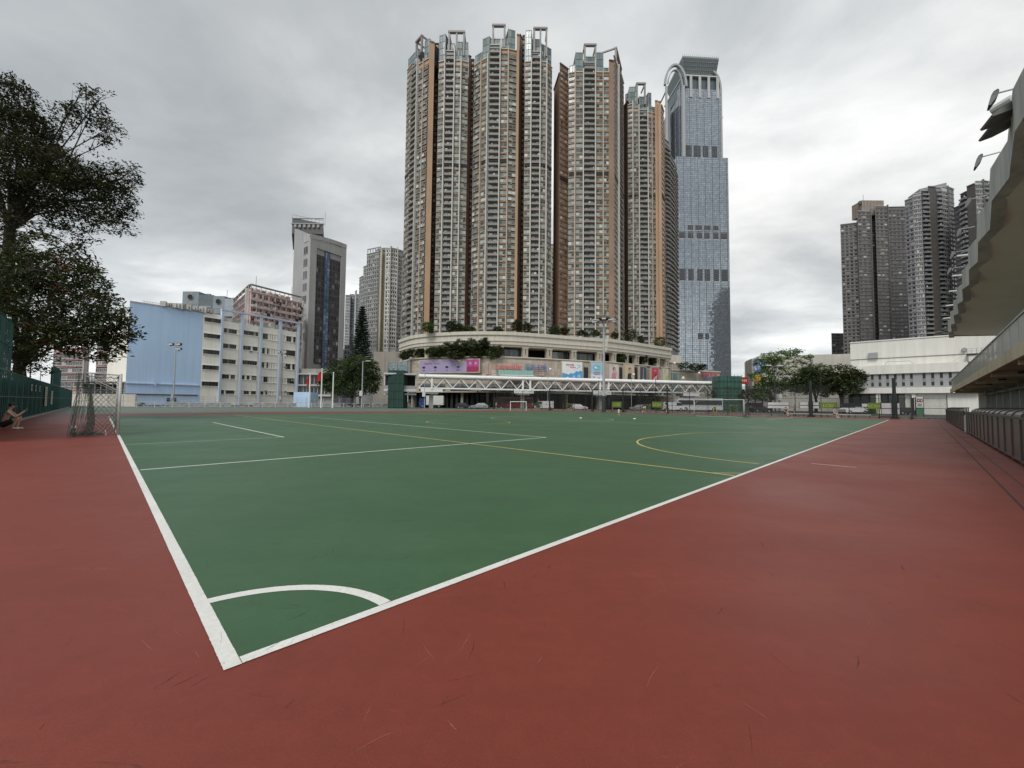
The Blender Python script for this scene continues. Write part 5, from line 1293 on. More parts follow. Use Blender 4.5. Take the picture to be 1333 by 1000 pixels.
# ------------------------------------------------------------------ grandstand
def grandstand():
    root = thing('grandstand', UV(-8, 40), 'concrete grandstand with folded cantilever roof along the right side of the court', 'grandstand')
    GC = surf('stand concrete', (.56, .56, .54), .8, .15, .4, .35, bump=.2); SOF = surf('soffit paint', (.84, .80, .73), .7, .08, .3, .0); WGR = surf('stand wall', (.50, .52, .48), .8, .08, .4, .2)
    DV = (S2, S2)       # along v, outward normal = -u ... so use negative b for +u
    o = lambda u, v: UV(u, v)
    def fbv(b, u0, u1, v0, v1, z0, z1, mi=0):
        P0 = UV(0, 0); b.fb((0, 0), DV, v0, v1, -u1, -u0, z0, z1, mi)
    b = MB(); fbv(b, -12, -5.0, 4, 68, 0, 3.2, 0); fbv(b, -5.0, -4.3, 60, 68, 0, 3.1, 0)
    for v in range(6, 68, 4): fbv(b, -5.0, -4.45, v, v+.45, 0, 3.1, 0)
    b.build('wall', [WGR], root)
    for v in range(6, 66, 4):
        w = MB()
        fbv(w, -5.0, -4.94, v+1.1, v+2.1, 0, 2.2, 0) if (v//4) % 2 else fbv(w, -5.0, -4.94, v+.9, v+3.6, 1.9, 2.7, 1)
        w.build('door' if (v//4) % 2 else 'window', [surf('door grey green', (.16, .19, .17), .6), PANED], root)
    s = MB(); fbv(s, -12, -2.3, 4, 68, 3.25, 3.5, 0); fbv(s, -2.32, -2.2, 4, 68.05, 3.12, 3.56, 0)
    for v in range(6, 68, 8): fbv(s, -4.4, -2.35, v, v+.3, 2.98, 3.24, 0)
    s.build('floor_slab', [surf('slab edge', (.55, .50, .36), .7, .1, .5, .25)], root)
    for k, v in enumerate(range(9, 66, 7)):
        dl = MB(); q = UV(-3.3, v, 3.2); dl.tube([q, q-Vector((0, 0, .1))], .16, 12, 0); dl.tube([q-Vector((0, 0, .1)), q-Vector((0, 0, .13))], .1, 12, 1)
        dl.build('downlight', [DARK, PALE], root)
    pi = MB(); pi.tube([UV(-4.2, 5, 2.75), UV(-4.2, 60, 2.75)], .09, 8); 
    for v in range(8, 60, 6): pi.box(UV(-4.2, v, 2.9), (.3, .5, .35), R(45))
    pi.build('service_pipe', [CONC], root)
    # glass parapet
    pm, t, bs = nt('parapet panel'); bs.inputs['Base Color'].default_value = (.45, .46, .42, 1); bs.inputs['Roughness'].default_value = .35; bs.inputs['Alpha'].default_value = .55
    p = MB()
    for k in range(30):
        v = 7.5+k*2; fbv(p, -2.34, -2.31, v+.03, v+1.97, 3.6, 4.5, 0)
    p.build('parapet', [pm], root)
    p = MB()
    for k in range(31): v = 7.5+k*2; fbv(p, -2.42, -2.35, v-.03, v+.03, 3.5, 4.52, 0)
    fbv(p, -2.4, -2.28, 7.5, 67.5, 4.5, 4.55, 0); fbv(p, -2.4, -2.36, 7.5, 67.5, 4.0, 4.03, 0); p.build('parapet_rail', [STEEL], root)
    # seating steps behind the parapet
    st = MB()
    for k in range(8): fbv(st, -5-k*.9, -4.1-k*.9, 4, 66, 3.5, 3.6+k*.45, 0)
    fbv(st, -13.5, -12.2, 4, 66, 0, 7.4, 0); st.build('seating_tier', [GC], root)
    # folded roof: fascia and soffit follow a zigzag along v
    v0, v1, per = 9.0, 60.0, 5.1; UE = -1.95
    n = int(round((v1-v0)/per*2)); vs = [v0+(v1-v0)*i/n for i in range(n+1)]
    f = MB(); s = MB(); tp = MB()
    for i in range(n):
        za = [(.13 if (i+k) % 2 else -.13) for k in (0, 1)]
        ua = [UE+(.07 if (i+k) % 2 else -.07) for k in (0, 1)]
        a, c = vs[i], vs[i+1]
        lo = [8.6+z for z in za]; hi = [9.75+z for z in za]
        A0, A1 = UV(ua[0], a, lo[0]), UV(ua[1], c, lo[1]); B0, B1 = UV(ua[0], a, hi[0]), UV(ua[1], c, hi[1])
        th = -.35
        C0, C1 = UV(ua[0]+th, a, lo[0]), UV(ua[1]+th, c, lo[1]); D0, D1 = UV(ua[0]+th, a, hi[0]), UV(ua[1]+th, c, hi[1])
        f.add([A0, A1, B1, B0, C0, C1, D1, D0], [(0, 1, 2, 3), (4, 7, 6, 5), (0, 4, 5, 1), (3, 2, 6, 7), (0, 3, 7, 4), (1, 5, 6, 2)], 0)
        E0, E1 = UV(-14, a, 7.6), UV(-14, c, 7.6)
        q0, q1 = UV(UE+th+.1, a, 8.72), UV(UE+th+.1, c, 8.72)
        s.add([q0, q1, E1, E0], [(0, 1, 2, 3)], 0)
        tp.add([D0+Vector((0, 0, -.2)), D1+Vector((0, 0, -.2)), UV(-14, c, 8.8+za[1]*.25), UV(-14, a, 8.8+za[0]*.25)], [(0, 1, 2, 3)], 0)
    s.add([UV(UE-.3, v1, 8.6), UV(UE-.3, v1, 9.6), UV(-14, v1, 8.8), UV(-14, v1, 7.6)], [(0, 1, 2, 3)], 1)
    s.add([UV(UE-.3, v0, 8.6), UV(UE-.3, v0, 9.6), UV(-14, v0, 8.8), UV(-14, v0, 7.6)], [(0, 1, 2, 3)], 1)
    f.build('roof_fascia', [GC], root); s.build('roof_soffit', [SOF, GC], root); tp.build('roof_top', [GC], root)
    for k in range(10):
        v = v0+2+k*per
        if v > v1: break
        br = MB(); c = UV(UE+.0, v+.6, 9.2); br.box(c, (.06, .10, .5), R(45), 0); br.box(c+Vector((.04, -.04, -.2)), (.16, .12, .2), R(45), 0); br.box(c+Vector((.08, -.08, .3)), (.16, .16, .2), R(45), 0)
        br.build('cable_box', [DARK], root)
        if k % 2 == 0:
            x = MB(); q = UV(-5.5, v, 8.25); x.tube([q, q-Vector((0, 0, .25))], [.12, .3], 10); x.build('ceiling_lamp', [DARK], root)
    # lamp arms leaning out over the court
    def Pz(px, py, z):
        d = ray(px, py); return Vector((0, 0, EYE))+d*((z-EYE)/d.z)
    def hull(h, c, ax, sd, nn, prof, mi=0):
        vs = []
        for (k, w, t) in prof:
            for (i, j) in ((-1, -1), (1, -1), (1, 1), (-1, 1)): vs.append(c+ax*k+sd*w*i+nn*t*j)
        n = len(prof); h.add(vs, [(3, 2, 1, 0), tuple((n-1)*4+i for i in range(4))]+[(r*4+i, r*4+(i+1) % 4, (r+1)*4+(i+1) % 4, (r+1)*4+i) for r in range(n-1) for i in range(4)], mi)
    for (hx, hy, bx_, by_) in ((1296, 122, 1331, 113), (1276, 205, 1302, 198), (1262, 260, 1286, 254), (1250, 299, 1269, 295), (1241, 329, 1260, 325), (1237, 350, 1254, 347)):
        tip = Pz(hx, hy, 9.9); base = Pz(bx_, by_, 9.9)
        a = MB(); a.tube([base, tip], .022, 6); arm = a.build('lamp_arm', [STEEL], root)
        h = MB(); ax = Vector((-.42, .05, -.9)).normalized(); sd = Vector((S2, S2, 0)); nn = ax.cross(sd).normalized(); sd = nn.cross(ax)
        hull(h, tip, ax, sd, nn, ((-.08, .04, .035), (.0, .09, .055), (.15, .11, .06), (.42, .10, .02)))
        h.tube([tip-ax*.12, tip+ax*.02], .03, 6); h.build('lamp_head', [DARK], arm)
    for (px, py) in ((1316, 143), (1313, 158)):
        c = Pz(px, py, 9.6); h = MB(); ax = (Pz(px-22, py+12, 9.4)-c).normalized(); sd = Vector((S2, S2, 0)); nn = ax.cross(sd).normalized(); sd = nn.cross(ax)
        hull(h, c, ax, sd, nn, ((-.25, .07, .08), (0, .2, .12), (.35, .24, .09), (.62, .24, .03)), 1)
        e = c+UV(-.5, .2, -.1); h.bar(c, e, .06, .06); h.bar(c-ax*.2, c-ax*.2+Vector((0, 0, -.5)), .05, .05)
        h.build('floodlight', [DARK, surf('lamp shell', (.13, .13, .12), .5)], root)
    # strip lamps along the far fascia
    for v in (34, 39, 44, 50, 57):
        h = MB(); c = UV(UE-.1, v, 10.05); h.tube([c, c+UV(.5, -.3, -.05)], .05, 6); h.tube([c, c-Vector((0, 0, .35))], .02, 5); h.build('strip_lamp', [PALE], root)
    cm = MB(); c = UV(UE+.02, 17.2, 9.9); cm.tube([c, c+UV(.35, .2, -.06)], .12, 10); cm.tube([c-UV(.3, 0), c], .04, 6); cm.build('camera_housing', [PALE], root)
grandstand()

# spectator barrier with curved hoods
def barrier():
    root = thing('spectator_barrier', UV(-1.75, 40), 'long dark panel barrier with curved hoods in front of the grandstand', 'barrier')
    BP = islands('smoked panel', [(0, (.05, .042, .036)), (.5, (.075, .062, .053)), (1, (.1, .085, .072))], .3, 0, .5)
    BF = surf('barrier frame', (.10, .09, .08), .5, .1, 2, .1)
    v = 6.0; k = 0
    while v < 67:
        w = 1.55
        if abs(v-37) < .8: v += 1.2; continue
        p = MB(); nrm = Vector((-S2, S2, 0))
        def bx(u0, u1, a0, a1, z0, z1, mi): p.fb((0, 0), (S2, S2), a0, a1, -u1, -u0, z0, z1, mi)
        bx(-1.80, -1.78, v+.06, v+w-.06, .1, 1.22, 0)
        bx(-1.83, -1.75, v, v+.06, .03, 1.25, 1)
        bx(-1.83, -1.75, v, v+w, 1.2, 1.27, 1); bx(-1.82, -1.76, v, v+w, .09, .15, 1)
        bx(-2.2, -1.84, v+.01, v+.05, .03, .08, 1); bx(-1.95, -1.84, v, v+.12, .036, .1, 2)
        hood = 16 < v < 32 or v > 44 or v < 13
        if hood:
            n = 6; pr = None
            for i in range(n+1):
                a = math.pi/2*i/n; uu = -1.79-.5*(1-math.cos(a))*1.1; zz = 1.27+.22*math.sin(a)
                c0, c1 = UV(uu, v+.03, zz), UV(uu, v+w-.03, zz)
                if pr: p.quad(pr[0], pr[1], c1, c0, 0)
                pr = (c0, c1)
            for a_ in (v, v+w):
                pts_ = []
                for i in range(n+1):
                    a = math.pi/2*i/n; pts_.append(UV(-1.79-.5*(1-math.cos(a))*1.1, a_, 1.275+.22*math.sin(a)))
                p.tube(pts_, .022, 5, 1)
            p.bar(UV(-2.34, v, 1.49), UV(-2.34, v+w, 1.49), .05, .05, 1)
            p.bar(UV(-2.3, v+.03, .06), UV(-2.3, v+.03, 1.48), .04, .04, 1)
        p.build('barrier_panel', [BP, BF, BLACK], root)
        v += w; k += 1
    bo = MB(); bo.tube([UV(-1.8, 36.7, .03), UV(-1.8, 36.7, 1.0)], .09, 10); bo.tube([UV(-1.8, 36.7, 1.0), UV(-1.8, 36.7, 1.06)], [.09, .03], 10); tag(bo.build('bollard', [PALE], loc=UV(-1.8, 36.7)), 'short white bollard in the gap of the dark barrier', 'bollard')
barrier()

# ------------------------------------------------------------------ fences
def on_v(px, v, py=530):
    d = ray(px, py); r_ = d.x/d.y; Y = v/(S2*(1+r_)); return (Y*r_, Y)
def on_u(px, u, py=530):
    d = ray(px, py); r_ = d.x/d.y; Y = u/(S2*(1-r_)); return (Y*r_, Y)
WIRE = mesh_mat('black wire mesh', (.02, .025, .022), .09, .16)
def mesh_panel(b, p0, p1, z0, z1, mi=0):
    L = math.hypot(p1[0]-p0[0], p1[1]-p0[1])
    b.quad((*p0[:2], z0), (*p1[:2], z0), (*p1[:2], z1), (*p0[:2], z1), mi, [(0, z0), (L, z0), (L, z1), (0, z1)])
FPOST = surf('fence post black', (.018, .022, .02), .5)
def end_fence():
    v = 70.6; root = thing('wire_fence', UV(30, v), 'tall black wire sports fence across the far end of the court', 'fence')
    post = None; u = -2.0; i = 0
    while u < 104:
        q = UV(u, v)
        H = 4.4 if i % 4 else 6.2
        if u > 76: H = 3.6
        if u < 9: H = 3.0
        pb_ = MB(); pb_.tube([q, q+Vector((0, 0, H))], .045, 6)
        pb_.build('fence_post', [FPOST], root); u += 3.0; i += 1
    r_ = MB(); D = UV(1, 0)
    for z in (.12, 1.35, 2.6): r_.bar(UV(-2, v-.06, z), UV(103, v-.06, z), .05, .05)
    r_.bar(UV(9, v-.06, 3.6), UV(103, v-.06, 3.6), .045, .045); r_.bar(UV(9, v-.06, 4.38), UV(75, v-.06, 4.38), .045, .045)
    r_.build('fence_rail', [FPOST], root)
    m_ = MB()
    mesh_panel(m_, UV(-2, v+.05), UV(9, v+.05), .1, 2.6); mesh_panel(m_, UV(9, v+.05), UV(76, v+.05), .1, 4.38); mesh_panel(m_, UV(76, v+.05), UV(103, v+.05), .1, 3.6)
    m_.build('wire_mesh', [WIRE], root)
    kb = MB(); kb.fb(UV(103, v+.15), (S2, -S2), 0, 105, -.25, 0, -.02, .3); struct(kb.build('kerb', CONC))
end_fence()
for i, px in enumerate((621.5, 643, 715.5, 771, 811, 868.5, 1055.5, 1164.5)):
    q = on_v(px, 70.2); h = Z(px, (507, 507, 506, 507, 507, 503, 495.5, 493)[i], q[1]); b = MB(); rr = .13 if i < 6 else .2
    b.tube([(*q, 0), (*q, 2.2)], rr*1.35, 10, 0); b.tube([(*q, 2.2), (*q, h)], [rr, rr*.9], 10, 0); b.tube([(*q, h), (*q, h+.05)], rr*1.2, 10, 0)
    b.box((q[0], q[1], .05), (rr*4, rr*4, .1), R(45), 0); b.box((q[0], q[1]-.2, 1.4), (.25, .12, .4), 0, 0)
    tag(b.build('padded_post', [surf('padded post green black', (.013, .02, .022), .6)], loc=(*q, 0)), ['dark padded post under the left half of the footbridge, leftmost of its kind', 'dark padded post just left of the white five-a-side goal', 'dark padded post in front of the mall entrance, right of the white five-a-side goal', 'dark padded post left of the tall lamp mast', 'dark padded post right of the tall lamp mast', 'dark padded post behind the running player', 'thick dark padded post in front of the dark green trees', 'thick dark padded post in front of the sports hall, rightmost of its kind'][i], 'post')
def side_railing():
    u = 104.2; root = thing('white_railing', UV(u, 30), 'low white tubular railing with diagonal braces along the far left court edge', 'railing')
    cw = paint('railing white', (.66, .67, .68), .5)
    v = -3.0; k = 0
    while v < 66:
        b = MB()
        a, c = UV(u, v), UV(u, v+2.6); mid = (a+c)/2
        for z in (.12, 1.05): b.bar(a+Vector((0, 0, z)), c+Vector((0, 0, z)), .07, .07)
        b.bar(a, a+Vector((0, 0, 1.1)), .08, .08); b.bar(a+Vector((0, 0, 1.0)), mid+Vector((0, 0, .12)), .06, .06); b.bar(mid+Vector((0, 0, .12)), c+Vector((0, 0, 1.0)), .06, .06)
        b.build('brace_panel', [cw], root); v += 2.6; k += 1
    t = MB(); w = u+.8
    for k in range(36): t.bar(UV(w, -3+k*2, 0), UV(w, -3+k*2, 2.25), .06, .06)
    for z in (1.2, 1.55, 1.9, 2.22): t.bar(UV(w, -3, z), UV(w, 67, z), .045, .045)
    t.build('tall_rail', [surf('rail grey', (.4, .41, .42), .5)], root)
    # low white hoarding boards lean behind the rail
    for (a, c, lab) in ((9.5, 20, 'grey white board row behind the railing under the blue wall'), (24, 33, 'white board row behind the railing under the cream school bays'), (36, 44, 'white board row behind the railing left of the flagpoles'), (52, 64, 'white boards behind the railing below the footbridge')):
        hb = MB(); n = int((c-a)/1.5)
        for k in range(n): hb.fb(UV(u+1.2, a+k*1.5+.05), (S2, S2), 0, 1.4, -.08, 0, .1, .95, 0); hb.fb(UV(u+1.2, a+k*1.5+.05), (S2, S2), .1, .16, -.14, -.08, 0, 1.0, 1)
        tag(hb.build('hoarding', [surf('board white', (.52, .53, .54), .6, .1, .5, .15), STEEL], loc=UV(u+1.2, a)), lab, 'hoarding')
side_railing()

# tall green fence on the left
GM = mesh_mat('green wire mesh', (.010, .032, .030), .06, .45)
GF = surf('green fence frame', (.025, .095, .085), .5, .1, 1)
GF2 = surf('green fence backing', (.006, .017, .016), .9, .2, .8)
def left_fence():
    v = -3.75; root = thing('green_fence', UV(50, v), 'long dark green wire fence on the left side, high at the near end', 'fence')
    def post(u, h): b = MB(); b.tube([UV(u, v), UV(u, v, h)], .05, 8); b.build('fence_post', [GF], root)
    def pan(u0, u1, z0, z1, back=True):
        b = MB(); mesh_panel(b, UV(u0, v-.03), UV(u1, v-.03), z0, z1)
        b.build('wire_mesh', [GM], root)
        r_ = MB(); n = max(1, round((u1-u0)/.62))
        for k in range(n+1): r_.bar(UV(u0+(u1-u0)*k/n, v, z0), UV(u0+(u1-u0)*k/n, v, z1), .035, .035)
        z = z0
        while z <= z1+.01: r_.bar(UV(u0, v+.02, z), UV(u1, v+.02, z), .04, .05); z += (z1-z0)/max(1, round((z1-z0)/1.45))
        r_.build('fence_grid', [GF], root)
    u = 22
    while u < 112:
        h = 3.0
        post(u, 5.8 if u < 39 else h); pan(u, u+3, .15, h)
        if u < 37: pan(u, u+3, 3.05, 5.8)
        if u in (67, 70, 73, 76): pan(u, u+3, 3.05, 5.1); post(u, 5.1)
        u += 3
    hb = MB(); hb.fb(UV(22, v-.35), (-S2, S2), 0, 90, -.05, 0, .05, 2.7, 0); hb.build('shade_cloth', [GF2], root)
    hb = MB(); hb.fb(UV(67, v-.12), (-S2, S2), 0, 11.5, -.05, 0, 3.0, 5.0, 0); hb.build('shade_cloth', [GF2], root)
    for (px, w, z0, z1) in ((56, 1.9, .8, 2.6), (64, 1.9, .9, 2.3)):
        q = None
        d = ray(px, 520); r_ = d.x/d.y; Y = v/(S2*(1+r_)); u_ = S2*(Y-Y*r_)
        b = MB(); b.fb(UV(u_, v+.1), (-S2, S2), 0, w, 0, .03, z0, z1, 0)
        for k in range(6): b.fb(UV(u_, v+.1), (-S2, S2), .2, w-.3-.2*(k % 3), .031, .04, z1-.25-k*.24, z1-.19-k*.24, 1)
        tag(b.build('notice_board', [surf('notice cream', (.42, .42, .33), .7), surf('notice ink', (.1, .1, .09), .7)], loc=UV(u_, v+.1)), 'cream notice sheet on the green fence, the %s one' % ('nearer taller' if px == 56 else 'farther shorter'), 'notice')
    for i, px in enumerate((38, 43.5, 49)):
        d = ray(px, 505); r_ = d.x/d.y; Y = v/(S2*(1+r_)); u_ = S2*(Y-Y*r_)
        b = MB(); b.fb(UV(u_, v+.1), (-S2, S2), 0, .45, 0, .03, 2.05, 2.55, 0); b.fb(UV(u_, v+.1), (-S2, S2), .1, .35, .031, .04, 2.15, 2.45, 1)
        tag(b.build('small_sign', [paint('sign plate', (.5, .5, .5)), DARK], loc=UV(u_, v+.1)), 'small white plate near the top of the green fence, %s of three' % ('leftmost', 'middle', 'rightmost')[i], 'sign')
left_fence()

# ------------------------------------------------------------------ goals
def net_mat(): return mesh_mat('goal net', (.05, .065, .058), .2, .07)
NETM = net_mat()
def goal(label, u0, u1, v, H, depth, facing, mat, netted_=True, name='football_goal', cat='goal', group=None):
    """posts on the goal line at u0,u1; net goes towards v - facing*depth"""
    root = thing(name, UV((u0+u1)/2, v), label, cat, group)
    for u in (u0, u1):
        b = MB(); b.tube([UV(u, v), UV(u, v, H)], .05, 10); b.build('goal_post', [mat], root, smooth=True)
    b = MB(); b.tube([UV(u0, v, H), UV(u1, v, H)], .05, 10); b.build('crossbar', [mat], root, smooth=True)
    if netted_:
        vb = v-facing*depth
        st = MB()
        for u in (u0, u1):
            st.tube([UV(u, v, H-.02), UV(u, vb, H+.03)], .022, 6); st.tube([UV(u, v, H*.72), UV(u, vb, H-.1)], .02, 6)
        st.tube([UV(u0, vb, H), UV(u1, vb, H)], .02, 6); st.tube([UV(u0, v-facing*.35, .03), UV(u1, v-facing*.35, .03)], .02, 6)
        st.build('stay', [mat], root)
        nb = MB(); n = 10
        # roof, back and sides; the back hangs in folds and trails on the ground
        def q(a, b_, c, d, L, Hh): nb.quad(a, b_, c, d, 0, [(0, 0), (L, 0), (L, Hh), (0, Hh)])
        q(UV(u0, v, H), UV(u1, v, H), UV(u1, vb, H), UV(u0, vb, H), u1-u0, depth)
        rows = 12; cols = 26; grid = []
        for j in range(rows+1):
            t = j/rows; z = H*(1-t); row = []
            for i in range(cols+1):
                s = i/cols; u = u0+(u1-u0)*s
                off = facing*.12*math.sin(s*34+t*2)*(.3+t)-facing*(.2*t**5)
                row.append(UV(u+.05*math.sin(t*9+s*5), vb+facing*.3*t+off, max(.02, z)))
            grid.append(row)
        row = [UV(u0+(u1-u0)*i/cols, vb-facing*(.42+.12*math.sin(i*1.9)), .03) for i in range(cols+1)]; grid.append(row)
        for j in range(len(grid)-1):
            for i in range(cols):
                nb.quad(grid[j][i], grid[j][i+1], grid[j+1][i+1], grid[j+1][i], 0, [(i*.28, j*.22), (i*.28+.28, j*.22), (i*.28+.28, j*.22+.22), (i*.28, j*.22+.22)])
        for u in (u0, u1):
            m_ = 8; prev = None
            for j in range(m_+1):
                t = j/m_; z = H*(1-t)
                sag = .18*math.sin(t*math.pi)
                a = UV(u+.1*math.sin(t*7), v-facing*(sag*.4), max(z, .02)); c = UV(u, vb+facing*.3*t, max(z, .02))
                if prev: nb.quad(prev[0], prev[1], c, a, 0, [(0, (j-1)*.3), (depth, (j-1)*.3), (depth, j*.3), (0, j*.3)])
                prev = (a, c)
        nb.build('goal_net', [NETM], root)
        # the gathered bunch of net at the back corner
        g = MB(); rg = random.Random(4)
        for k in range(24):
            u = u0+.05+rg.random()*.45; vv = vb+rg.uniform(-.25, .25)*facing
            pts_ = [UV(u+rg.uniform(-.05, .05)*j, vv-facing*.02*j*j*.3+rg.uniform(-.04, .04), H*(1-j/6)+.03) for j in range(7)]
            g.tube(pts_, .008, 3)
        for k in range(40):
            a = UV(u0+rg.uniform(-.2, 1.4), vb-facing*rg.uniform(-.3, .35), .03); g.tube([a, a+Vector((rg.uniform(-.25, .25), rg.uniform(-.25, .25), rg.uniform(.0, .14))), a+Vector((rg.uniform(-.3, .3), rg.uniform(-.3, .3), 0))], .009, 3)
        g.build('gathered_net', [surf('net cord', (.07, .10, .085), .8)], root)
    return root
GP = surf('goal post worn', (.52, .52, .5), .5, .15, 3, .1)
goal('grey football goal with green net on the near left goal line', 23.7, 27.2, CV+.03, 2.52, 1.0, 1, GP)
goal('grey football goal seen front-on at the far end, player standing in it', 15.6, 21.6, 56.0, 2.2, 1.4, -1, GP, True)
goal('small white goal by the railing at the dark green scaffold tower', 82, 83.9, 56, 2.25, 1, -1, WHITE, False) if False else None
def front_goal(px0, px1, y0, Y, label):
    p0, p1 = (X(px0, Y, 528), Y), (X(px1, Y, 528), Y); H = Z(px0, y0, Y); root = thing('five_a_side_goal', (*p0, 0), label, 'goal')
    for p in (p0, p1):
        b = MB(); b.tube([(*p, 0), (*p, H)], .07, 8); b.build('goal_post', [WHITE], root)
    b = MB(); b.tube([(p0[0]-.07, Y, H), (p1[0]+.07, Y, H)], .07, 8); b.build('crossbar', [WHITE], root)
    b = MB()
    for p in (p0, p1): b.tube([(*p, H), (p[0], Y+.9, H*.9), (p[0], Y+1.2, .03), (*p, .03)], .03, 6)
    b.tube([(p0[0], Y+1.2, .04), (p1[0], Y+1.2, .04)], .03, 6); b.build('stay', [STEEL], root)
front_goal(506.5, 517.8, 518.5, 98, 'small white goal frame by the railing in front of the green scaffold tower')
front_goal(664.5, 685, 523, 84, 'white five-a-side goal frame under the footbridge')
b = MB(); c = G(96, 560.5)+Vector((0, 0, .12)); b.sphere(c, .115, 20, 14, 0)
for k in range(12):
    a = 2.4*k; z = -1+2*(k+.5)/12; r_ = math.sqrt(1-z*z); n = Vector((r_*math.cos(a), r_*math.sin(a), z)); q = c+n*.116; t1 = n.orthogonal().normalized(); t2 = n.cross(t1)
    b.add([q+t1*.035*math.cos(j*1.2566)+t2*.035*math.sin(j*1.2566) for j in range(5)], [(0, 1, 2, 3, 4)], 1)
tag(b.build('football', [paint('ball white', (.75, .75, .74), .4), BLACK], loc=c, smooth=True), 'white football lying on the net behind the near left goal', 'ball')

# ------------------------------------------------------------------ masts, lamps, poles
MST = surf('mast grey', (.40, .42, .43), .5, .08, 1, .08, metal=.2)
def pole(px, y1, Y, r0, r1, label, head, name='floodlight_mast', cat='lamp post', mat=None, z0=0.0):
    p = (X(px, Y, 525), Y); H = Z(px, y1, Y); root = thing(name, (*p, z0), label, cat)
    b = MB(); b.tube([(*p, z0), (*p, H*.5), (*p, H)], [r0, (r0+r1)/2, r1], 10); b.build('pole', [mat or MST], root)
    head(root, p, H); return root
def h_flood(n, s=1.0):
    def f(root, p, H):
        b = MB(); b.bar((p[0]-1.4*s, p[1], H-.15), (p[0]+1.4*s, p[1], H-.15), .09, .09); b.bar((p[0]-1.1*s, p[1], H-1.7*s), (p[0]+1.1*s, p[1], H-1.7*s), .09, .09); b.box((p[0], p[1]-.2, 2.2), (.45, .35, .9)); b.build('crossarm', [MST], root)
        for i in range(n):
            dx = (-1.0, 1.0, 1.0)[i % 3]*s; dz = (.15, .15, -1.0)[i % 3]*s
            l = MB(); c = Vector((p[0]+dx, p[1]-.25, H+dz)); l.box(c, (1.15*s, .5*s, .5*s), .15*(-1)**i, 0); l.box(c+Vector((0, -.27*s, -.05)), (1.0*s, .06, .38*s), .15*(-1)**i, 1); l.box(c+Vector((0, 0, -.3*s)), (.1, .2, .4), 0, 0)
            l.build('lamp_head', [DARK, PALE], root)
    return f
pole(225.5, 449, 85, .16, .09, 'grey floodlight mast with three lamp heads in front of the blue wall', h_flood(3, .85))
pole(365.5, 459, 100, .14, .08, 'slim floodlight mast in front of the cream school bays', h_flood(3, .8), mat=surf('mast brown grey', (.2, .19, .18), .6))
def h_ring(root, p, H):
    b = MB(); b.tube([(p[0], p[1], H-.35), (p[0], p[1], H-.1)], [.6, 1.35], 14); b.tube([(p[0], p[1], H-.1), (p[0], p[1], H+.05)], 1.35, 14)
    b.tube([(p[0], p[1], H+.05), (p[0], p[1], H+.7)], [.35, .2], 10); b.build('lamp_ring', [DGREY], root)
    for k in range(6):
        a = k*math.pi/3+.3; l = MB(); c = Vector((p[0]+1.7*math.cos(a), p[1]+1.7*math.sin(a), H-.4)); l.bar((p[0]+.8*math.cos(a), p[1]+.8*math.sin(a), H-.2), c, .08, .08, 0)
        l.box(c, (1.1, .7, .22), a, 1); l.build('lamp_head', [DARK, PALE], root)
    d_ = MB(); d_.tube([(*p, 0), (*p, 3.0)], .36, 12); d_.build('base_sleeve', [surf('sleeve dark', (.03, .045, .05), .6)], root)
pole(786, 415, 76, .30, .17, 'very tall white lamp mast with ring of lamps, centre of the scene', h_ring)
def h_one(root, p, H):
    b = MB(); b.bar((p[0], p[1], H), (p[0]+1.3, p[1]-.3, H+.1), .1, .08, 0); b.box((p[0]+1.4, p[1]-.3, H+.08), (1.1, .35, .16), 0, 1); b.build('lamp_head', [MST, PALE], root)
    c = MB(); c.box((p[0]-.1, p[1]-.3, 3.4), (.7, .5, 1.2)); c.build('control_box', [PALE], root)
pole(471, 470.5, 96, .15, .11, 'pale street lamp post standing before the round dark tree', h_one, 'street_lamp')
pole(552.5, 486, 97, .10, .07, 'thin grey lamp post at the left pier of the footbridge', h_one, 'street_lamp')
def h_two(root, p, H):
    for s in (-1, 1):
        b = MB(); b.bar((p[0], p[1], H-.1), (p[0]+s*.9, p[1], H+.1), .09, .07, 0); b.box((p[0]+s*1.3, p[1], H+.12), (1.0, .4, .16), 0, 1); b.build('lamp_head', [MST, WHITE], root)
pole(1009, 476.5, 92, .12, .09, 'double-armed street lamp in front of the feathery tree', h_two, 'street_lamp', mat=DARK)
pole(1014.5, 490, 88, .07, .05, 'thin dark lamp pole right of the double-armed lamp', h_one, 'street_lamp', mat=DARK)
def h_globe(root, p, H):
    b = MB(); b.tube([(p[0], p[1], H), (p[0]+.5, p[1], H+.2)], .04, 6); b.sphere((p[0]+.6, p[1], H+.05), .35, 12, 8, 1); b.build('lamp_globe', [DARK, WHITE], root)
for px, y, Y, lab in ((713, 481, 104, 'white globe lamp above the footbridge, beside the mall entrance'), (822, 488, 106, 'white globe lamp above the footbridge, below the charcoal poster'), (876, 473, 124, 'white globe lamp at the right corner of the mall'), (908, 486, 126, 'white globe lamp before the mall wing'), (887, 492, 118, 'low white globe lamp near the right end of the footbridge')):
    pole(px, y, Y, .07, .05, lab, h_globe, 'globe_lamp')
def h_box(root, p, H):
    b = MB(); b.box((p[0]+.1, p[1]+.1, H-.6), (.5, .4, .9), .5, 0); b.box((p[0]+.1, p[1]-.15, H-.6), (.3, .06, .6), .5, 1); b.build('lamp_head', [DARK, WHITE], root)
pole(37, 459, 46, .06, .05, 'lit-looking white lantern on a post behind the green fence', h_box, 'lantern_post', mat=DARK)
pole(50.5, 480, 62, .06, .05, 'bare thin pale post behind the green fence', lambda r_, p, H: None, 'thin_post', 'post')
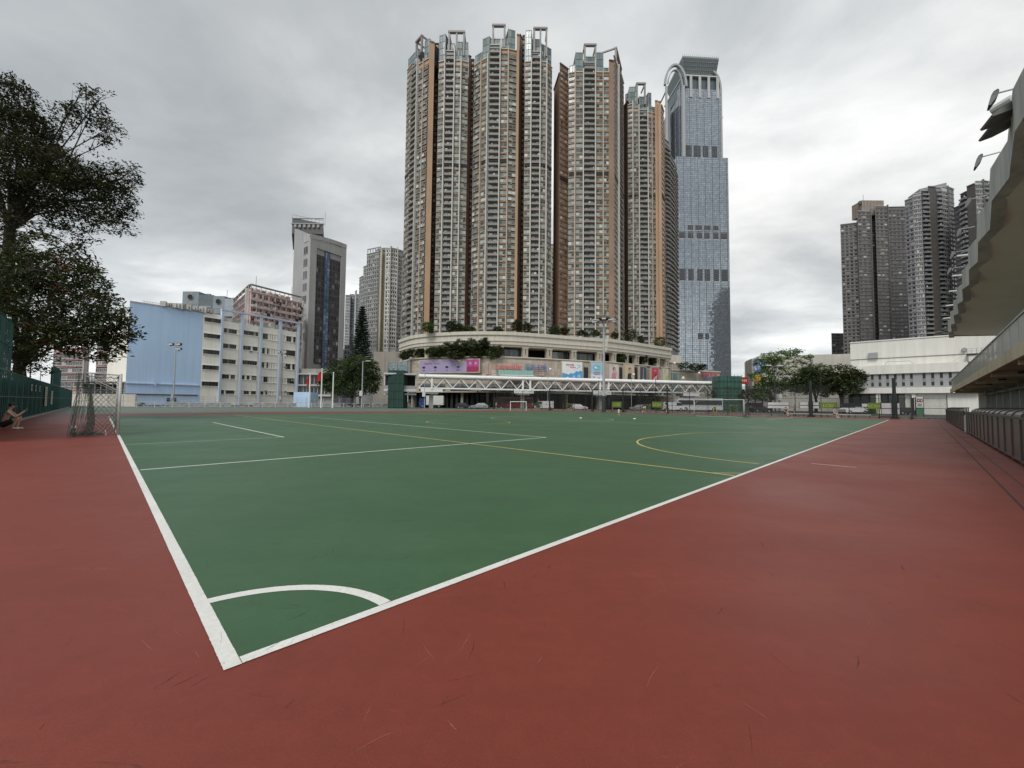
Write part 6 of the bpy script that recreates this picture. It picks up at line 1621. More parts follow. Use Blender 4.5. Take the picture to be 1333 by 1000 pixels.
for i, (px, y, fl) in enumerate(((402.5, 487, 1), (418, 481, 1), (433, 486, 0))):
    Y = 94.; p = (X(px, Y, 525), Y); H = Z(px, y, Y); root = thing('flagpole', (*p, 0), ['white flagpole with a red flag hanging limp, leftmost of three', 'white flagpole with a red flag, the tallest, middle of three', 'white flagpole without a flag, rightmost of three'][i], 'flagpole')
    b = MB(); b.tube([(*p, 0), (*p, H)], [.17, .12], 10); b.sphere((*p, H+.1), .16, 10, 6); b.build('pole', [WHITE], root)
    if fl:
        b = MB(); n = 8; pr = None
        for k in range(n+1):
            s = k/n; x = p[0]-.15-s*(.7 if i == 0 else 1.0); top = H-.3-s*1.0; bot = H-(2.6 if i == 0 else 2.3)-s*.9*(1 if i else .2); y_ = Y+.18*math.sin(s*9)
            c = [(x, y_, top), (x+.12*math.sin(s*7), y_+.1, bot)]
            if pr: b.quad(pr[0], c[0], c[1], pr[1])
            pr = c
        b.build('flag', [surf('flag red', (.5, .02, .02), .7)], root)
    if i == 0 and False: pass

# ------------------------------------------------------------------ banners, boards, bench
def board(px0, px1, y0, y1, mat, label, name, text=None, tm=None, extra=None):
    p0, p1 = on_v(px0, 70.35), on_v(px1, 70.35); d, L = d2(p0, p1); Y = (p0[1]+p1[1])/2; px = (px0+px1)/2
    z1, z0 = Z(px, y0, Y), Z(px, y1, Y)
    b = MB(); b.fb(p0, d, 0, L, -.04, 0, z0, z1, 0); b.fb(p0, d, -.05, 0, -.05, .02, z0-.06, z1+.06, 1); b.fb(p0, d, L, L+.05, -.05, .02, z0-.06, z1+.06, 1)
    if extra == 'split': b.fb(p0, d, 0, L, 0, .02, (z0+z1)/2-.04, (z0+z1)/2+.04, 1)
    root = thing(name, (*p0, 0), label, name.replace('_', ' ')); b.build('panel', [mat, DARK], root)
    if text:
        c = Vector((p0[0]+d[0]*L/2, p0[1]+d[1]*L/2, z0+(z1-z0)*.25))+Vector((d[1], -d[0], 0))*.03
        textmesh(text, (z1-z0)*.62, tm, 'lettering', root, c, math.atan2(d[1], d[0]), extr=.01)
bg = surf('banner green', (.10, .165, .03), .6); by = paint('banner yellow', (.4, .45, .1)); bw = surf('board grey white', (.48, .49, .5), .6); bk = surf('board black', (.012, .012, .014), .5)
board(796.5, 809, 523, 530.5, bg, 'green banner on the end fence right of the tall lamp mast', 'banner', 'LCSD', by)
board(849, 862, 523, 530.5, bg, 'green banner on the end fence left of the running player', 'banner', 'LCSD', by)
board(1067.5, 1089, 524, 531.5, bg, 'green banner on the end fence right of the thick post', 'banner', 'LCSD', by)
board(1130, 1146, 524.5, 532.5, bg, 'green banner on the end fence left of the rightmost thick post', 'banner', 'LCSD', by)
board(999.5, 1027, 524, 531.5, bw, 'pale grey scoreboard panel below the feathery tree', 'board', extra='split')
board(1041.5, 1066, 524, 531.5, bw, 'pale grey panel beside the thick dark post', 'board', extra='split')
board(968.5, 992, 524.5, 528.6, bk, 'black board just right of the far goal', 'board')
board(1095.5, 1121.5, 525, 529.8, bk, 'black board between two green banners', 'board')
board(1147.5, 1171, 525, 539, bw, 'pale panel behind the rightmost thick post', 'board', extra='split')
board(1186.5, 1189.5, 518, 541, FPOST, 'narrow dark gate leaf left of the emblem sign', 'gate')
def emblem():
    Y = 56; p0, p1 = (X(1192.5, Y, 525), Y), (X(1202, Y, 525), Y); L = p1[0]-p0[0]; root = thing('emblem_sign', (*p0, 0), 'white upright sign with round dark red emblem near the barrier end', 'sign')
    b = MB(); b.fb(p0, (1, 0), 0, L, -.05, 0, .5, Z(1197, 517, Y), 0); b.fb(p0, (1, 0), -.08, 0, -.08, .02, 0, Z(1197, 517, Y), 1); b.fb(p0, (1, 0), L, L+.08, -.08, .02, 0, Z(1197, 517, Y), 1); b.fb(p0, (1, 0), .02, L-.02, .0, .012, .5, 1.45, 2); b.build('panel', [WHITE, DARK, surf('sign green', (.05, .2, .09), .6)], root)
    e = MB(); z = Z(1197, 521.5, Y)
    for s in (-1, 1): e.tube([(p0[0]+L/2+s*.2, Y-.02, z), (p0[0]+L/2+s*.2, Y-.04, z)], .22, 16, 0)
    for s in (-1, 1): e.tube([(p0[0]+L/2+s*.2, Y-.041, z), (p0[0]+L/2+s*.2, Y-.05, z)], .1, 12, 1)
    for k in range(3): e.fb(p0, (1, 0), .2, L-.2, .0, .02, z-.5-k*.14, z-.43-k*.14, 0)
    e.build('emblem', [surf('emblem red', (.2, .02, .03), .6), WHITE], root)
emblem()
def bench(px0, px1, y, label):
    p0, p1 = on_v(px0, 69.4, 538), on_v(px1, 69.4, 538); d, L = d2(p0, p1); root = thing('bench', (*p0, 0), label, 'bench')
    s = MB(); s.fb(p0, d, 0, L, -.35, 0, .40, .46, 0); s.build('seat', [surf('bench top', (.5, .5, .5), .6)], root)
    for k in range(5):
        l = MB(); a = L*(.03+.235*k); l.fb(p0, d, a, a+.06, -.3, -.05, 0, .4, 0); l.build('leg', [DARK], root)
    return root
bench(1025, 1053, 538, 'long low grey bench left of the thick dark post, beside a seated person')
bench(1058, 1134, 540, 'long low grey bench right of the thick dark post, beside a seated person')

# ------------------------------------------------------------------ vehicles
def wheels(root, xs, w, r, base, rz):
    c, s = math.cos(rz), math.sin(rz)
    for x in xs:
        for sd in (-1, 1):
            q = Vector((base[0]+c*x-s*sd*w, base[1]+s*x+c*sd*w, r)); ax = Vector((-s, c, 0))*.11
            t = MB(); t.tube([q-ax, q+ax], r, 14, 0); t.tube([q-ax*1.15, q+ax*1.15], r*.55, 10, 1); t.build('wheel', [BLACK, STEEL], root)
def vehicle(kind, base, rz, mat, label, cat):
    root = thing(kind, (*base, 0), label, cat); c, s = math.cos(rz), math.sin(rz)
    def prof(pts_, hw, mi, b, inset=0):
        vs = []
        for y, zin in ((-hw, 0), (hw, 0)):
            for (x, z) in pts_:
                yy = y*(1-(.14 if z > 1.05 and kind == 'parked_car' else 0)); vs.append((base[0]+c*x-s*yy, base[1]+s*x+c*yy, z))
        n = len(pts_); b.add(vs, [tuple(range(n)), tuple(range(2*n-1, n-1, -1))]+[(i+n, (i+1) % n+n, (i+1) % n, i) for i in range(n)], mi)
    b = MB(); g = MB()
    if kind == 'parked_car':
        prof([(-2.15, .3), (2.1, .3), (2.2, .62), (1.95, .82), (1.0, .95), (.35, 1.42), (-1.2, 1.46), (-1.95, 1.0), (-2.2, .9)], .86, 0, b)
        prof([(.85, .97), (.32, 1.36), (-1.15, 1.39), (-1.75, 1.0)], .80, 0, g); wheels(root, (-1.35, 1.35), .8, .32, base, rz)
    elif kind == 'delivery_van':
        prof([(-2.4, .35), (2.3, .35), (2.45, .9), (1.9, 1.25), (1.45, 2.05), (-2.4, 2.1)], .92, 0, b)
        prof([(1.9, 1.28), (1.47, 1.95), (.5, 1.97), (.5, 1.28)], .94, 0, g); wheels(root, (-1.5, 1.5), .84, .35, base, rz)
    elif kind == 'box_truck':
        prof([(-3.4, .8), (1.3, .8), (1.3, 3.3), (-3.4, 3.3)], 1.15, 1, b); prof([(1.5, .5), (3.2, .5), (3.3, 1.3), (3.0, 2.5), (1.5, 2.6)], 1.0, 0, b)
        prof([(3.12, 1.5), (2.98, 2.3), (2.0, 2.35), (2.0, 1.5)], 1.02, 0, g); wheels(root, (-2.2, 2.3), .95, .45, base, rz)
    else:
        prof([(-5.2, .35), (5.2, .35), (5.3, 1.4), (5.1, 3.1), (-5.2, 3.1)], 1.2, 0, b); prof([(-5.0, 1.5), (5.15, 1.5), (5.05, 2.6), (-5.0, 2.6)], 1.22, 0, g); wheels(root, (-3.2, 3.4), 1.1, .48, base, rz)
    b.build('body', [mat, WHITE], root); g.build('windows', [PANED], root)
carw = paint('car white', (.62, .62, .62), .25); card = paint('car dark', (.03, .03, .035), .25); carb = paint('truck blue', (.03, .08, .33), .3); carr = paint('bus maroon', (.2, .03, .03), .3); cars = paint('car silver', (.3, .31, .32), .25, .4)
for (kind, px, Y, rz, mt, lab, cat) in (
    ('box_truck', 562, 112, 3.1, carb, 'blue cab truck with white box under the left end of the footbridge', 'truck'),
    ('city_bus', 668, 108, .05, carr, 'dark maroon bus on the road under the footbridge, behind the white goal', 'bus'),
    ('delivery_van', 708, 103, 3.05, carw, 'white van right of the maroon bus', 'van'),
    ('parked_car', 752.5, 98, 0.1, carw, 'white car in front of the dark mall doorway left of the tall mast', 'car'),
    ('parked_car', 604, 104, .1, card, 'black car on the road left of the maroon bus', 'car'),
    ('parked_car', 624, 103, 3.2, cars, 'silver car on the road just left of the maroon bus', 'car'),
    ('parked_car', 832, 97, 3.1, cars, 'silver car on the road behind the bending player', 'car'),
    ('delivery_van', 876, 97, 0, carw, 'white van on the road behind the running player', 'van'),
    ('city_bus', 909, 98, 3.1, paint('bus white', (.55, .56, .57), .3), 'white bus on the road left of the far goal', 'bus'),
    ('parked_car', 990, 92, .05, card, 'black car on the road behind the black board', 'car'),
    ('delivery_van', 1112, 86, 3.1, carw, 'white van behind the fence left of the right-hand green banner', 'van'),
    ('parked_car', 1178, 82, 0, card, 'dark car behind the fence left of the emblem sign', 'car'),
    ('parked_car', 172, 100, .2, cars, 'silver car behind the railing at the corner of the blue wall', 'car')):
    vehicle(kind, (X(px, Y, 530), Y), rz, mt, lab, cat)

# ------------------------------------------------------------------ people
SKIN = surf('skin', (.52, .33, .25), .5, .06, 6); HAIR = surf('hair black', (.012, .01, .009), .6)
def skin_mesh(name, joints, edges, rad, mat, parent, sub=2, root_i=0):
    me = bpy.data.meshes.new(name+'_skeleton'); keys = list(joints); idx = {k: i for i, k in enumerate(keys)}
    me.from_pydata([joints[k] for k in keys], [(idx[a], idx[b]) for a, b in edges], [])
    o = bpy.data.objects.new('tmp', me); COL.objects.link(o)
    sk = o.modifiers.new('s', 'SKIN'); sk.use_smooth_shade = True; me.skin_vertices.new() if not me.skin_vertices else None
    for k in keys:
        s = me.skin_vertices[0].data[idx[k]]; r_ = rad[k]; s.radius = r_ if isinstance(r_, tuple) else (r_, r_); s.use_root = (idx[k] == root_i)
    ss = o.modifiers.new('u', 'SUBSURF'); ss.levels = ss.render_levels = sub
    dg = bpy.context.evaluated_depsgraph_get(); dg.update()
    m2 = bpy.data.meshes.new_from_object(o.evaluated_get(dg)); m2.name = name; m2.materials.clear(); m2.materials.append(mat)
    bpy.data.objects.remove(o)
    for p in m2.polygons: p.use_smooth = True
    q = bpy.data.objects.new(name, m2); COL.objects.link(q); q.parent = parent; return q
POSES = {
 'stand': dict(pel=(0, 0, .93), kl=(.10, -.02, .5), kr=(-.10, .03, .5), al=(.12, .0, .08), ar=(-.12, .06, .08), ch=(0, 0, 1.32), nk=(0, 0, 1.47), hd=(0, -.02, 1.63), el=(.26, .02, 1.13), er=(-.26, .02, 1.13), wl=(.25, -.08, .9), wr=(-.25, -.08, .9)),
 'run': dict(pel=(0, 0, .9), kl=(.1, -.3, .62), kr=(-.1, .12, .5), al=(.12, -.12, .25), ar=(-.12, .5, .32), ch=(0, -.12, 1.28), nk=(0, -.16, 1.43), hd=(0, -.2, 1.58), el=(.24, .12, 1.1), er=(-.26, -.2, 1.08), wl=(.2, -.08, 1.0), wr=(-.14, -.42, 1.15)),
 'bend': dict(pel=(0, .1, .86), kl=(.12, -.05, .48), kr=(-.12, .05, .48), al=(.14, .08, .08), ar=(-.14, .16, .08), ch=(0, -.22, 1.08), nk=(0, -.34, 1.15), hd=(0, -.46, 1.2), el=(.22, -.32, .8), er=(-.22, -.32, .8), wl=(.14, -.4, .55), wr=(-.14, -.4, .55)),
 'sit': dict(pel=(0, 0, .5), kl=(.12, -.42, .48), kr=(-.12, -.42, .48), al=(.13, -.4, .08), ar=(-.13, -.44, .08), ch=(0, -.05, .88), nk=(0, -.08, 1.04), hd=(0, -.12, 1.2), el=(.25, -.12, .72), er=(-.25, -.12, .72), wl=(.14, -.32, .58), wr=(-.14, -.32, .58)),
 'squat': dict(pel=(0, .12, .26), kl=(.15, -.34, .53), kr=(-.16, -.32, .50), al=(.12, -.22, .09), ar=(-.14, -.16, .09), ch=(0, .02, .66), nk=(0, -.04, .86), hd=(0, -.11, 1.02), el=(.21, -.24, .54), er=(-.22, -.24, .54), wl=(.08, -.38, .72), wr=(-.06, -.40, .72))}
def person(loc, rz, pose, label, shirt, shorts, shoes, scale=1.0, detail=False):
    j = {k: Vector(v) for k, v in POSES[pose].items()}
    root = thing('person', loc, label, 'person'); root.rotation_euler = (0, 0, rz); root.scale = (scale,)*3
    ax = (j['nk']-j['pel']).normalized()
    J = dict(pel=j['pel'], wa=(j['pel']*.6+j['ch']*.4), ch=j['ch'], nk=j['nk'], hd0=j['nk']*.45+j['hd']*.55, hd=j['hd'], top=j['hd']+(j['hd']-j['nk']).normalized()*.09)
    E = [('pel', 'wa'), ('wa', 'ch'), ('ch', 'nk'), ('nk', 'hd0'), ('hd0', 'hd'), ('hd', 'top')]; Rr = dict(pel=(.15, .12), wa=(.135, .1), ch=(.165, .115), nk=.055, hd0=.065, hd=(.083, .1), top=.06)
    for s, sg in (('l', 1), ('r', -1)):
        J['sh'+s] = j['ch']*.35+j['nk']*.65+Vector((sg*.17, 0, -.03)); J['e'+s] = j['e'+s]; J['w'+s] = j['w'+s]
        J['hip'+s] = j['pel']+Vector((sg*.09, 0, -.05)); J['k'+s] = j['k'+s]; J['a'+s] = j['a'+s]; fw = Vector((0, -1, 0)); J['f'+s] = j['a'+s]+fw*.15+Vector((0, 0, -.045)); J['cf'+s] = j['k'+s]*.65+j['a'+s]*.35+Vector((0, .02, 0))
        hd_ = (j['w'+s]-j['e'+s]).normalized(); J['h'+s] = j['w'+s]+hd_*.07
        E += [('ch', 'sh'+s), ('sh'+s, 'e'+s), ('e'+s, 'w'+s), ('w'+s, 'h'+s), ('pel', 'hip'+s), ('hip'+s, 'k'+s), ('k'+s, 'cf'+s), ('cf'+s, 'a'+s), ('a'+s, 'f'+s)]
        Rr.update({'sh'+s: .062, 'e'+s: .042, 'w'+s: .028, 'h'+s: (.04, .022), 'hip'+s: .095, 'k'+s: .06, 'cf'+s: .055, 'a'+s: .038, 'f'+s: (.04, .03)})
        sd = Vector((sg, 0, 0))
        if detail:
            for i in range(4):
                a = 'h%s%d' % (s, i); off = sd*(.027-.018*i); ln = (.075, .085, .08, .06)[i]
                J[a+'a'] = J['h'+s]+off+hd_*.03; J[a+'b'] = J[a+'a']+hd_*ln*.6; J[a+'c'] = J[a+'b']+hd_*ln*.3+Vector((0, -.0, -.03))
                E += [('h'+s, a+'a'), (a+'a', a+'b'), (a+'b', a+'c')]; Rr.update({a+'a': .011, a+'b': .009, a+'c': .008})
            J['t'+s] = J['h'+s]-sd*.045+hd_*.0; J['t2'+s] = J['t'+s]+hd_*.045-sd*.015; E += [('h'+s, 't'+s), ('t'+s, 't2'+s)]; Rr.update({'t'+s: .013, 't2'+s: .01})
    skin_mesh('body', J, E, Rr, SKIN, root)
    def inflate(keys, k=1.0, add=.02, edges=None, rr=None):
        ks = {a: J[a] for a in keys}; ee = edges or [(a, b) for a, b in E if a in keys and b in keys]
        r2 = {a: (tuple(x+add for x in Rr[a]) if isinstance(Rr[a], tuple) else Rr[a]+add) for a in keys}; 
        if rr: r2.update(rr)
        return ks, ee, r2
    if shirt:
        for s in 'lr': J['sl'+s] = J['sh'+s]*.45+J['e'+s]*.55; Rr['sl'+s] = .055; E.append(('sh'+s, 'sl'+s))
        ks, ee, r2 = inflate(['pel', 'wa', 'ch', 'shl', 'shr', 'sll', 'slr'], add=.024); skin_mesh('shirt', ks, ee, r2, shirt, root)
    for s in 'lr': J['th'+s] = J['hip'+s]*.25+J['k'+s]*.75; Rr['th'+s] = .075; E.append(('hip'+s, 'th'+s))
    J['belt'] = j['pel']*.8+j['ch']*.2; Rr['belt'] = (.14, .11); E.append(('pel', 'belt'))
    ks, ee, r2 = inflate(['pel', 'hipl', 'hipr', 'thl', 'thr', 'belt'], add=.03); skin_mesh('shorts', ks, ee, r2, shorts, root)
    for s in 'lr':
        q = {'a': J['a'+s]+Vector((0, .03, -.035)), 'b': J['f'+s]+Vector((0, 0, .005)), 'c': J['f'+s]+Vector((0, -.06, 0))}
        skin_mesh('shoe', q, [('a', 'b'), ('b', 'c')], {'a': (.05, .045), 'b': (.052, .042), 'c': (.04, .03)}, shoes, root)
    # hair cap, ears, eyes, nose, mouth
    h = MB(); c = j['hd']+Vector((0, .015, .035)); h.sphere(c, .105, 14, 10, 0, (.93, 1.08, 1.0))
    h.v = [(x, y, z if (z > c.z-.035 or y > c.y-.01) else c.z-.035) for x, y, z in h.v]
    o = bpy.data.objects.new('hair', h.mesh('hair', [HAIR], smooth=True)); COL.objects.link(o); o.parent = root
    f = MB(); hc = j['hd']
    for sg in (-1, 1): f.sphere(hc+Vector((sg*.032, -.098, .0)), .012, 8, 6, 0); f.sphere(hc+Vector((sg*.088, 0, -.01)), .022, 8, 6, 1, (.5, .8, 1.2))
    f.sphere(hc+Vector((0, -.108, -.03)), .017, 8, 6, 1, (.8, 1, 1.3)); f.sphere(hc+Vector((0, -.09, -.065)), .022, 8, 6, 2, (1.1, .5, .3))
    o = bpy.data.objects.new('face', f.mesh('face', [BLACK, SKIN, surf('lips', (.3, .1, .08), .5)], smooth=True)); COL.objects.link(o); o.parent = root
    return root
cwhite = surf('white cloth', (.65, .65, .65), .8, .05, 4); cblack = surf('black cloth', (.015, .015, .017), .8, .05, 4); cgrey = surf('grey cloth', (.26, .28, .3), .8, .05, 4); cyel = surf('yellow cloth', (.55, .6, .06), .8); shw = paint('shoe white', (.62, .62, .62), .5)
sq = G(9.5, 559.5)
person((sq.x, sq.y, 0), R(128), 'squat', 'shirtless man in black shorts and white shoes crouching by the green fence with a phone', None, cblack, shw, 1.12, True)
b = MB(); a = R(128); hp_ = Vector((.01, -.50, .86))*1.12; hp_ = Vector((sq.x+hp_.x*math.cos(a)-hp_.y*math.sin(a), sq.y+hp_.x*math.sin(a)+hp_.y*math.cos(a), hp_.z))
b.box(hp_, (.16, .012, .08), a, 0); b.box(hp_+Vector((0, 0, 0)), (.15, .016, .07), a, 1)
tag(b.build('phone', [BLACK, surf('phone screen', (.1, .12, .14), .1)], loc=hp_), 'dark phone held up by the crouching man', 'phone')
bb = G(6, 559.5); b = MB(); b.sphere((sq.x-.32, sq.y-.28, .11), .2, 12, 8, 0, (1, .8, .6)); b.tube([(sq.x-.45, sq.y-.3, .18), (sq.x-.32, sq.y-.3, .34), (sq.x-.2, sq.y-.26, .18)], .015, 5)
tag(b.build('bag', [cblack], loc=(sq.x-.32, sq.y-.28, 0)), 'small black bag on the ground under the crouching man', 'bag')
def gp(px, py): q = G(px, py); return (q.x, q.y, 0)
q = on_v(865, 52); person((q[0], q[1], 0), R(20), 'run', 'running player in grey shirt and black shorts left of the far goal', cgrey, cblack, cblack, 1.0)
q = on_v(837.5, 64); person((q[0], q[1], 0), R(70), 'bend', 'player in white shirt bending forward near the end fence', cwhite, cblack, cblack, 1.0)
q = on_v(805.5, 50); person((q[0], q[1], 0), R(10), 'stand', 'small child dressed in white standing alone on the green court', cwhite, cwhite, shw, .52)
q = on_v(931, 60); person((q[0], q[1], 0), R(-30), 'bend', 'player in yellow shirt crouched inside the far goal', cyel, cblack, cblack, .95)
q = on_v(1022, 69.5, 538); person((q[0], q[1], 0), R(20), 'sit', 'person in black seated at the left end of the grey benches', cblack, cblack, cblack, 1.0)
q = on_v(1086, 69.5, 538); person((q[0], q[1], 0), R(10), 'sit', 'person in pale clothes seated on the grey bench under the green banner', cgrey, cgrey, shw, 1.05)
q = (X(846, 94, 528), 94.); person((*q, 0), R(40), 'stand', 'pedestrian in grey standing behind the end fence near the bending player', cgrey, cblack, cblack, 1.0)
for px, Y, rz, sh, so_, lab in ((646, 95, 60, cgrey, cblack, 'pedestrian in grey beyond the fence between the silver car and the white goal'), (693, 96, 250, cwhite, cblack, 'pedestrian in white shirt beyond the fence just right of the white goal'), (733, 95, 80, cblack, cblack, 'pedestrian in black at the pavement left of the white car'), (797, 93, 240, cgrey, cgrey, 'pedestrian in pale grey behind the green banner right of the tall mast'), (951, 90, 70, cwhite, cgrey, 'pedestrian in white seen through the far goal'), (1034, 88, 260, cgrey, cblack, 'pedestrian in grey left of the thick dark post, beyond the fence'), (1158, 84, 90, cblack, cgrey, 'pedestrian in dark shirt just left of the rightmost thick post')):
    person((X(px, Y, 530), Y, 0), R(rz), 'stand', lab, sh, so_, cblack, 1.0)
for k, (px, y, lab) in enumerate(((756, 544.5, 'white flat training marker on the green court, left of the child'), (826, 545.5, 'white flat training marker on the green court, right of the child'))):
    q = G(px, y); b = MB(); b.tube([q, q+Vector((0, 0, .07))], [.16, .07], 14); tag(b.build('marker_disc', [WHITE], loc=q), lab, 'marker')
mq0, mq1 = G(756, 544.5), G(826, 545.5); b = MB(); b.bar(mq0+Vector((0, 0, .006)), mq1+Vector((0, 0, .006)), .1, .004); struct(b.build('practice_line_marking', WLm))
# items along the foot of the fence
rr = random.Random(12)
for k, px in enumerate((590, 636, 700, 742, 842, 858, 955, 1137)):
    q = on_v(px, 71.6); b = MB()
    b.prism([(q[0]-.5, q[1]), (q[0]+.5, q[1]), (q[0]+.5, q[1]+.7), (q[0]-.5, q[1]+.7)], 0, .55, 0)
    for i in range(260):
        a = rr.uniform(0, 6.28); r_ = rr.uniform(0, .75); z = .6+rr.uniform(0, .9); c = Vector((q[0]+r_*math.cos(a), q[1]+.35+r_*math.sin(a), z)); t = Vector((rr.uniform(-1, 1), rr.uniform(-1, 1), rr.uniform(-.5, 1))).normalized()*.2; n = t.orthogonal().normalized()*.07
        b.add([c-t, c+n, c+t, c-n], [(0, 1, 2, 3)], 1)
    tag(b.build('planter', [CONC, islands('planter leaf', [(0, (.06, .11, .02)), (1, (.2, .28, .05))], .6)], loc=(*q, 0)), ['bright green planter left of the black car, behind the end fence', 'bright green planter left of the maroon bus', 'bright green planter between bus and white van', 'bright green planter left of the white car', 'bright green planter right of the bending player', 'bright green planter left of the running player', 'bright green planter right inside the far goal view', 'bright green planter beside the right-hand black board'][k], 'planter')

# ------------------------------------------------------------------ trees
def leaves(b, rg, c, rad, n, size, flat=.6, mi=0, asp=.42):
    for _ in range(n):
        while True:
            v = Vector((rg.uniform(-1, 1), rg.uniform(-1, 1), rg.uniform(-1, 1)))
            if v.length < 1: break
        p = c+Vector((v.x*rad, v.y*rad, v.z*rad*flat))
        t = Vector((rg.gauss(0, 1), rg.gauss(0, 1), rg.gauss(0, .45))); t.normalize(); s = size*rg.uniform(.6, 1.35); nrm = t.cross(Vector((rg.gauss(0, .6), rg.gauss(0, .6), 1))).normalized()*s*asp; t = t*s
        b.add([p-t*.5, p+nrm*.5, p+t*.5-Vector((0, 0, s*.18)), p-nrm*.5], [(0, 1, 2, 3)], mi)
def tree(label, base, blobs, trunk_h, tr, leaf, nc, per, mats, seed=1, name='tree', cat='tree', lean=(0, 0), clump=.7, twig=.02, accent=0.0, group=None, asp=.42, shell=.55, limb=True):
    """blobs: (center, (rx,ry,rz), weight). limbs run from the fork to each blob, twigs to leaf clumps"""
    rg = random.Random(seed); root = thing(name, base, label, cat, group); base = Vector(base)
    fork = base+Vector((lean[0], lean[1], trunk_h)); t = MB()
    t.tube([base-Vector((0, 0, .1)), base+Vector((lean[0]*.2, lean[1]*.2, trunk_h*.35)), base+Vector((lean[0]*.6+tr*.4, lean[1]*.6, trunk_h*.7)), fork], [tr*1.35, tr, tr*.9, tr*.8], 10, 0)
    cr = MB(); tw = sum(bl[2] for bl in blobs)
    for (c, rd, wgt) in blobs:
        c = Vector(c); mid = fork.lerp(c, .5)+Vector((rg.uniform(-.08, .08), rg.uniform(-.08, .08), .10))*(c-fork).length
        rl = tr*(.30 if tr > .43 else .42)*min(1, .4+wgt/tw*3)
        if limb: t.tube([fork-Vector((0, 0, tr)), fork.lerp(mid, .5)+Vector((0, 0, .03*(c-fork).length)), mid, c], [rl*1.3, rl, rl*.75, rl*.3], 7, 0)
        k = max(4, int(nc*wgt/tw)); nodes = [c.copy(), mid.lerp(c, .7)]
        if limb:
            for _ in range(max(3, min(12, k//14))):
                v = Vector((rg.gauss(0, 1), rg.gauss(0, 1), rg.gauss(.1, .7))).normalized()*.8
                e = c+Vector((v.x*rd[0], v.y*rd[1], v.z*rd[2])); s0 = mid.lerp(c, rg.uniform(.35, 1)); m1 = s0.lerp(e, .5)+Vector((rg.uniform(-.12, .12), rg.uniform(-.12, .12), rg.uniform(-.05, .16)))*(e-s0).length
                t.tube([s0, s0.lerp(m1, .6)+Vector((0, 0, .03)), m1, e], [rl*.5, rl*.36, rl*.26, rl*.1], 5, 0); nodes += [s0.lerp(m1, .7), m1, m1.lerp(e, .5), e]
        for i in range(k):
            while True:
                v = Vector((rg.uniform(-1, 1), rg.uniform(-1, 1), rg.uniform(-1, 1)))
                if .001 < v.length < 1: break
            v = v.normalized()*(v.length**shell)
            p = c+Vector((v.x*rd[0], v.y*rd[1], v.z*rd[2]))
            if limb and i % 2 == 0:
                s = min(nodes, key=lambda q_: (q_-p).length_squared); nodes.append(p) if len(nodes) < 60 else None; m2 = s.lerp(p, .55)+Vector((rg.uniform(-.2, .2), rg.uniform(-.2, .2), rg.uniform(0, .3)))*clump
                t.tube([s, m2, p], [twig*2.4, twig*1.3, twig*.5], 4, 0)
            leaves(cr, rg, p, clump*rg.uniform(.6, 1.25), int(per*rg.uniform(.6, 1.4)), leaf, .6, 1 if rg.random() < accent else 0, asp)
    t.build('trunk', [mats[0]], root); cr.build('crown', list(mats[1:]), root); return root
BARK = surf('bark', (.055, .045, .036), .9, .3, 3, bump=.4); BARKL = surf('grey bark', (.16, .15, .13), .9, .3, 3, bump=.4)
LFD = islands('dark leaf', [(0, (.016, .024, .007)), (.5, (.034, .048, .013)), (.85, (.06, .08, .022)), (1, (.11, .105, .035))], .6, 0, .3, backlit=.25, big=.35)
LFO = islands('olive leaf', [(0, (.018, .02, .008)), (.5, (.032, .036, .012)), (1, (.075, .072, .026))], .6, 0, .3, backlit=.25, big=.4)
LFR = islands('flame blossom', [(0, (.10, .03, .012)), (1, (.26, .045, .02))], .6, 0, .3)
LFM = islands('mid leaf', [(0, (.02, .04, .012)), (.5, (.045, .085, .024)), (1, (.10, .14, .045))], .6, 0, .3, backlit=.25, big=.25)
LFB = islands('light leaf', [(0, (.04, .085, .015)), (.5, (.08, .15, .03)), (1, (.15, .23, .05))], .7, 0, .15, backlit=.2, big=.3)
LFP = islands('pine leaf', [(0, (.012, .022, .012)), (1, (.04, .065, .035))], .7, 0, .3, big=.5)
def bl(px, py, Y, rx, ry, w=None, ryd=None):
    c = P(px, py, Y); k = Y/F; return (c, (rx*k, (ryd or max(rx, ry)*.8)*k, ry*k), w or rx*ry)
# dense flame tree leaning over the green fence
tree('dense dark flame tree with few red blossoms, its crown hanging over the green fence', (X(22, 33, 520), 33, 0),
     [bl(20, 400, 31, 62, 62), bl(75, 390, 30, 58, 62), bl(120, 415, 29, 42, 42), bl(150, 428, 29, 26, 30, 700), bl(60, 345, 31, 58, 36), bl(95, 440, 29.5, 42, 26), bl(132, 450, 29, 26, 22, 600), bl(40, 440, 30, 50, 30, 1200), bl(0, 350, 32, 50, 50), bl(100, 365, 30, 40, 24, 700), bl(168, 440, 29, 11, 8, 60), bl(30, 470, 32, 38, 22, 700), bl(-40, 400, 32, 50, 70, 2000)],
     4.2, .42, .30, 1500, 17, [BARK, LFD, LFR], 3, clump=.62, accent=.03, shell=.7)
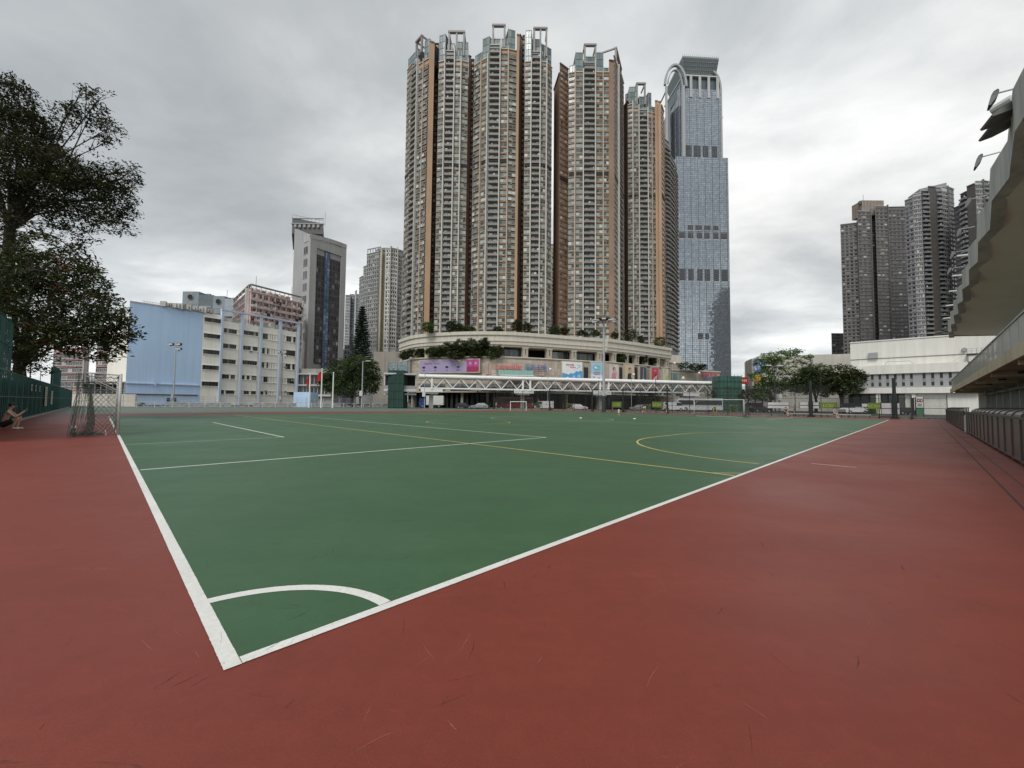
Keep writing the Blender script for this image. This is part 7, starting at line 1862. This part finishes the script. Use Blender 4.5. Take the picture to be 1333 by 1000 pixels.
# taller sparse tree behind
tree('tall open dark tree rising above the flame tree, top left corner', (X(-15, 36, 520), 36, 0),
     [bl(10, 130, 34, 26, 36, 900), bl(30, 175, 34, 45, 30), bl(60, 165, 34, 30, 20, 300), bl(40, 215, 33, 60, 36), bl(80, 220, 33, 46, 26, 1000), bl(120, 236, 33, 40, 22, 800), bl(152, 262, 33, 26, 26, 700), bl(158, 232, 33, 22, 20, 230), bl(118, 150, 33.5, 26, 16, 170), bl(130, 128, 33.5, 24, 14, 90), bl(108, 118, 33.5, 14, 12, 30), bl(140, 168, 33.5, 17, 20, 170), bl(90, 150, 33.5, 24, 16, 200), bl(20, 260, 33, 50, 22, 900), bl(90, 268, 33, 50, 14, 500), bl(150, 295, 33, 28, 9, 150), bl(-30, 160, 34, 60, 90, 2500), bl(60, 305, 33, 60, 14, 260), bl(20, 300, 33, 40, 12, 200), bl(130, 190, 33.5, 20, 12, 60), bl(172, 222, 33, 9, 10, 40), bl(60, 250, 33, 60, 18, 900), bl(40, 290, 33, 60, 12, 350), bl(110, 285, 33, 40, 14, 300)],
     16.5, .42, .26, 2600, 14, [BARK, LFO, LFD], 5, clump=.6, twig=.016, accent=.2, lean=(1.5, -.5), shell=.8)
# round tree by the flagpoles
tree('broad round dark green tree behind the railing, right of the flagpoles', (X(458, 112, 520), 112, 0),
     [bl(447, 488, 112, 26, 20), bl(470, 482, 111, 24, 18), bl(432, 497, 112, 14, 14, 200), bl(482, 497, 111, 13, 16, 250), bl(455, 503, 110, 26, 13, 300), bl(425, 500, 112, 8, 9, 60), bl(462, 470, 112, 12, 8, 90)],
     4, .4, .62, 900, 16, [BARK, LFM], 8, clump=1.25, shell=.6)
# columnar pine
def pine():
    Y = 150; p = Vector((X(469, Y, 500), Y, 0)); H = Z(468, 396, Y); root = thing('pine_tree', p, 'tall narrow tiered dark pine behind the round tree', 'pine tree'); rg = random.Random(4)
    t = MB(); t.tube([p, p+Vector((0, 0, H))], [.4, .05], 8); cr = MB(); z = Z(468, 478, Y)
    while z < H-.6:
        f = (z-15)/(H-15); r_ = (1-f)**.8*3.9+.3; n = 9
        for k in range(n):
            a = k*6.283/n+rg.uniform(-.3, .3); rr_ = r_*rg.uniform(.75, 1.1); e = p+Vector((rr_*math.cos(a), rr_*math.sin(a), z+rr_*.12)); s = p+Vector((0, 0, z-.2)); t.tube([s, e], [.08, .02], 4)
            for q_ in range(7):
                c = s.lerp(e, .25+.75*q_/6); leaves(cr, rg, c, .5*(1.1-f*.5), 22, .5, .7, 0, .3)
        z += .85
    t.build('trunk', [BARK]*1, root); cr.build('crown', [LFP], root)
pine()
# trees right of the glass tower
tree('feathery open light green tree in front of the beige hall', (X(1003, 100, 520), 100, 0),
     [bl(1010, 465, 100, 20, 7, 200), bl(1028, 459, 100, 16, 5, 120), bl(1000, 472, 100, 17, 7, 160), bl(1045, 468, 100, 14, 6, 90), bl(1062, 476, 100, 12, 4, 50), bl(1018, 480, 100, 28, 9, 240), bl(990, 490, 100, 14, 9, 160), bl(1005, 503, 100, 20, 12, 260), bl(1038, 488, 100, 20, 8, 140), bl(990, 510, 100, 12, 9, 120), bl(1025, 505, 100, 14, 12, 150)],
     5.5, .28, .5, 560, 16, [BARK, LFB], 11, clump=.85, twig=.035, shell=.7)
tree('dense dark green tree, left one of the pair before the sports hall', (X(1062, 96, 520), 96, 0),
     [bl(1060, 494, 96, 22, 16), bl(1045, 500, 96, 16, 15), bl(1075, 500, 95, 16, 16, 300), bl(1055, 484, 96, 14, 8, 120)],
     3.2, .3, .5, 560, 15, [BARK, LFM, LFD], 12, clump=.9, shell=.65, accent=.5)
tree('dense dark green tree, right one of the pair before the sports hall', (X(1095, 90, 520), 90, 0),
     [bl(1092, 487, 90, 22, 12), bl(1108, 493, 90, 17, 12), bl(1082, 499, 90, 18, 14), bl(1102, 503, 89, 20, 11, 250), bl(1120, 491, 90, 7, 6, 50)],
     3.0, .3, .5, 600, 15, [BARK, LFD, LFM], 13, clump=.85, shell=.65, accent=.3)
tree('small dark tree under the feathery tree near the shop signs', (X(975, 112, 520), 112, 0), [bl(972, 515, 112, 12, 7), bl(985, 512, 112, 10, 8), bl(996, 517, 111, 10, 7)], 1.5, .15, .45, 160, 14, [BARK, LFD], 15, clump=.8)
for i, (px, Y, lab) in enumerate(((560, 118, 'leafless-looking small street tree left of the maroon bus'), (600, 116, 'slim street tree behind the truss, left half of the footbridge'), (706, 112, 'small palm-like tree under the footbridge beside the white van'), (840, 116, 'small street tree under the footbridge behind the running player'), (930, 116, 'small street tree under the right end of the footbridge'))):
    tree(lab, (X(px, Y, 520), Y, 0), [bl(px, 513, Y, 12, 5, 100), bl(px+7, 516, Y, 9, 4, 60)], 2.2, .1, .45, 70, 12, [BARK, LFD], 30+i, clump=.75)
# planting on the mall: roof edge and colonnade
shrubs = [(557, 426, 112, 7, 7), (588, 425, 112, 8, 8), (597, 427, 112, 6, 6), (610, 428, 112, 9, 4), (673, 424, 113, 6, 8), (686, 426, 113, 6, 7), (722, 430, 117, 9, 6), (735, 431, 118, 6, 5), (758, 434, 121, 8, 4), (775, 434, 123, 7, 4), (820, 436, 131, 8, 8), (834, 442, 133, 4, 5), (859, 445, 139, 8, 6), (648, 429, 113, 6, 4), (800, 437, 126, 5, 5), (892, 477, 143, 9, 5), (905, 478, 143, 7, 5), (915, 478, 144, 5, 4),
          (566, 459, 113, 12, 8), (582, 455, 111.5, 12, 9), (598, 452, 110.5, 11, 11), (613, 450, 110, 9, 10), (628, 452, 110, 9, 11), (622, 461, 110, 11, 6), (640, 460, 109.5, 8, 8), (648, 458, 109.5, 8, 8), (594, 462, 110, 13, 5), (632, 446, 110, 4, 7), (540, 460, 118, 12, 6), (527, 462, 124, 8, 5), (809, 466, 124.5, 6, 6), (838, 467, 131, 5, 5), (850, 470, 135, 4, 4)]
where = ['at the left end of the roof edge', 'below the grey balconies of the left tower', 'just right of the previous roof bush, lower', 'low and wide between the two left towers', 'tall at the foot of the broad tower', 'at the foot of the broad tower, right one', 'at the foot of the sky gap', 'left foot of the third tower', 'low under the third tower balconies, left', 'low under the third tower balconies, right', 'big and round at the foot of the slimmer tower', 'small, right of the big round roof bush', 'big, below the pale tan end wall', 'small, under the broad tower balconies', 'small, just right of the tall mast head', 'on the mall wing roof, left and largest', 'on the mall wing roof, middle', 'on the mall wing roof, right and smallest',
         'left end of the big planting mass in the colonnade', 'second from left of the colonnade planting mass', 'third from left of the colonnade planting mass', 'tall middle of the colonnade planting mass', 'tallest peak of the colonnade planting mass', 'low front of the colonnade planting mass, right', 'hanging at the right end of the colonnade planting mass', 'rightmost of the colonnade planting mass', 'low front of the colonnade planting mass, left', 'thin upright sprig above the colonnade planting', 'between the first two colonnade columns', 'at the extreme left bay of the colonnade', 'in the bay right of the tall mast', 'in the second bay right of the tall mast', 'in the third bay right of the tall mast']
for i, (px, py, Y, rx, ry) in enumerate(shrubs):
    zb_ = Z(px, py+ry, Y); tree('dark green bush on the mall, '+where[i], (X(px, Y, py), Y, zb_), [bl(px, py, Y, rx, ry)], .4, .08, .5, 40+int(rx*ry*.9), 12, [BARK, LFD if i % 3 else LFM], 60+i, 'shrub', 'shrub', clump=.6, group='bushes planted on the mall terraces', twig=.02, shell=.6)
# ------------------------------------------------------------------ sky and light
w = bpy.data.worlds.new('World'); scene.world = w; w.use_nodes = True; t = w.node_tree; bg_ = t.nodes['Background']
SUN_EL, SUN_AZ = R(49), R(206)
sky = N(t, 'ShaderNodeTexSky'); sky.sky_type = 'NISHITA'; sky.sun_disc = False; sky.sun_elevation = SUN_EL; sky.sun_rotation = SUN_AZ
tc = N(t, 'ShaderNodeTexCoord'); sep = N(t, 'ShaderNodeSeparateXYZ'); t.links.new(tc.outputs['Generated'], sep.inputs[0])
def M(op, a, b=None, c=None):
    n = N(t, 'ShaderNodeMath', operation=op)
    for i, v in enumerate((a, b, c)):
        if v is None: continue
        if isinstance(v, (int, float)): n.inputs[i].default_value = v
        else: t.links.new(v, n.inputs[i])
    return n.outputs[0]
zc = M('ADD', M('MAXIMUM', sep.outputs[2], 0.0), .16)
cx = M('DIVIDE', sep.outputs[0], zc); cy = M('DIVIDE', sep.outputs[1], zc)
comb = N(t, 'ShaderNodeCombineXYZ'); t.links.new(cx, comb.inputs[0]); t.links.new(cy, comb.inputs[1])
def wn(scale, detail, loc, sc=(1, 1, 1), dist=.4, rough=.55):
    mp = N(t, 'ShaderNodeMapping'); mp.inputs['Location'].default_value = loc; mp.inputs['Scale'].default_value = sc; t.links.new(comb.outputs[0], mp.inputs[0])
    return noise(t, scale, detail, rough, mp.outputs[0], dist)
big = wn(.55, 6, (3.1, 1.2, 0), (1, 1.25, 1), .25, .5); fine = wn(1.9, 7, (7.7, 2.4, 0), (1, 1.3, 1), .3, .58)
val = M('ADD', M('MULTIPLY', big, .74), M('MULTIPLY', fine, .26))
cloud = ramp(t, val, [(.36, (.34, .365, .38)), (.44, (.43, .45, .46)), (.50, (.55, .565, .57)), (.56, (.70, .71, .705)), (.64, (.90, .90, .88))])
def spot(px, py, sharp, amt):
    d = ray(px, py).normalized(); n = N(t, 'ShaderNodeVectorMath', operation='DOT_PRODUCT'); nv = N(t, 'ShaderNodeVectorMath', operation='NORMALIZE'); t.links.new(tc.outputs['Generated'], nv.inputs[0]); t.links.new(nv.outputs[0], n.inputs[0]); n.inputs[1].default_value = d
    return M('MULTIPLY', M('POWER', M('MAXIMUM', n.outputs['Value'], 0.0), sharp), amt)
g = M('ADD', 1.0, spot(960, 120, 25, .12))
for s_ in (spot(1080, 130, 90, .06), spot(820, 30, 30, .10), spot(450, 40, 30, .06), spot(260, 250, 30, -.10), spot(1010, 320, 70, -.16), spot(160, 400, 60, .22), spot(1040, 440, 80, .16), spot(470, 320, 60, .16), spot(60, 60, 10, .12), spot(640, -200, 3, .04), spot(200, 330, 40, .12), spot(400, 120, 30, -.08)): g = M('ADD', g, s_)
hor = ramp(t, sep.outputs[2], [(0.0, 1.22), (.10, 1.12), (.3, 1.0)])
cl = mixc(t, 1.0, cloud, hor, 'MULTIPLY')
vm = N(t, 'ShaderNodeVectorMath', operation='SCALE'); t.links.new(cl, vm.inputs[0]); t.links.new(g, vm.inputs['Scale'])
ns = N(t, 'ShaderNodeVectorMath', operation='SCALE'); t.links.new(sky.outputs[0], ns.inputs[0]); ns.inputs['Scale'].default_value = 1.0
cs = N(t, 'ShaderNodeVectorMath', operation='SCALE'); t.links.new(vm.outputs[0], cs.inputs[0]); cs.inputs['Scale'].default_value = 11.9
fin = mixc(t, .95, ns.outputs[0], cs.outputs[0])
t.links.new(fin, bg_.inputs['Color']); bg_.inputs['Strength'].default_value = .1
sl = bpy.data.lights.new('sun', 'SUN'); sl.energy = 2.1; sl.angle = R(25); sl.color = (1, .97, .92); so = bpy.data.objects.new('sun', sl); COL.objects.link(so)
# sky sun_rotation is measured clockwise from +Y
dirv = Vector((math.sin(SUN_AZ)*math.cos(SUN_EL), math.cos(SUN_AZ)*math.cos(SUN_EL), math.sin(SUN_EL)))
so.rotation_euler = dirv.to_track_quat('Z', 'Y').to_euler()
scene.view_settings.view_transform = 'Standard'; scene.view_settings.look = 'None'; scene.view_settings.exposure = 0; scene.view_settings.gamma = 1
scene.render.engine = 'CYCLES'; scene.cycles.transparent_max_bounces = 24; scene.cycles.max_bounces = 6
